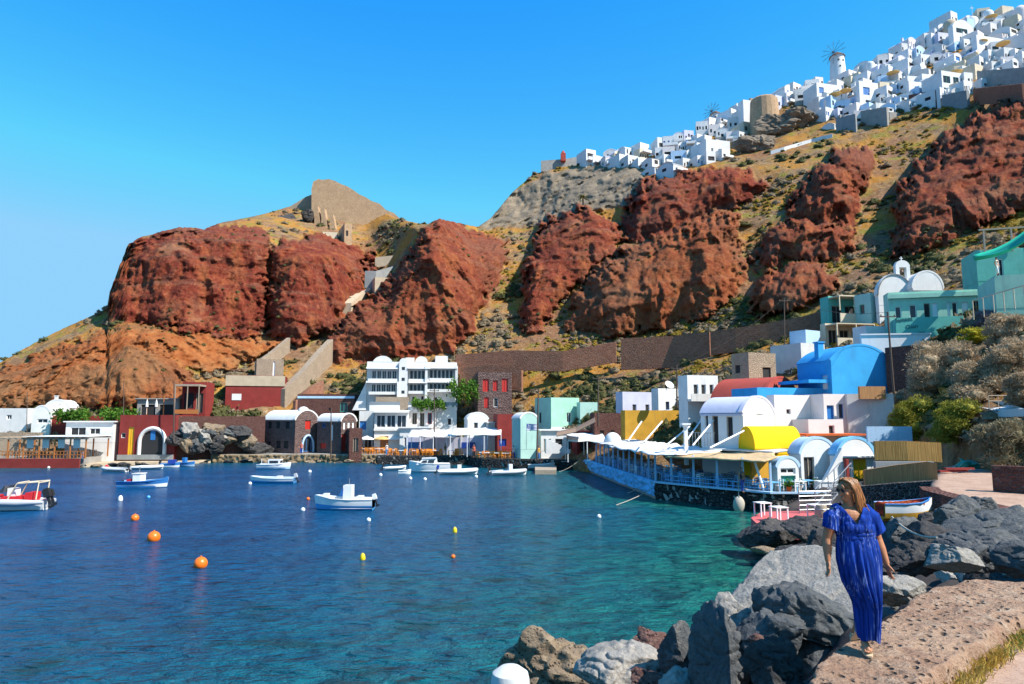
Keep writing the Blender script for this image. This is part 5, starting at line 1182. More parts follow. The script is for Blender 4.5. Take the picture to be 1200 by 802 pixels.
# ================================================================== QUAYS AND TERRACE
def rough_wall(name, pts, z0, z1, mat, label, amp=.12, cat='wall', top=.45, seed=1):
    """sea wall strip with a lumpy face; pts run so that the water lies on the left of the walking direction"""
    P = np.array(pts); d = np.concatenate([[0], np.cumsum(np.hypot(*np.diff(P, axis=0).T))]); n = int(d[-1]/.18)+2; u = np.linspace(0, d[-1], n)
    x = np.interp(u, d, P[:, 0]); y = np.interp(u, d, P[:, 1]); tx, ty = np.gradient(x), np.gradient(y); l = np.hypot(tx, ty); nx, ny = -ty/l, tx/l
    for _ in range(6): nx = np.convolve(np.pad(nx, 2, 'edge'), np.ones(5)/5, 'valid'); ny = np.convolve(np.pad(ny, 2, 'edge'), np.ones(5)/5, 'valid')
    zs = np.linspace(z0, z1, 16); rows = []
    for z in zs: rows.append((0, z))
    rows += [(-.06, z1+.04), (-top, z1+.04), (-top-.02, z1-.3)]
    V = np.array([np.stack([x+nx*o, y+ny*o, np.full(n, z)], 1) for o, z in rows]); f = V.reshape(-1, 3)
    k = (amp*(1.2*np.abs(perlin(f/.7+seed))*2+fbm(f/.3+seed, 3))).reshape(V.shape[:2]); k[-3:] *= .2
    V[..., 0] += nx[None]*k; V[..., 1] += ny[None]*k
    o = np_mesh(name, V.reshape(-1, 3), grid_faces(*V.shape[:2]), mat); return tag(o, label, cat)
Tz = 1.3
T_pts = [tuple(onz(px, py, Tz).xy) for px, py in ((1000,579),(950,579),(905,579),(840,573),(768,566),(757,562),(722,551),(685,539))]
def offs(pts, dx, dy): return [(x+dx, y+dy) for x, y in pts]
mb = MB(); mb.prism(T_pts+[(19,92),(26,80),(26,55),(24,48)], -2, Tz-.03)
tag(mb.build('terrace_floor', M['grey']), 'concrete floor of the waterfront terrace', kind='structure')
rough_wall('sea_wall', T_pts[4:], .25, Tz+.05, M['bluelight'], 'sea wall of rubble painted sky blue under the blue terrace', .24)
rough_wall('undercut_shade', offs(T_pts[4:], .25, .0), -2, .5, M['black_st'], 'dark strip painting the undercut shade below the blue sea wall', .1, seed=4)  # dark stone colour stands in for the shaded gap under the wall
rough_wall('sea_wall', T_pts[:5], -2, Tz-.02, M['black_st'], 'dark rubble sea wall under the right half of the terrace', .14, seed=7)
mb = MB(); P = [Vector((x, y, Tz+.10)) for x, y in T_pts[:5]]; rings = []
for p in P: rings.append([(p.x-.22, p.y-.22, Tz+.02), (p.x+.3, p.y, Tz+.02), (p.x+.3, p.y, Tz+.14), (p.x-.22, p.y-.22, Tz+.14)])
mb.loft(rings); tag(mb.build('coping', M['palebl']), 'pale blue coping along the top of the dark sea wall', 'coping')
# canopy: edge line runs inside the sea wall
def along(pts, step):
    P = np.array(pts); d = np.concatenate([[0], np.cumsum(np.hypot(*np.diff(P, axis=0).T))]); u = np.arange(step*.5, d[-1], step)
    return [(np.interp(a, d, P[:, 0]), np.interp(a, d, P[:, 1])) for a in u]
edge = T_pts[2:]; Pn = np.array(edge); eD = np.concatenate([[0], np.cumsum(np.hypot(*np.diff(Pn, axis=0).T))])
def ep(u, inn=0):
    """point on the terrace edge at u metres from its right end, moved inland"""
    x, y = np.interp(u, eD, Pn[:, 0]), np.interp(u, eD, Pn[:, 1]); return Vector((x+inn*.93, y+inn*.36, Tz))
def roof_strip(name, u0, u1, in0, in1, z0, z1, mat, label, sag=.12, th=.10, seed=0):
    V = []; nu, nv = int((u1-u0)/.35)+2, 14
    for i in range(nu):
        for j in range(nv):
            u = u0+(u1-u0)*i/(nu-1); v = j/(nv-1); vm = min(1, .22+max(0, u)/5.) if u0 < 0 else 1; p = ep(max(u, 0)+u0*0, in0+(in1-in0)*v*vm); p.z = z0+(z1-z0)*v; V.append((p.x, p.y, p.z))
    V = np.array(V); V[:, 2] += fbm(V*np.array([.55, .55, 0])+seed, 3)*sag*2; V[:, :2] += np.stack([fbm(V*.9+seed, 2)*.25, fbm(V*.9+seed+9, 2)*.25], 1)
    o = np_mesh(name, V, grid_faces(nu, nv), mat); s = o.modifiers.new('t', 'SOLIDIFY'); s.thickness = th; return tag(o, label, 'canopy')
L = eD[-1]
roof_strip('reed_canopy', -.01, 8.5, -.6, 4.8, 3.55, 3.85, M['reedroof'], 'ragged reed roof over the right half of the blue terrace', .10, .12, 3)
roof_strip('cloth_canopy', 7.6, L*.62, -.5, 5.2, 3.62, 4.0, M['cloth'], 'sagging white cloth roof over the middle of the terrace', .12, .05, 8)
roof_strip('cloth_canopy', L*.60, L*.88, -.1, 5.0, 3.7, 4.0, M['white2'], 'narrow off white cloth roof at the far end of the terrace', .10, .05, 15)
roof_strip('white_canopy', 3.2, 9, 3.9, 5.9, 4.02, 4.12, M['white2'], 'flat white roof edge behind the reed roof', .03, .14, 31)
POSTS = 'pale blue posts holding the terrace roof'
mb = MB(); mb.bx(-.07, .07, -.07, .07, 0, 2.35); po = mb.build('post', M['palebl'])
for i, u in enumerate(np.arange(.3, L*.88, 2.15)):
    o = po if i == 0 else copy_tree(po); p = ep(u, .25); o.location = p; tag(o, 'slender pale blue post at the water side of the terrace roof', 'post', POSTS)
mb = MB(); mb.bx(-.04, .04, -.04, .04, 0, 1.)
# terrace railing
def railing(name, us, mat, label, h=.9):
    mb = MB(); P = [ep(u, .12) for u in us]
    for k in (.45, .9): mb.tube([p+Vector((0, 0, h*k)) for p in P], .03, 6)
    for u in np.arange(us[0], us[-1], .7): p = ep(u, .12); mb.tube([p, p+Vector((0, 0, h))], .025, 5)
    return tag(mb.build(name, mat), label, 'railing')
railing('railing', list(np.arange(.4, 9.5, 1.)), M['bluechair'], 'low blue railing along the dark sea wall', .7)
# slanted white stays over the canopy
STAY = 'white poles standing slanted over the terrace roof'
for i, (a, b_) in enumerate((((736,517,62),(752,494,64)), ((755,518,60),(776,494,64)), ((782,521,58),(808,500,62)), ((800,523,56),(822,492,60)), ((812,522,55),(842,486,58)), ((832,525,52),(872,505,54)))):
    mb = MB(); mb.tube([at(*a), at(*b_)], .07, 6); tag(mb.build('slanted_pole', M['whitepaint']), 'slanted white pole rising from the terrace roof', 'pole', STAY)
mb = MB(); p = at(804, 523, 56); mb.bx(-.14, .14, -.14, .14, -1.5, 1.7); mb.bx(-.35, .35, -.35, .35, 1.7, 1.85); tag(mb.build('white_post', M['whitepaint'], loc=p), 'thick white post with capital where the slanted poles meet', 'post')
mb = MB(); mb.tube([at(896, 577, 48.6), at(884, 540, 49.4)], .09, 8); tag(mb.build('slanted_pole', M['whitepaint'], smooth=40), 'leaning white pole at the right end of the terrace', 'pole')
mb = MB(); mb.bx(0, 2.6, 0, .25, 0, 2.2); tag(mb.build('partition', M['ochre'], loc=at(882, 572, 51.5), rz=.3), 'ochre partition wall under the right end of the reed roof', 'wall')
# back wall in the shade of the roof
P = [ep(u, 5.6) for u in np.linspace(3.5, L*.9, 14)]
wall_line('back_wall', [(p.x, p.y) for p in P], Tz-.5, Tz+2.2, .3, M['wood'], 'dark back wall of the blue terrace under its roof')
# ---- furniture
def chair_mesh(name, mat):
    mb = MB(); mb.bx(-.21, .21, -.2, .22, .43, .47)
    for x in (-.19, .17):
        mb.bx(x, x+.035, -.2, -.165, 0, .43); mb.bx(x, x+.035, .185, .22, 0, .92)
    for z in (.58, .72, .86): mb.bx(-.155, .17, .19, .21, z, z+.07)
    return mb.build(name, mat)
def table_thing(name, top, legm, label, cat='table', s=.42, group=None):
    r = empty(name, (0, 0, -60)); tag(r, label, cat, group); mb = MB(); mb.bx(-s, s, -s, s, .70, .74); mb.build('tabletop', top, r)
    for x in (-1, 1):
        for y in (-1, 1): q = MB(); q.bx(x*s*.85-.03, x*s*.85+.03, y*s*.85-.03, y*s*.85+.03, 0, .70); q.build('leg', legm, r)
    return r
cb = chair_mesh('chair', M['bluechair']); cw = chair_mesh('chair', M['whitepaint']); co = chair_mesh('chair', M['orangechair']); cwo = chair_mesh('chair', M['wood'])
tb = table_thing('table', M['bluechair'], M['bluechair'], 'sky blue square table on the roofed terrace'); to = table_thing('table', M['cloth'], M['orangechair'], '')
used = set()
def put(o, p, rz, label, cat, group):
    q = copy_tree(o) if o.name in used else o; used.add(o.name); q.location = p; q.rotation_euler.z = rz; tag(q, label, cat, group); return q
rr = np.random.RandomState(21)
for row, inn in enumerate((.95, 2.6, 4.2)):
    for u in np.arange(.9, L*.86, 1.75):
        u2 = u+rr.uniform(-.15, .15); p = ep(u2, inn+rr.uniform(-.1, .1)); put(tb, p, rr.uniform(-.2, .2)+.3, 'sky blue square table on the roofed terrace', 'table', 'blue terrace tables')
        for k in range(3 if row == 0 else 2):
            a = rr.choice([0, 1.57, 3.14, -1.57])+.3+k*1.57; c = p+Vector((sin(a)*-.6, cos(a)*.6, 0)); wh = rr.rand() < (.3 if u < L*.3 else .45)
            if wh: put(cw, c, a, 'white slat back chair on the roofed terrace', 'chair', 'white chairs of the terrace')
            else: put(cb, c, a, 'sky blue slat back chair on the roofed terrace', 'chair', 'blue chairs of the terrace')
# hanging fender stone
mb = MB(); mb.sphere((0, 0, 0), (.42, .34, .62), 14, 10); mb.tube([(0, 0, .55), (.05, .1, 2.0)], .03, 6); q = onz(866, 600, .55)
tag(mb.build('fender', M['rope'], smooth=50, loc=at(866, 592, 49)), 'pale oval fender hanging on the dark sea wall', 'fender')
# red platform with stools
P = [tuple(onz(px, py, 1.2).xy) for px, py in ((880,607),(886,613),(905,617),(940,618),(985,612),(985,600),(930,599),(893,600))]
mb = MB(); mb.prism(P, .6, 1.2); tag(mb.build('platform', M['pinkfloor']), 'coral red painted landing platform on black rocks', 'platform')
mb = MB(); mb.prism([(x*1.0+(-.0), y+.3) for x, y in P], -2, .58); tag(mb.build('stone_wall', M['black_st']), 'dark masonry foot under the red landing platform', 'wall')
ws = table_thing('stool_table', M['whitepaint'], M['whitepaint'], '', s=.36)
for i, (px, py, lb) in enumerate(((894,605,'white square stool at the outer edge of the red platform'), (913,611,'white square stool standing nearest the water on the red platform'), (957,608,'white square stool beside the barrel on the red platform'))):
    put(ws, onz(px, py, 1.2), .25, lb, 'stool', 'white stools on the red platform'); 
mb = MB(); mb.lathe([(.24, 0), (.30, .2), (.32, .42), (.30, .65), (.24, .85), (.22, .86), (.02, .86)], 16); b_ = mb.build('barrel', M['palewood'], smooth=40, loc=onz(963, 612, 1.2)); tag(b_, 'old wooden barrel on the red platform', 'barrel')
q = MB(); [q.lathe([(.305, z), (.325, z+.03), (.305, z+.06)], 16) for z in (.18, .62)]; q.build('hoop', M['greym'], b_, smooth=40)
mb = MB(); a = onz(937, 602, 1.2); 
for k in range(5): mb.tube([a+Vector((0, 0, .2+k*.25)), a+Vector((2.0, .4, .2+k*.25))], .03, 6)
for k in (0, 1., 2.): mb.tube([a+Vector((k, k*.2, 0)), a+Vector((k, k*.2, 1.25))], .035, 6)
tag(mb.build('railing', M['greym']), 'grey metal railing at the back of the red platform', 'railing')
mb = MB(); a = at(956, 592, 40); e_ = at(985, 560, 43)
for o_ in (0, .7):
    mb.tube([a+Vector((o_, 0, 0)), e_+Vector((o_, 0, 0))], .05, 6); mb.tube([a+Vector((o_, 0, .9)), e_+Vector((o_, 0, .9))], .035, 6)
    for k in range(5): c = a.lerp(e_, k/4)+Vector((o_, 0, 0)); mb.tube([c, c+Vector((0, 0, .9))], .03, 5)
for k in range(8): c = a.lerp(e_, (k+.5)/8); mb.bx(c.x, c.x+.7, c.y-.12, c.y+.12, c.z-.02, c.z+.02)
tag(mb.build('metal_stairs', M['greym']), 'grey metal stairs behind the red platform', 'stairs')
mb = MB(); mb.bx(-.9, .9, -.4, .4, .0, .55); mb.bx(-.95, .95, -.45, .45, .55, .62); tag(mb.build('ice_chest', M['whitepaint'], loc=at(972, 574, 49.3)), 'white chest standing at the foot of the stair wall', 'chest')
put(table_thing('table', M['white'], M['whitepaint'], '', s=.5), onz(934, 576, 1.3), .2, 'white table in front of the vaulted house with tall dark doorway', 'table', None)
# reed screens
def screen(name, pts, h, mat, label):
    P = [at(*p) for p in pts]; mb = MB(); n = len(P); rings = []
    for p in P: rings.append([(p.x, p.y+.06, p.z-h), (p.x, p.y-.06, p.z-h), (p.x, p.y-.06, p.z), (p.x, p.y+.06, p.z)])
    mb.loft(rings); return tag(mb.build(name, mat), label, 'screen')
screen('reed_screen', [(1024,517,42),(1062,517,41.4),(1102,519,41)], 1.15, M['bamboo'], 'golden reed screen fence behind the vaulted houses')
screen('reed_screen', [(1012,551,36),(1050,545,35),(1086,541,34.2),(1097,543,34)], 1.05, M['bamboo2'], 'long brown reed screen fence above the black stone wall')
mb = MB(); mb.bx(0, 3.2, 0, .3, -1.5, .0); tag(mb.build('low_wall', M['greyblue'], loc=at(1026, 541, 39), rz=-.05), 'grey low wall between the two reed screens', 'wall')
P = [onz(1016, 590, 1.3), onz(1060, 592, 1.3)]
wall_line('lava_wall', [tuple(at(1004, 575, 35.6).xy), tuple(at(1050, 570, 34.4).xy), tuple(at(1096, 564, 33.5).xy)], 0.2, [at(1004, 570, 35.6).z, at(1050, 566, 34.4).z, at(1096, 563, 33.5).z], .9, M['lava_st'], 'dry stone wall of black lava with pale joints below the reed screen')
mb = MB(); mb.bx(0, 3.1, 0, .2, -1.1, 0); tag(mb.build('tarpaulin_wall', M['palebl'], loc=at(1016, 500, 49), rz=-.05), 'pale blue low wall beside the yellow green bush', 'wall')
# pale terrace slab and debris at the right
P = [at(px, py, ground_depth(px, py)-.5) for px, py in ((1118,470),(1140,466),(1176,471),(1200,479),(1165,481))]; mb = MB()
mb.prism([(p.x, p.y) for p in P], [p.z-.5 for p in P], [p.z for p in P]); tag(mb.build('terrace_slab', M['white2']), 'pale concrete roof slab among the bushes at the right', 'slab')
mb = MB(); p = at(1170, 474, ground_depth(1170, 474)-.6); [mb.tube([(x, 0, -.4), (x, 0, .55)], .03, 5) for x in (-.6, 0, .6)]; mb.tube([(-.6, 0, .55), (.6, 0, .55)], .03, 5); mb.tube([(-.6, 0, .2), (.6, 0, .2)], .03, 5); tag(mb.build('railing', M['palewood'], loc=p), 'short wooden railing on the pale roof slab', 'railing')
o = boulder('net_heap', onz(1132, 545, 3.7), (1.9, 1.0, .75), 411, M['greenpaint'], sub=4, planes=5, rough=.35); tag(o, 'heap of green net below the yellow green bush', 'net')
mb = MB(); mb.box((0, 0, 0), (2.0, .25, .10), rz=.3); mb.box((.3, -.1, .13), (1.7, .22, .09), rz=.1); tag(mb.build('planks', M['redwall'], loc=onz(1116, 552, 3.62)), 'two reddish planks lying by the green net', 'planks')
# ---------------------------------------------------------------- quays on the far side
Q = [(-47,104),(-44,101.5),(-33,102.5),(-19.5,102),(-19,97.5),(-6,96.5),(-4,91),(2,89),(9.7,87)]
mb = MB(); mb.prism(Q+[(20,90),(20,105),(0,118),(-50,118)], -2, 1.16); tag(mb.build('quay', M['grey']), 'concrete quay along the far side of the bay', kind='structure')
rough_wall('quay_wall', Q[4:][::-1], -2, 1.22, M['black_st'], 'dark stone quay wall below the orange chairs', .08, seed=12)
rough_wall('quay_rock', Q[1:5][::-1], -2, 1.10, rockmat('quay_rock_stone', (.24, .17, .10), (.34, .25, .15), (.12, .09, .06), .8, 1.), 'lumpy tan rock and concrete foot of the quay before the churches', .35, seed=20)
mb = MB(); mb.prism([(-47,104),(-44,101),(-47,97),(-54,94),(-57,91.5),(-62,91.5),(-64,97),(-58,101)], -2, .45); tag(mb.build('landing', M['beige']), 'low pale landing below the red house', kind='structure')
mb = MB(); mb.prism([(-57,96),(-56.5,91.3),(-66,90.6),(-76,90.5),(-120,90),(-120,100),(-70,102)], -2, 1.2); tag(mb.build('quay', M['grey']), 'concrete quay at the left of the bay', kind='structure')
mb = MB(); mb.bx(0, 11, 0, .25, -1.5, .0); tag(mb.build('deck_front', M['redwall'], loc=(-67.5, 90.3, 1.22), rz=-.0), 'red brown board front of the wooden pergola deck', 'deck')
# dark lava rock under the reddish wall
rr = np.random.RandomState(9)
for i in range(22):
    px = 206+100*(i+.5)/22+rr.uniform(-4, 4); py = rr.uniform(504, 529); Y = np.interp(px, [204, 260, 309], [98.8, 102.3, 105])-rr.uniform(.2, 1.2)
    o = boulder('lava_rock', at(px, py, Y), (rr.uniform(2.2, 4.4), 2.6, rr.uniform(1.6, 3.2)), 90+i, [R_dark, R_dark, R_grey, R_tan, R_blue][i % 5], sub=4, rough=.22, rz=rr.uniform(0, 3)); tag(o, 'lumpy rock under the reddish quay wall between red house and church', 'rock', 'rocks under the reddish wall')
pr2 = [boulder('shore_rock', (0, 0, -50), (1, .9, .6), 150+i, [R_tan, R_tan, R_dark][i], sub=3) for i in range(3)]
rr = np.random.RandomState(77)
for i in range(46):
    k = rr.uniform(0, 1); x = -58+40*k; y = np.interp(x, [-58,-54,-47,-44,-33,-19], [91,93,96.5,100.8,101.8,101.3])-rr.uniform(0, .8); o = pr2[i] if i < 3 else copy_tree(pr2[rr.randint(3)])
    s = rr.uniform(.5, 1.6); o.location = (x, y, rr.uniform(-.15, .3)); o.scale = (s*1.3, s, s*.8); o.rotation_euler = (rr.uniform(-.3, .3), rr.uniform(-.3, .3), rr.uniform(0, 6)); tag(o, 'tan or dark rock lying in the water along the far quay', 'rock', 'rocks along the far quay')
# orange chairs and tables on the quay
rr = np.random.RandomState(31)
for i in range(40):
    x = rr.uniform(-22.5, 1); y = np.interp(x, [-19.5,-6.2,-3.8,2], [98.2,97.3,91.6,89.6])+.4+rr.choice([0, 1.4])+rr.uniform(0, .4) if x > -19 else 103.2+rr.uniform(0, 2.); p = Vector((x, y, 1.17))
    put(to, p, rr.uniform(-.2, .2), 'small cloth covered table with orange legs on the far quay', 'table', 'orange legged tables on the quay')
    for k in range(3): a = rr.uniform(0, 6.28); put(co, p+Vector((sin(a)*-.62, cos(a)*.62, 0)), a, 'bright orange slat back chair on the far quay', 'chair', 'orange chairs on the quay')
def canopy(name, x0, x1, y0, y1, z, label, mat='cloth', n=4, ground=1.17, drop=.9, cat='canopy'):
    r = empty(name, (x0, y0, ground)); tag(r, label, cat); W, D, H = x1-x0, y1-y0, z-ground; V = []; nx, ny = 16, 6
    for i in range(nx):
        for j in range(ny): u, v = i/(nx-1), j/(ny-1); V.append((W*u, D*v, H+drop*v-.10*abs(sin(pi*u*n))))
    o = np_mesh('cloth', V, grid_faces(nx, ny), M[mat], parent=r); s = o.modifiers.new('t', 'SOLIDIFY'); s.thickness = .05
    for i in range(n+1):
        for y in (.1, D-.1): q = MB(); q.bx(W*i/n-.05, W*i/n+.05, y-.05, y+.05, 0, H+.02); q.build('post', M['whitepaint'], r)
    return r
wall_line('shade_tinted_front', [(-16, 104.2), (-2, 102.6), (1.5, 100.5)], 1., 3.6, .3, M['lav'], 'restaurant front tinted lavender as painted shade behind the quay canopies')  # lavender backing puts the bluish shade under the canopies into its colour
for x_, y_, lb in ((-14.6, 103.7, 'blue lettered menu board at the left of the restaurant front'), (-6.5, 102.7, 'deep blue board at the right of the restaurant front')):
    q = MB(); q.bx(-1., 1., -.06, .06, 0, .9); tag(q.build('menu_board', M['deepblue' if x_ > -10 else 'bluepaint'], loc=(x_, y_, 2.0)), lb, 'board')
canopy('quay_canopy', -15, -7.5, 98.6, 103, 3.9, 'white cloth canopy on posts over the orange chairs')
canopy('quay_canopy', -8.5, -1.5, 95.0, 99.5, 4.2, 'second white canopy next to the red house with blue shutter', n=3)
canopy('quay_canopy', 6.8, 11.5, 83.8, 88, 3.7, 'small white canopy above the far end of the blue terrace', n=2)
P0 = at(652, 512, 84); P1 = at(698, 495, 82)
mb = MB(); mb.loft([[tuple(p+Vector((0, 0, 0))), tuple(p+Vector((.3, 3.2, .5))), tuple(p+Vector((.3, 3.2, .58))), tuple(p+Vector((0, 0, .08)))] for p in (P0, P0.lerp(P1, .5)-Vector((0, 0, .35)), P1)]); tag(mb.build('sail_awning', M['brownsail']), 'brown canvas awning slung below the mint house', 'awning')
# flag by the pale vault
r = empty('flag', at(617, 527, 87.5)); tag(r, 'blue and white striped flag on a pole beside the pale turquoise vault', 'flag'); mb = MB(); mb.tube([(0, 0, 0), (0, 0, 3.3)], .03, 6); mb.build('flagpole', M['greym'], r)
mb = MB()
for k in range(9):
    rings = [[(.05+1.25*u, .12*sin(u*6), 3.2-k*.09), (.05+1.25*u, .12*sin(u*6), 3.2-(k+1)*.09)] for u in np.linspace(0, 1, 9)]; mb.loft(rings, m=k % 2, cap=False, closed=False)
for a in ((.052, .40, 2.75, 3.2),): mb.add([(a[0], -.02, a[2]), (a[1], -.02+.12*sin(.28*6), a[2]), (a[1], -.02+.12*sin(.28*6), a[3]), (a[0], -.02, a[3])], [(0, 1, 2, 3)], 0); mb.bx(.19, .26, .03, .05, 2.75, 3.2, 1); mb.bx(.05, .40, .03, .05, 2.94, 3.01, 1)
fl = mb.build('cloth', [M['deepblue'], M['whitepaint']], r)
# pergola restaurant on the left
r = empty('wooden_pergola', (-68.5, 91, 1.2)); tag(r, 'wooden waterfront pergola with white curtains and cloth roof', 'pergola')
W = 12.3
for i in range(7):
    for y in (0, 5): q = MB(); q.bx(W*i/6-.07, W*i/6+.07, y-.07, y+.07, 0, 2.5); q.build('post', M['woodor'], r)
q = MB(); q.bx(-.3, W+.3, -.1, .1, 2.5, 2.66); q.bx(-.3, W+.3, 4.9, 5.1, 2.6, 2.76); [q.bx(x-.05, x+.05, -.5, 5.4, 2.68, 2.8) for x in np.arange(0, W, .8)]; q.build('beams', M['palewood'], r)
q = MB(); q.bx(4.2, W+.5, -.6, 5.5, 2.84, 2.9); q.build('roof_cloth', M['cloth'], r)
q = MB(); [q.bx(0, W, -.03, .03, z, z+.08) for z in (.45, .9)]; [q.bx(x-.03, x+.03, -.03, .03, 0, .9) for x in np.arange(0, W, .45)]; q.build('rail', M['woodor'], r)
for i in (2, 3, 4, 5):
    q = MB(); q.loft([[(W*i/6+.3+u*.9, .1+.05*sin(u*20), 2.5), (W*i/6+.3+u*.9, .1+.07*sin(u*20+1), 1.35)] for u in np.linspace(0, 1, 14)], cap=False, closed=False); q.build('curtain', M['cloth'], r)
rr = np.random.RandomState(5)
for i in range(18):
    p = Vector((rr.uniform(-68, -57), rr.uniform(91.8, 95.5), 1.2)); put(cwo, p, rr.uniform(0, 6), 'brown wooden chair under the waterfront pergola', 'chair', 'wooden pergola chairs')
def parasol(loc, mat, label, rad=1.4, h=2.4, group=None):
    r = empty('parasol', loc); tag(r, label, 'parasol', group); q = MB(); q.tube([(0, 0, 0), (0, 0, h+.1)], .03, 6); q.build('pole', M['palewood'], r)
    q = MB(); q.lathe([(rad, h-.5), (rad*.98, h-.40), (rad*.5, h-.12), (.03, h+.08)], 10); q.build('canopy', mat, r); return r
for i, (px, lb) in enumerate(((10, 'sea green parasol at the left edge of the quay'), (24, 'sea green parasol left of the wooden pergola'), (36, 'faded green parasol right beside the wooden pergola'))): parasol(onz(px, 534, 1.2)+Vector((0, 1.5, 0)), M['teaction'], lb, 1.3, 2.2)
for i, (px, lb) in enumerate(((172, 'white folded sunshade on the left of the dark terrace'), (183, 'white folded sunshade on the right of the dark terrace'))):
    q = MB(); p = at(px, 478, 106); q.tube([(0, 0, -1.), (0, 0, 1.4)], .03, 6); q.lathe([(.06, .0), (.22, .15), (.14, .9), (.02, 1.3)], 10); tag(q.build('sunshade', M['cloth'], loc=p, smooth=50), lb, 'sunshade')
def vines(px0, px1, py, Y, n, seed, name, label, spread=(1., .8)):
    rr = np.random.RandomState(seed); V = []
    for i in range(n):
        u = rr.rand(); c = np.array(at(px0+(px1-px0)*u, py, Y))+rr.normal(size=3)*np.array([.2, .6, .35])*spread[0]+np.array([0, 0, .5*sin(u*17)*spread[1]]); a = rr.normal(size=3); a /= np.linalg.norm(a); b = np.cross(a, rr.normal(size=3)); b /= np.linalg.norm(b); e = rr.uniform(.12, .3)
        V += [c-a*e, c-b*e*.6, c+a*e, c+b*e*.6]
    o = np_mesh(name, V, np.arange(len(V)).reshape(-1, 4), F_vine, smooth=False); tag(o, label, 'plant'); return o
F_vine = foliage('bright_leaves', (.05, .15, .015), (.12, .22, .03), (.03, .07, .01))
vines(66, 102, 487, 101.5, 1100, 1, 'garden_plants', 'bright green plants on the red brown garden wall')
vines(118, 160, 488, 101.5, 1000, 2, 'creeper', 'green creeper left of the red house', (1.2, 1.2))
vines(484, 520, 474, 108, 1200, 3, 'vines', 'green vines hanging under the white terraced hotel', (1., .6))
vines(528, 560, 458, 108.5, 1300, 4, 'climbing_shrub', 'leafy green climber between white hotel and house with red shutters', (1.8, 1.8))

# ---------------------------------------------------------------- poles
def pole(px, py0, py1, Y, label, lean=0, arm=True, r=.09):
    a, b = at(px, py1, Y), at(px+lean, py0, Y); g = empty('utility_pole', a-Vector((0, 0, 1))); tag(g, label, 'pole'); q = MB(); q.tube([(0, 0, 0), b-a+Vector((0, 0, 1))], [r*1.2, r*.8], 8); q.build('mast', M['pole'], g, smooth=50)
    if arm: c = b-a+Vector((0, 0, .6)); q = MB(); q.bx(c.x-.7, c.x+.7, c.y-.05, c.y+.05, c.z-.05, c.z+.05); [q.lathe([(.05, c.z+.05), (.06, c.z+.12), (.03, c.z+.2)], 8, (c.x+x, c.y, 0)) for x in (-.6, .6)]; q.build('crossarm', M['pole'], g)
    return b
tops = [pole(1047, 366, 452, 60, 'dark leaning utility pole in front of the big blue house', -7), pole(919, 349, 400, 84, 'thin utility pole beside the end of the reddish terrace wall', 0, r=.08), pole(793, 428, 472, 82, 'thin pole above the white house with balustrade'), pole(701, 440, 490, 84, 'dark pole behind the brick building', 0),
 pole(629, 455, 528, 86, 'tall thin pole in front of the mint house', 2), pole(509, 455, 520, 101, 'thin pole rising in front of the vines'), pole(388, 478, 530, 101.5, 'pale pole beside the smaller church', 0, False), pole(204, 447, 510, 97, 'brown pole at the end of the red house', 0, False), pole(145, 448, 500, 100, 'thin pole on the green garden', 0, False, .06), pole(32, 460, 500, 99, 'thin mast over the left white houses', 0, False, .05)]
def wire(a, b, sag, label):
    P = [a.lerp(b, k/14)-Vector((0, 0, sag*4*(k/14)*(1-k/14))) for k in range(15)]; q = MB(); q.tube(P, .018, 5); tag(q.build('cable', M['pole']), label, 'cable')
wire(tops[0], tops[1], .8, 'thin cable between leaning pole and pole by the terrace wall'); wire(tops[1], tops[2], 1., 'thin cable running down to the pole over the balustrade house'); wire(tops[2], tops[3], 1., 'thin cable between the balustrade house pole and the brick building pole')
q = MB(); p = at(784, 452, 79); q.lathe([(.02, -.06), (.3, 0), (.55, .16), (.56, .18), (.3, .04), (.02, -.02)], 16); q.tube([(0, 0, 0), (0, 0, -.8)], .04, 6); o = tag(q.build('satellite_dish', M['whitepaint'], loc=p), 'white satellite dish on the white house roof', 'satellite dish'); o.rotation_euler = (.9, 0, .4)
for i, (px, py, m, lb) in enumerate(((428, 531, 'cloth', 'white parasol at the left end of the orange chairs'), (446, 531, 'umb', 'straw coloured parasol in front of the taverna door'), (462, 531, 'cloth', 'white parasol right of the taverna door'), (572, 530, 'umb', 'straw coloured parasol beside the second white canopy'), (596, 531, 'redc', 'red parasol in front of the red house with blue shutter'), (668, 533, 'cloth', 'white parasol at the foot of the brown canvas awning'), (706, 534, 'teaction', 'sea green parasol at the far end of the blue sea wall'))):
    parasol(onz(px, py, 1.2)+Vector((0, 1.2, 0)), M[m], lb, 1.35, 2.5)
POT = 'terracotta pots with plants by the white vaulted houses'
for i, (px, py) in enumerate(((936, 575), (957, 575), (983, 575), (1004, 575), (925, 577))):
    r = empty('flower_pot', onz(px, py, 1.3)); tag(r, 'small terracotta pot with a leafy plant by the white vaulted houses', 'flower pot', POT); q = MB(); q.lathe([(.12, 0), (.2, .36), (.22, .38), (.18, .38), (.02, .34)], 12); q.build('pot', M['orangered'], r, smooth=40)
    rs = np.random.RandomState(i); V = []
    for k in range(90):
        c = np.array([0, 0, .58])+rs.normal(size=3)*np.array([.14, .14, .14]); a = rs.normal(size=3)*.07; b = rs.normal(size=3)*.05; V += [c-a, c-b, c+a, c+b]
    np_mesh('plant', V, np.arange(len(V)).reshape(-1, 4), F_vine, smooth=False, parent=r)

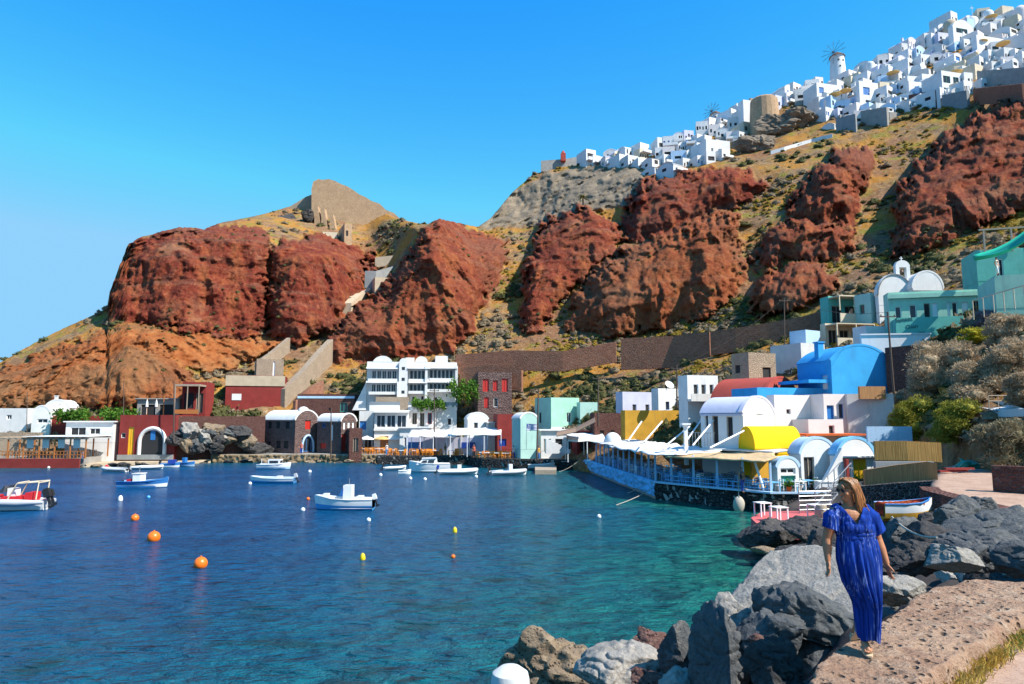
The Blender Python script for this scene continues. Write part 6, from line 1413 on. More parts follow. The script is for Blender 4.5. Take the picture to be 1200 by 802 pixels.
# ================================================================== BOATS AND BUOYS
def hull_mesh(L, B, H, bow=.34, stern=.85, deep=.25, n=22, m_out=0, m_in=1, rim=.07, mb=None, stripe=None):
    mb = mb or MB(); R = []
    for i in range(n+1):
        t = i/n; x = -L/2+L*t; b = B/2*(stern+(1-stern)*min(1, t/.35))*(1-max(0, (t-.45)/.55)**2.3*.985); zg = H*(1+bow*t**2.6+.04*(1-t)**2); zk = -deep*(1-max(0, (t-.7)/.3)**2*1.25)
        xo = .10*L*max(0, (t-.6)/.4)**2*.35
        kb = b*.78; zc = zg*.30
        bi = max(.004, b-rim); zf = min(zg-.05, .12+max(0, t-.7)*H*1.1)
        R.append([(x, 0, zk), (x, kb, zc*.2), (x+xo*.4, b*.94, zc+zg*.12), (x+xo, b, zg), (x+xo, bi, zg), (x+xo*.3, bi*.93, zf), (x, 0, zf), (x+xo*.3, -bi*.93, zf), (x+xo, -bi, zg), (x+xo, -b, zg), (x+xo*.4, -b*.94, zc+zg*.12), (x, -kb, zc*.2)])
    k = len(R[0]); base = len(mb.v)
    for r in R: mb.v += r
    for i in range(n):
        for j in range(k):
            j2 = (j+1) % k; mb.f.append((base+i*k+j, base+(i+1)*k+j, base+(i+1)*k+j2, base+i*k+j2))
            mb.m.append(m_in if j in (4, 5, 6, 7) else (2 if stripe and j in (2, 9) else m_out))
    for q, rev in ((0, False), (n, True)):
        idx = [base+q*k+j for j in (0, 1, 2, 3, 9, 10, 11)]; mb.f.append(tuple(reversed(idx)) if rev else tuple(idx)); mb.m.append(m_out)
        idx = [base+q*k+j for j in (4, 5, 6, 7, 8)]; mb.f.append(tuple(idx)); mb.m.append(m_in)
    return mb
def outboard(root, x, y, z, col='blackp', s=1., tilt=.35):
    q = MB(); Mt = Matrix.Translation((x, y, z)) @ Matrix.Rotation(tilt, 4, 'Y')
    def bb(c, sz):
        c2 = Mt @ Vector(c); q.box(c2, sz, ry=tilt)
    bb((-.16*s, 0, .38*s), (.34*s, .30*s, .42*s)); bb((-.16*s, 0, .62*s), (.28*s, .24*s, .10*s)); o = q.build('outboard_motor', M[col], root)
    q = MB(); bb((-.14*s, 0, -.05*s), (.14*s, .12*s, .55*s)); bb((-.18*s, 0, -.42*s), (.34*s, .05*s, .16*s)); bb((-.02*s, 0, .22*s), (.12*s, .26*s, .10*s)); q.build('motor_leg', M['blackp'], o)
def boat(px, py, Lpx, label, kind, rz=0., B=None, H=.55, hull='whiteplas', inner='whiteplas', stripe=None, group=None, motor=None):
    p = onz(px, py, 0); L = Lpx*p.y/800; B = B or L*.38; r = empty('boat', (p.x, p.y, 0), rz); tag(r, label, 'boat', group)
    if kind == 'rib':
        q = hull_mesh(L*.94, B*.62, H*.75, deep=.2); q.build('hull', [M['whiteplas'], M[inner]], r, smooth=40)
        T = MB(); pts = [(-L*.50, B*.40, H*.62), (-L*.2, B*.42, H*.62), (L*.15, B*.40, H*.66), (L*.33, B*.27, H*.76), (L*.44, B*.1, H*.86)]
        pts = pts+[(L*.46, 0, H*.88)]+[(x, -y, z) for x, y, z in reversed(pts)]; rad = L*.045 if L < 6 else .27
        T.tube(pts, [rad*.5]+[rad]*(len(pts)-2)+[rad*.5], 12); T.build('tube', M[hull], r, smooth=60)
    else:
        q = hull_mesh(L, B, H, bow=.75 if kind == 'caique' else .4, stripe=stripe); q.build('hull', [M[hull], M[inner]]+([M[stripe]] if stripe else []), r, smooth=40)
        T = MB(); T.tube([(-L/2, B*.42, H*1.02), (-L*.1, B*.51, H*1.03), (L*.2, B*.46, H*1.12), (L*.40, B*.20, H*1.3), (L*.51, 0, H*(1.72 if kind == 'caique' else 1.38))], .05, 6); T.tube([(-L/2, -B*.42, H*1.02), (-L*.1, -B*.51, H*1.03), (L*.2, -B*.46, H*1.12), (L*.40, -B*.20, H*1.3), (L*.51, 0, H*(1.72 if kind == 'caique' else 1.38))], .05, 6); T.build('gunwale', M[stripe or 'whiteplas'], r, smooth=60)
    def part(n, m, *bs):
        q = MB(); [q.bx(*b) for b in bs]; return q.build(n, M[m], r)
    for t in (-.25, .08): part('bench', 'palewood' if kind == 'open' else 'whiteplas', (L*t-.14, L*t+.14, -B*.38, B*.38, H*.55, H*.62))
    if motor: outboard(r, -L/2-.05, 0, H*.75, motor, max(.8, L/5.2))
    return r, L, B, part
# white motorboat at the mooring, bow to the left
r, L, B, part = boat(404, 597, 66, 'white motorboat with light blue hull and tall console moored in the bay', 'motor', pi, H=.72, hull='bluehull', stripe='whiteplas', motor='whiteplas')
part('console', 'whiteplas', (-.55, .05, -.45, .45, .3, 1.72)); part('seat', 'whiteplas', (-1.3, -.9, -.4, .4, .3, .95)); part('bow_locker', 'whiteplas', (L*.28, L*.37, -.25, .25, .5, 1.12)); part('mast', 'greym', (-.3, -.26, -.02, .02, 1.7, 2.2))
q = MB(); q.add([(.05, -.5, 1.0), (.05, .5, 1.0), (.35, .4, 1.0), (.35, -.4, 1.0), (.02, -.45, 1.55), (.02, .45, 1.55), (.10, .4, 1.6), (.10, -.4, 1.6)], [(0, 1, 5, 4), (2, 3, 7, 6), (1, 2, 6, 5), (3, 0, 4, 7), (4, 5, 6, 7)]); q.build('windscreen', M['bluepaint'], r)
# speedboat at the left edge, bow out of the picture to the left
r, L, B, part = boat(10, 598, 86, 'grey and white speedboat with red cushions and tube arch at the left', 'rib', pi+.12, H=.95, hull='greyrub', motor='blackp')
part('cushion', 'redc', (-L*.18, L*.05, -B*.3, B*.3, .75, 1.0), (L*.12, L*.3, -B*.22, B*.22, .9, 1.08)); part('seat', 'redc', (-L*.33, -L*.25, -B*.3, B*.3, .6, 1.25)); part('console', 'whiteplas', (-L*.10, L*.0, -B*.16, B*.16, .6, 1.55))
q = MB(); q.loft([[(L*.0+.05, y, 1.3), (L*.07, y, 1.3), (L*.01, y*.9, 1.75), (L*.0, y*.9, 1.75)] for y in np.linspace(-.7, .7, 7)]); q.build('windscreen', M['glass'], r)
q = MB()
for s in (-1, 1): q.tube([(-L*.05, s*B*.36, .8), (-L*.15, s*B*.34, 1.9), (-L*.42, s*B*.34, 2.0), (-L*.40, s*B*.36, .8)], .05, 8)
for x in (-.16, -.28, -.42): q.tube([(x*L, -B*.34, 1.95), (x*L, B*.34, 1.95)], .045, 8)
q.build('arch', M['cream'], r, smooth=60); outboard(r, -L/2-.05, .5, .7, 'blackp', 1.2)
# fishing boat
r, L, B, part = boat(168, 571, 54, 'blue and white fishing boat with little cabin and red bow patch', 'caique', 0, H=.55, hull='whiteplas', stripe='bluepaint', inner='palebl')
part('cabin', 'whiteplas', (-L*.18, -L*.02, -.5, .5, .3, 1.25), (-L*.20, L*.0, -.55, .55, 1.25, 1.32)); part('engine_box', 'redc', (-L*.32, -L*.22, -.4, .4, .3, .75)); part('mast', 'greym', (-L*.1-.03, -L*.1+.03, -.03, .03, 1.3, 1.9)); part('boot_stripe', 'bluepaint', (-L*.49, L*.34, -B*.42, -B*.395, .03, .16))
# small boat with cabin and open boat by the churches
r, L, B, part = boat(321, 550, 37, 'small white boat with low cabin nearest the churches', 'motor', 0, H=.6, hull='palebl', stripe='whiteplas'); part('cabin', 'whiteplas', (-.6, .9, -.6, .6, .4, 1.25)); part('window', 'glass', (.905, .93, -.45, .45, .8, 1.1), (-.4, .7, -.63, -.605, .8, 1.1)); part('post', 'whiteplas', (-1.5, -1.44, -.4, -.34, .5, 1.3))
r, L, B, part = boat(320, 566, 50, 'open blue boat with white rim and raised outboard motor', 'open', pi+.03, H=.48, hull='bluehull', stripe='whiteplas', inner='palebl', motor='greyrub'); part('box', 'whiteplas', (-.9, -.4, -.3, .3, .2, .7))
# inflatables and small craft at the landing
boat(134, 553, 34, 'pale grey inflatable with black motor beside the landing', 'rib', pi-.15, H=.5, hull='greyrub', motor='blackp', inner='darkrub')
boat(173, 550, 36, 'long pale inflatable moored along the landing', 'rib', .05, H=.45, hull='whiteplas', inner='darkrub')
r, L, B, part = boat(199, 548, 20, 'small white boat with blue cover behind the fishing boat', 'motor', .3, H=.5, stripe='bluepaint', motor='blackp'); part('cover', 'deepblue', (-.2, .7, -.5, .5, .5, 1.0))
r, L, B, part = boat(217, 547, 22, 'small blue and white boat with console at the rocks', 'motor', -.1, H=.5, hull='palebl', stripe='bluepaint', motor='blackp'); part('console', 'bluepaint', (-.3, .1, -.3, .3, .4, 1.2))
# group in front of the orange chairs
r, L, B, part = boat(504, 553, 46, 'white cabin cruiser with dark windows below the orange chairs', 'motor', pi+.1, H=.95, B=2.1, hull='whiteplas', motor='blackp')
q = MB(); q.loft([[(-.9, y*1., .9), (1.7, y*.8, .9), (.9, y*.75, 1.55), (-.8, y*.85, 1.6)] for y in (-.95, .95)]); cb_ = q.build('cabin', M['whiteplas'], r)
q = MB(); q.loft([[(-.75, y, 1.62), (1., y*.8, 1.58), (1., y*.8, 1.66), (-.75, y, 1.70)] for y in (-.95, .95)]); q.build('cabin_roof', M['whiteplas'], cb_)
for s in (-1, 1):
    q = MB(); q.add([(-.5, s*.94, 1.12), (.25, s*.91, 1.12), (.2, s*.85, 1.45), (-.5, s*.88, 1.48)], [(0, 1, 2, 3)]); q.add([(.38, s*.90, 1.12), (1.15, s*.85, 1.10), (.85, s*.78, 1.4), (.36, s*.84, 1.44)], [(0, 1, 2, 3)]); q.build('window', M['glass'], cb_)
boat(463, 551, 26, 'white inflatable with dark motor left of the cabin cruiser', 'rib', .4, H=.5, hull='whiteplas', motor='blackp', inner='greyrub')
boat(474, 556, 14, 'tiny white dinghy beside the cabin cruiser', 'open', .1, H=.4)
r, L, B, part = boat(537, 556, 46, 'white rigid inflatable with blue motor right of the cabin cruiser', 'rib', .12, H=.6, hull='whiteplas', motor='deepblue', inner='cream'); part('console', 'whiteplas', (-.1, .35, -.3, .3, .4, 1.1))
r, L, B, part = boat(596, 557, 44, 'grey inflatable with white console and black motors near the brick terrace', 'rib', .28, H=.6, hull='greyrub', motor='blackp', inner='darkrub'); part('console', 'whiteplas', (.0, .4, -.3, .3, .4, 1.25))
boat(634, 551, 30, 'black hulled boat tied to the quay by the flag', 'open', .05, H=.65, hull='darkrub', stripe='greyrub')
q = MB(); q.prism([tuple(onz(px, py, .5).xy) for px, py in ((627, 551), (652, 551), (652, 546), (627, 546))], -.3, .5); tag(q.build('pontoon', M['palewood']), 'small pale wooden pontoon beside the black hulled boat', 'pontoon')
# striped boat pulled up under the lava wall
p = at(1061, 598, 27); r = empty('boat', p-Vector((0, 0, .3)), .05); r.scale = (.68, .75, .75); tag(r, 'wooden boat with red, white, blue and ochre bands lying on the boulders', 'boat'); L = 3.0
q = hull_mesh(L, 1.2, .72, bow=.45, deep=.15, stripe=1); q.build('hull', [M['ochre'], M['redwall'], M['whitepaint']], r, smooth=40)
for nm, m, z0, z1 in (('blue_band', 'bluepaint', .70, .78),):
    q = MB(); q.tube([(-L/2, .5, .76), (-L*.1, .61, .76), (L*.2, .55, .82), (L*.4, .24, .92), (L*.5, 0, 1.02), (L*.4, -.24, .92), (L*.2, -.55, .82), (-L*.1, -.61, .76), (-L/2, -.5, .76)], .05, 6); q.build(nm, M[m], r, smooth=60)
q = MB(); [q.bx(-L*.45+k*.35, -L*.45+k*.35+.1, -.45, .45, .72, .80) for k in range(7)]; q.build('grating', M['orangered'], r)
# buoys
def buoy(px, py, dpx, mat, label, kind='ball'):
    p = onz(px, py, 0); R = dpx*p.y/800/2; r = empty('buoy', (p.x, p.y, 0)); tag(r, label, 'buoy'); q = MB()
    if kind == 'ball': q.sphere((0, 0, R*.55), R, 20, 14); q.build('float', M[mat], r, smooth=60); q = MB(); q.lathe([(R*.14, R*1.5), (R*.14, R*1.65), (R*.05, R*1.72)], 8); q.build('eye', M[mat], r)
    elif kind == 'tall': q.lathe([(R*.5, -.2), (R, 0), (R*1.05, R*.8), (R*.8, R*1.8), (R*.3, R*2.4), (R*.05, R*2.45)], 14); q.build('float', M[mat], r, smooth=60)
buoy(235, 665, 15, 'orangeplas', 'largest orange buoy, nearest to the camera'); buoy(180, 634, 14, 'orangeplas', 'deep orange buoy in the middle of the three at the left'); buoy(158, 610, 9, 'orangeplas', 'small pale orange buoy below the white cylinder buoy')
buoy(141, 587, 5, 'whiteplas', 'white upright cylinder buoy below the fishing boat', 'tall'); buoy(174, 584, 4, 'bluehull', 'little light blue buoy below the fishing boat'); buoy(425, 656, 6, 'yellowplas', 'yellow pear shaped buoy in the middle of the bay', 'tall')
buoy(533, 624, 5, 'yellowplas', 'small yellow buoy right of the yellow pear shaped one', 'tall'); buoy(531, 654, 5, 'orangeplas', 'small orange buoy right of the yellow pear shaped one'); buoy(355, 599, 5, 'whiteplas', 'white buoy at the bow of the white motorboat'); buoy(361, 586, 4, 'orangeplas', 'tiny orange buoy off the bow of the white motorboat'); buoy(432, 611, 5, 'whiteplas', 'white buoy under the stern of the white motorboat')
buoy(702, 607, 5, 'whiteplas', 'white buoy alone off the blue sea wall'); buoy(293, 568, 4, 'whiteplas', 'white buoy at the end of the open blue boat'); buoy(363, 554, 4, 'whiteplas', 'white buoy right of the small boat with cabin'); buoy(125, 548, 4, 'redc', 'red float by the pale grey inflatable'); buoy(57, 549, 3, 'whiteplas', 'white float below the wooden pergola'); buoy(481, 562, 4, 'whiteplas', 'white float below the cabin cruiser'); buoy(498, 563, 4, 'whiteplas', 'white float under the rigid inflatable'); buoy(558, 560, 4, 'whiteplas', 'white float left of the grey inflatable'); buoy(446, 558, 4, 'whiteplas', 'white float left of the white inflatable')
def rope(a, b, sag, label):
    P = [a.lerp(b, k/10)-Vector((0, 0, sag*4*(k/10)*(1-k/10))) for k in range(11)]; q = MB(); q.tube(P, .025, 5); tag(q.build('mooring_rope', M['rope']), label, 'rope')
rope(at(757, 566, 60), onz(735, 578, 0), .1, 'mooring rope from the corner of the blue sea wall'); rope(at(766, 572, 57), onz(722, 592, 0), .1, 'mooring rope lower on the blue sea wall'); rope(at(678, 540, 85), onz(655, 553, 0), .2, 'mooring rope from the far end of the terrace')
rope(at(1045, 606, 19), at(1098, 630, 15), .15, 'pale rope lying over the dark blocks')
# ================================================================== SMALL PEOPLE
def small_person(loc, rz, shirt, trousers, label, pose='stand'):
    B = MB(); T = lambda pts, r: B.tube(pts, r, 8)
    for s in (-1, 1):
        T([(s*.09, 0, .88), (s*.10, -.02+.10*s, .47), (s*.10, .16*s, .05)], [.085, .06, .04]); T([(s*.10, .16*s, .04), (s*.10, .16*s-.16, .03)], [.04, .03])
        T([(s*.18, 0, 1.38), (s*.24, .03, 1.1), (s*.23, -.08, .86)], [.05, .042, .03]); B.sphere((s*.23, -.09, .80), (.03, .035, .07), 8, 6)
    T([(0, 0, .85), (0, 0, 1.1), (0, 0, 1.38)], [.14, .13, .16]); T([(-.17, 0, 1.38), (.17, 0, 1.38)], .06); T([(0, 0, 1.4), (0, -.01, 1.56)], .05); B.sphere((0, -.01, 1.63), (.075, .095, .115), 12, 8); B.sphere((0, -.10, 1.62), (.015, .02, .02), 6, 5)
    r = empty('person', loc, rz); tag(r, label, 'person'); o = voxel_union(B, .018, 'body', skin_far, r, 1)
    q = MB(); q.loft([[(cos(t)*a, sin(t)*b, z) for t in [2*pi*i/14 for i in range(14)]] for a, b, z in ((.165, .125, .82), (.155, .12, 1.1), (.195, .13, 1.35), (.12, .09, 1.44))]); q.build('shirt', shirt, r, smooth=60)
    for s in (-1, 1):
        q = MB(); q.tube([(s*.09, 0, .90), (s*.10, -.02+.10*s, .47), (s*.10, .14*s, .12)], [.105, .08, .065], 8); q.build('trouser_leg', trousers, r, smooth=60)
    q = MB(); q.sphere((0, .015, 1.665), (.085, .10, .095), 10, 8); q.build('hair', M['wood'], r, smooth=60)
skin_far = paint('skin', (.42, .20, .11), .6)
small_person(onz(870, 577, 1.3), .4, M['blackp'], M['deepblue'], 'person in dark clothes standing at the right end of the terrace')
small_person(onz(662, 534, 1.2), 1., M['redc'], M['blackp'], 'person in red shirt on the quay beside the brown awning'); small_person(onz(672, 533, 1.2), 2.5, M['yellowpaint'], M['deepblue'], 'person in yellow shirt on the quay beside the brown awning'); small_person(onz(682, 534, 1.3), .2, M['bluepaint'], M['whitepaint'], 'person in blue shirt at the far end of the terrace')
small_person((-31.5, 103.2, 1.17), .3, M['redc'], M['deepblue'], 'person in red shirt beside the purple stone church'); small_person((-57.3, 92.4, .5), .3, M['bluepaint'], M['deepblue'], 'person in blue standing on the low landing'); small_person(onz(1147, 337, 0)*0+at(1169, 322, 66), .3, M['whitepaint'], M['whitepaint'], 'person in white on the terrace of the top turquoise house')
for (x, y, z), rz, sh, tr, lb in (((-18, 99.2, 1.17), .5, 'whitepaint', 'bluepaint', 'person in white shirt among the orange chairs at the left'), ((-13.2, 98.4, 1.17), 2., 'bluepaint', 'blackp', 'person in blue shirt by the first white canopy'), ((-9.5, 98.3, 1.17), 1., 'blackp', 'tanc', 'person in black shirt behind the cabin cruiser'), ((-5.2, 94, 1.17), .2, 'redc', 'blackp', 'person in red shirt under the second white canopy'), ((.2, 90.8, 1.17), 2.6, 'whitepaint', 'deepblue', 'person in white shirt near the red house with blue shutter'), ((3.5, 89.6, 1.17), .9, 'yellowpaint', 'bluepaint', 'person in yellow top by the flag'), ((-63, 93, 1.2), .4, 'whitepaint', 'blackp', 'person in white shirt under the wooden pergola')):
    small_person((x, y, z), rz, M[sh], M[tr], lb)
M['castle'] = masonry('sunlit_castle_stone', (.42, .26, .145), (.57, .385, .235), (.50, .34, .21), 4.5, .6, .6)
# ================================================================== VILLAGE ON THE RIDGE
UP = [(690,181),(755,171),(800,158),(830,140),(880,122),(920,110),(950,98),(975,86),(1000,82),(1050,60),(1075,48),(1100,34),(1120,20),(1160,12),(1225,4)]
LO = [(690,192),(755,196),(765,207),(800,202),(850,186),(875,168),(885,150),(900,132),(950,118),(985,150),(1020,142),(1050,134),(1100,122),(1140,112),(1160,98),(1200,90),(1225,86)]
ORD = ['', 'first', 'second', 'third', 'fourth', 'fifth', 'sixth', 'seventh', 'eighth', 'ninth', 'tenth', 'eleventh', 'twelfth', 'thirteenth', 'fourteenth', 'fifteenth', 'sixteenth', 'seventeenth', 'eighteenth', 'nineteenth', 'twentieth', 'twenty-first', 'twenty-second', 'twenty-third', 'twenty-fourth', 'twenty-fifth', 'twenty-sixth', 'twenty-seventh', 'twenty-eighth', 'twenty-ninth', 'thirtieth', 'thirty-first', 'thirty-second', 'thirty-third', 'thirty-fourth', 'thirty-fifth', 'thirty-sixth']
ORD = ORD[:31]+['thirty-'+o for o in ORD[1:10]]+['fortieth']+['forty-'+o for o in ORD[1:10]]+['fiftieth']
NUM = ['no', 'one', 'two', 'three', 'four', 'five', 'six']
rr = np.random.RandomState(12)
rows = {}
px = 692.
while px < 1222:
    up, lo = np.interp(px, *zip(*UP)), np.interp(px, *zip(*LO)); n = max(1, int(round((lo-up)/11.3)))
    for k in range(n):
        base = lo-(lo-up)*k/n+rr.uniform(-2.5, 2.5)-2; rows.setdefault(k, []).append((px+rr.uniform(-4, 4), base))
    px += rr.uniform(11., 15.)
for k, lst in rows.items():
    for i, (x, base) in enumerate(lst):
        if 972 < x < 990 and base < 100: continue
        Y = ground_depth(x, base)-rr.uniform(0, 1.5); m = Y/FPX; wpx = rr.uniform(10.5, 18.5); hpx = rr.uniform(9, 15); yaw = rr.choice([10, 18, 25, -12, 32]); w_, h_ = wpx*m, hpx*m; d_ = rr.uniform(4, 7)
        kind = rr.choice(['flat', 'vault', 'flat', 'vaultx', 'flat']); wall = rr.choice(['white', 'white', 'white', 'white', 'white2', 'pinkwhite', 'palebl', 'cream', 'lav'], p=[.12, .12, .12, .12, .24, .09, .06, .07, .06])
        nw = rr.randint(1, 5); ops = []; fk = rr.choice(['wd', 'wb', 'sb', 'wt', 'dd', 'wd', 'o', 'wd'])
        for q in range(nw):
            c = (q+.5)/nw+rr.uniform(-.06, .06); hw = rr.uniform(.16, .36)/nw; v0 = rr.choice([.04, .2, .28]); ops.append((max(.04, c-hw), min(.96, c+hw), v0, v0+rr.uniform(.28, .46), fk))
        fl = [(.35, .6, .25, .55, 'wd')] if rr.rand() < .5 else []
        ktxt = {'flat': 'flat', 'vault': 'vaulted', 'vaultx': 'barrel'}[kind]; ctxt = {'white': 'white', 'white2': 'chalky', 'pinkwhite': 'pinkish', 'palebl': 'bluish', 'cream': 'cream', 'lav': 'lilac'}[wall]
        op_t = {'sb': 'shutter', 'dd': 'doorway', 'wb': 'blue window', 'wt': 'green window'}.get(fk, 'window')+('s' if nw > 1 else '')
        lb = f"{ctxt} {ktxt} roofed house, {NUM[nw]} {op_t}, {ORD[i+1]} from left in {ORD[k+1]} village row up"
        ex = None
        if rr.rand() < .35: ex = lambda r, w, d, h: boxpart(r, 'balcony', 'white', (0, w, -1.4, -1.2, h*.0, h*.26), (0, w, -1.2, -.01, -.1, h*.02))
        elif rr.rand() < .25: ex = lambda r, w, d, h: chimney(r, w*.3, d*.4, h, 'white', .9, .25)
        elif rr.rand() < .2: ex = lambda r, w, d, h: boxpart(r, 'terrace_wall', 'grey', (-.2, w+.2, -.9, -.01, -3.5, -.05))
        house_box('village_house', lb, 'house', Vector(at(x-wpx/2, base, Y)), radians(yaw), w_, d_, h_, roof=kind, wall=wall, roofm=rr.choice(['white', 'white', 'white2', 'lav']), front=ops, flank=fl, found=4.5, group='white houses of the ridge village', detail=False, rise=min(w_, d_)*rr.uniform(.22, .36), parapet=rr.uniform(.1, .5), extra=ex)
# larger houses that stand out
for (l, c, r_, top, base, kw) in ((None, 1105, 1138, 84, 112, dict(label='white hotel block with two rows of blue green windows above the red cliff', front=[(.05, .3, .1, .35, 'wt'), (.4, .6, .1, .35, 'wt'), (.68, .95, .1, .35, 'wt'), (.05, .3, .55, .85, 'wt'), (.4, .6, .55, .85, 'wt'), (.68, .95, .55, .85, 'wt')])),
    (1062, 1066, 1098, 96, 114, dict(label='white house on a reddish foot with one green window', front=[(.3, .55, .3, .7, 'wt')])),
    (None, 958, 985, 98, 122, dict(label='white house with two blue arched windows by the crag', front=[(.1, .3, .1, .4, 'sb'), (.1, .3, .55, .85, 'sb'), (.55, .85, .1, .6, 'dd')])),
    (1004, 1008, 1030, 96, 122, dict(label='tall white house with bright blue door and balcony', front=[(.2, .55, .45, .8, 'sb'), (.3, .6, .1, .22, 'wb')])),
    (1112, 1118, 1142, 22, 50, dict(label='white vaulted house with big green window high on the ridge', roof='vault', front=[(.15, .7, .45, .65, 'wt'), (.3, .6, .2, .3, 'wt')])),
    (1140, 1146, 1192, 42, 66, dict(label='broad white house with arched window under the ridge top', roof='flat', front=[(.2, .3, .3, .6, 'wb'), (.6, .7, .3, .6, 'wd')])),
    (820, 828, 856, 164, 186, dict(label='bluish white house at the low edge of the village', front=[(.2, .3, .3, .6, 'wd'), (.5, .6, .3, .6, 'wd'), (.8, .9, .3, .6, 'wd')])),
    (866, 872, 898, 118, 150, dict(label='white house corner with long blank wall left of the crag', front=[(.3, .42, .5, .7, 'wb')]))):
    Y = ground_depth(c, base)-3; lab = kw.pop('label'); house('village_house', lab, l, c, r_, top, base, Y, 14, found=6, d=6, group='white houses of the ridge village', **kw)
for i, (x0, x1, py, h_, mat, lb) in enumerate(((1146, 1215, 84, 22, 'grey', 'long grey cement retaining wall at the right end of the village'), (1142, 1200, 104, 11, 'brown_st', 'reddish stone wall under the grey retaining wall'), (1000, 1040, 132, 14, 'grey', 'grey retaining wall under the tall white house'), (1066, 1098, 112, 16, 'red_st', 'reddish stone foot wall under the house with green window'), (1105, 1134, 112, 12, 'greyblue', 'grey foot wall under the white hotel block'), (980, 1003, 140, 16, 'greyblue', 'dark grey hut wall below the crag'))):
    Y0 = ground_depth(x0, py+h_*.5)-3.5; Y1 = ground_depth(x1, py+h_*.5)-3.5; a, b = at(x0, py, Y0), at(x1, py-6, Y1)
    wall_line('retaining_wall', [(a.x, a.y), (b.x, b.y)], [a.z-h_*Y0/800-2, b.z-h_*Y1/800-2], [a.z, b.z], .8, M[mat], lb)
def windmill(px, base, hpx, Y, label, sails=12, rz=0):
    p = at(px, base, Y); k = Y/FPX; H = hpx*k; R = H*.44; r = empty('windmill', p); tag(r, label, 'windmill')
    q = MB(); q.lathe([(R*1.08, -6), (R, 0), (R*.86, H*.98), (R*.92, H*1.0), (R*.9, H*1.03), (.05, H*1.03)], 24); w_ = q.build('tower', M['white'], r, smooth=40)
    for x, z in ((-.25, .65), (.35, .62), (-.1, .25)): q = MB(); yy = -math.sqrt(1-x*x)*R*(1-.14*z); q.bx(x*R-.22, x*R+.22, yy-.06, yy+.2, H*z, H*z+.5); q.build('window', M['darkin'], w_)
    q = MB(); q.lathe([(R*1.02, H*1.02), (R*.95, H*1.08), (R*.3, H*1.30), (.05, H*1.36)], 20); q.build('cap', M['wood'], r, smooth=40)
    S = MB(); hub = Vector((-R*.75, -R*.75, H*1.12)); ax = Vector((-.75, -.66, .1)).normalized(); u = ax.cross(Vector((0, 0, 1))).normalized(); v = u.cross(ax)
    S.tube([hub-ax*-.2, hub+ax*1.2], .10, 8)
    for i in range(sails): a = 2*pi*i/sails; S.tube([hub+ax*.5, hub+ax*.5+(u*cos(a)+v*sin(a))*H*.72], .055, 5)
    P = [hub+ax*.5+(u*cos(2*pi*i/40)+v*sin(2*pi*i/40))*H*.55 for i in range(41)]; S.tube(P, .018, 4); S.build('sails', M['pole'], r)
    return r
windmill(982, 87, 21, 205, 'larger white windmill with brown cap and bare spokes on the ridge'); windmill(839, 150, 16, 208, 'smaller white windmill with dark spokes on the left ridge')
for px, py, R, mat, lb in ((1113, 26, 8, 'beige', 'brown dome near the top of the ridge village'), (1139, 22, 7, 'white', 'white dome next to the brown dome'), (1158, 14, 6, 'white', 'white dome near the ridge end'), (1020, 74, 5, 'white', 'white dome in the middle of the ridge'), (1196, 10, 9, 'pinkwhite', 'pinkish dome at the upper right corner')):
    Y = ground_depth(px, py+8)-2; q = MB(); k = R*Y/FPX; q.lathe([(k, -4), (k, .0), (k*.94, k*.35), (k*.75, k*.68), (k*.42, k*.92), (.03, k)], 20); tag(q.build('dome', M[mat], loc=at(px, py+R*.6, Y), smooth=50), lb, 'dome')
q = MB(); p = at(1139, 12, 195); q.tube([(0, 0, -2), (0, 0, 1.4)], .06, 6); q.bx(-.5, .5, -.05, .05, .6, .72); tag(q.build('cross', M['whitepaint'], loc=p), 'small cross on the white dome near the brown dome', 'cross')
lbs = ['straw parasol left of the white hotel block', 'straw parasol under the ridge top', 'straw parasol beside the broad white house', 'straw parasol at the right end of the ridge terrace', 'straw parasol on the terrace by the blue arched windows', 'straw parasol on the terrace below the windmill', 'straw parasol in the middle of the village']
for (px, py), lb in zip(((1120, 88), (1162, 22), (1150, 52), (1176, 54), (979, 113), (991, 109), (1047, 88)), lbs):
    Y = ground_depth(px, py+6)-4.5; parasol(at(px, py+5, Y), M['umb'], lb, 1.7, 2.3)
# bare crag with ruined bastion between the two halves of the village
def crag(px, py, Y, w_, h_, seed, mat, label, **kw): rock_at(px, py, Y, w_, h_, seed, mat, label, name='crag', **kw)
R_ash = rockmat('ash_rock', (.15, .115, .085), (.27, .21, .155), (.36, .28, .20), .35, 1.)
crag(912, 150, ground_depth(912, 156), 62, 34, 301, R_ash, 'brown crag between the two halves of the ridge village', dep=9, sub=6, rough=.2); crag(888, 170, ground_depth(888, 174), 56, 24, 302, R_ash, 'low brown crag under the village edge', dep=8, sub=6, rough=.2); crag(938, 142, ground_depth(938, 148), 46, 26, 303, R_ash, 'right part of the brown crag with green tufts', dep=8, sub=6, rough=.2)
p = at(896, 140, ground_depth(905, 148)-2); q = MB(); q.lathe([(4.2, -8), (4.0, 0), (3.7, 5.4), (3.2, 5.9), (.1, 5.6)], 18); tag(q.build('bastion', M['castle'], loc=p), 'ruined round tan bastion above the brown crag', 'bastion')
q = MB(); q.bx(0, 9, 0, .6, 0, 4); p = at(880, 130, ground_depth(888, 145)-1); tag(q.build('ruin_wall', M['tan_st'], loc=p, rz=.4), 'tan ruin wall with openings beside the bastion', 'wall')
pts = [(903, 180), (918, 175), (935, 170), (950, 166), (975, 160)]
P = [ground(*p_) for p_ in pts]; wall_line('lane_wall', [(p.x, p.y-.6) for p in P], [p.z-2 for p in P], [p.z+.35 for p in P], .6, M['white'], 'low white wall of the zigzag lane below the crag')
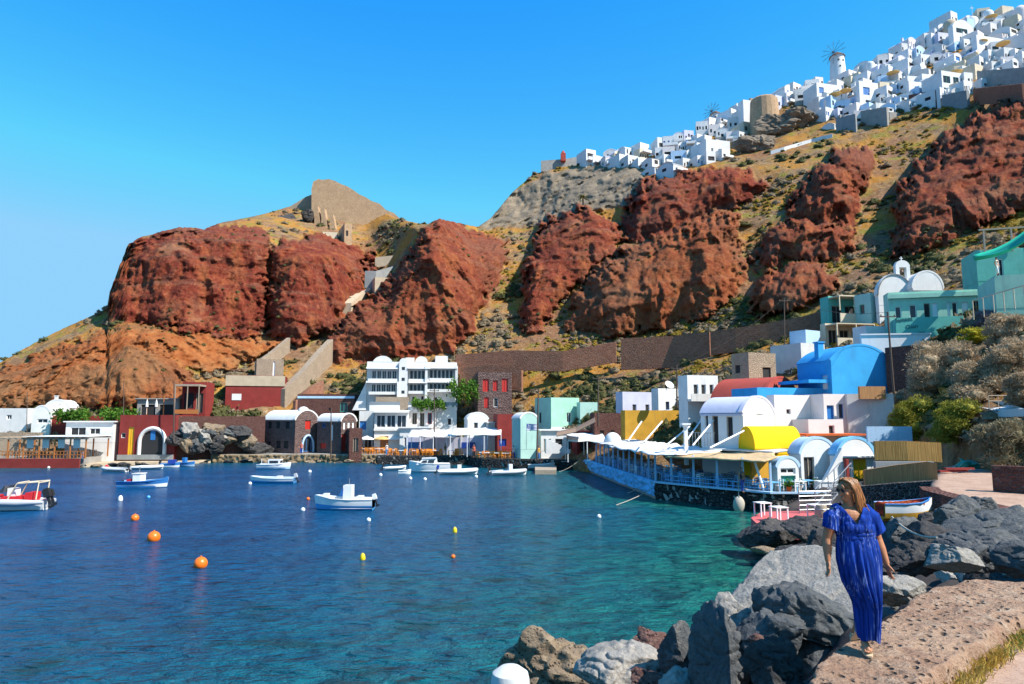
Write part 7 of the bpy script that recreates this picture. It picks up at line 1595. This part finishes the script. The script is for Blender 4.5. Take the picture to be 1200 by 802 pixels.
# walls and houses over the ash cliff
px_wall('parapet_wall', [(634, 189, 219), (662, 187, 219), (690, 182, 220)], 8, M['grey'], 'long grey parapet wall on the edge of the ash cliff')
q = MB(); q.bx(-.8, .8, -.8, .8, -1, 1.6); q.lathe([(.8, 1.6), (.4, 2.4), (.05, 2.8)], 8); tag(q.build('shrine', M['redvault'], loc=at(660, 186, 218)), 'small red shrine on the edge of the ash cliff', 'shrine')
house('village_house', 'bright white long terrace wall house above the ash cliff', None, 694, 726, 184, 197, 214, 10, roof='flat', wall='white', d=5, found=3); house('village_house', 'white house under a beige band at the start of the village', None, 724, 752, 176, 196, 213, 10, roof='flat', wall='white', d=5, found=4, front=[(.3, .5, .1, .4, 'wd')], extra=lambda r, w, d, h: boxpart(r, 'upper_band', 'beige', (0, w, -.1, -.005, h*.7, h*.95)))
# ================================================================== CASTLE RUIN
def traced_wall(name, outline, Y, th, mat, label, cat='ruin', skew=0.):
    P = [at(px, py, Y+skew*(px-outline[0][0])) for px, py in outline]; n = len(P); q = MB(); dirs = [Vector((0, 1, 0))*th for p in P]
    vs = [tuple(p) for p in P]+[tuple(p+d_) for p, d_ in zip(P, dirs)]
    q.add(vs, [tuple(reversed(range(n))), tuple(range(n, 2*n))]+[(i, (i+1) % n, n+(i+1) % n, n+i) for i in range(n)]); o = q.build(name, mat); return tag(o, label, cat)
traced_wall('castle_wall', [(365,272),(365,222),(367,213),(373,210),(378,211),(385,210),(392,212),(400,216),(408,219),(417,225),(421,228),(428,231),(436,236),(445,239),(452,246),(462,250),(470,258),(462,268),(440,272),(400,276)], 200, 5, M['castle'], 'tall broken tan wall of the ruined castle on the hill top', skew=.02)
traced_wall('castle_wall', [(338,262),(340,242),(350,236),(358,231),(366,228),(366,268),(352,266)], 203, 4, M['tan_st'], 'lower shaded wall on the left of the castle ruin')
house('ruin_tower', 'small ruined tan tower with one window under the castle wall', 396, 403, 412, 262, 294, 176, 25, cat='ruin', roof='flat', wall='castle', found=4, parapet=.1, front=[(.2, .5, .55, .75, 'o')])
for x0, t_, b_, lb in ((368, 240, 266, 'broken leftmost buttress under the castle wall'), (376, 243, 270, 'leaning pale buttress under the castle wall'), (386, 250, 274, 'short ruined buttress next to the small tower')):
    traced_wall('buttress', [(x0, b_), (x0+1, t_), (x0+4, t_+1), (x0+7, b_-6), (x0+8, b_+2)], 190, 2.5, M['castle'], lb)
house('ruin_hut', 'pale collapsed hut beside the ruined tower', None, 378, 395, 272, 284, 178, 10, cat='ruin', roof='flat', wall='cream', d=4, found=4, parapet=.05)
rock_at(335, 262, 192, 36, 22, 305, R_dark, 'dark rock outcrop left of the castle ruin', dep=8, sub=5, name='crag')
rock_at(362, 254, 190, 16, 14, 306, R_dark, 'small dark rock at the foot of the castle wall', dep=6, sub=5, name='crag')
# stairway ramps on the slope
def ribbon(name, pts, w_, mat, label, up=.5):
    P = [ground(*p) for p in pts]; q = MB(); rings = []
    for i, p in enumerate(P):
        t = (P[min(i+1, len(P)-1)]-P[max(i-1, 0)]); t.z = 0; t.normalize(); n_ = Vector((-t.y, t.x, 0))*w_/2; z = Vector((0, 0, up))
        rings.append([tuple(p-n_+z), tuple(p+n_+z), tuple(p+n_-z*4), tuple(p-n_-z*4)])
    q.loft(rings); return tag(q.build(name, mat), label, 'stairway')
ribbon('stairway', [(404,362),(416,350),(428,345),(440,336),(448,330)], 3.2, M['beige'], 'pale bend of the stairway between the two red cliffs', 1.)
px_wall('stair_wall', [(428,318,158),(440,318,158),(462,312,163)], 18, M['greyblue'], 'wall in grey as painted shade below the upper stairway bend'); px_wall('stair_wall', [(440,302,168),(460,300,168),(484,294,172)], 5, M['beige'], 'pale parapet of the upper stairway')  # first wall is grey to put the shading of the slope into colour
px_wall('stair_wall', [(331,456,116),(342,446,118),(356,432,121),(370,416,125),(387,398,131)], 20, M['tan_st'], 'tan stepped wall of the stairway climbing beside the warehouse', 1.2); px_wall('stair_wall', [(300,424,124),(316,414,126),(338,396,132)], 8, M['tan_st'], 'pale stone wall slanting up behind the roofless building', .8)
px_wall('path_wall', [(345,470,112),(362,455,114),(378,446,116)], 8, M['brown_st'], 'short brown wall on the slope over the long stone house', .8)
# palms and dark trees on the slope
def palm(px, py, Y, h, label):
    r = empty('palm_tree', at(px, py, Y)-Vector((0, 0, .6))); tag(r, label, 'tree'); q = MB(); q.tube([(0, 0, 0), (.1, 0, h*.5), (.0, 0, h)], [.28, .2, .16], 8); q.build('trunk', M['wood'], r, smooth=60); rs = np.random.RandomState(int(px)); V = []
    for i in range(46):
        a = rs.uniform(0, 6.28); el = rs.uniform(-.3, 1.3); L = rs.uniform(1.3, 2.3)*h/2.2; d = Vector((cos(a)*cos(el), sin(a)*cos(el), sin(el))); p0 = Vector((0, 0, h)); prev = None
        for k in range(6):
            u = k/5; p = p0+d*L*u+Vector((0, 0, -L*.45*u*u)); s_ = Vector((-sin(a), cos(a), 0))*.16*(1-u*.8)
            if prev: V += [prev[0], prev[1], tuple(p+s_), tuple(p-s_)]
            prev = (tuple(p-s_), tuple(p+s_))
    np_mesh('crown', V, np.arange(len(V)).reshape(-1, 4), F_palm, smooth=False, parent=r)
F_palm = foliage('palm_fronds', (.10, .10, .025), (.17, .15, .04), (.06, .065, .02))
palm(683, 240, ground_depth(683, 240)-1, 2.6, 'spiky olive palm at the foot of the ash cliff')
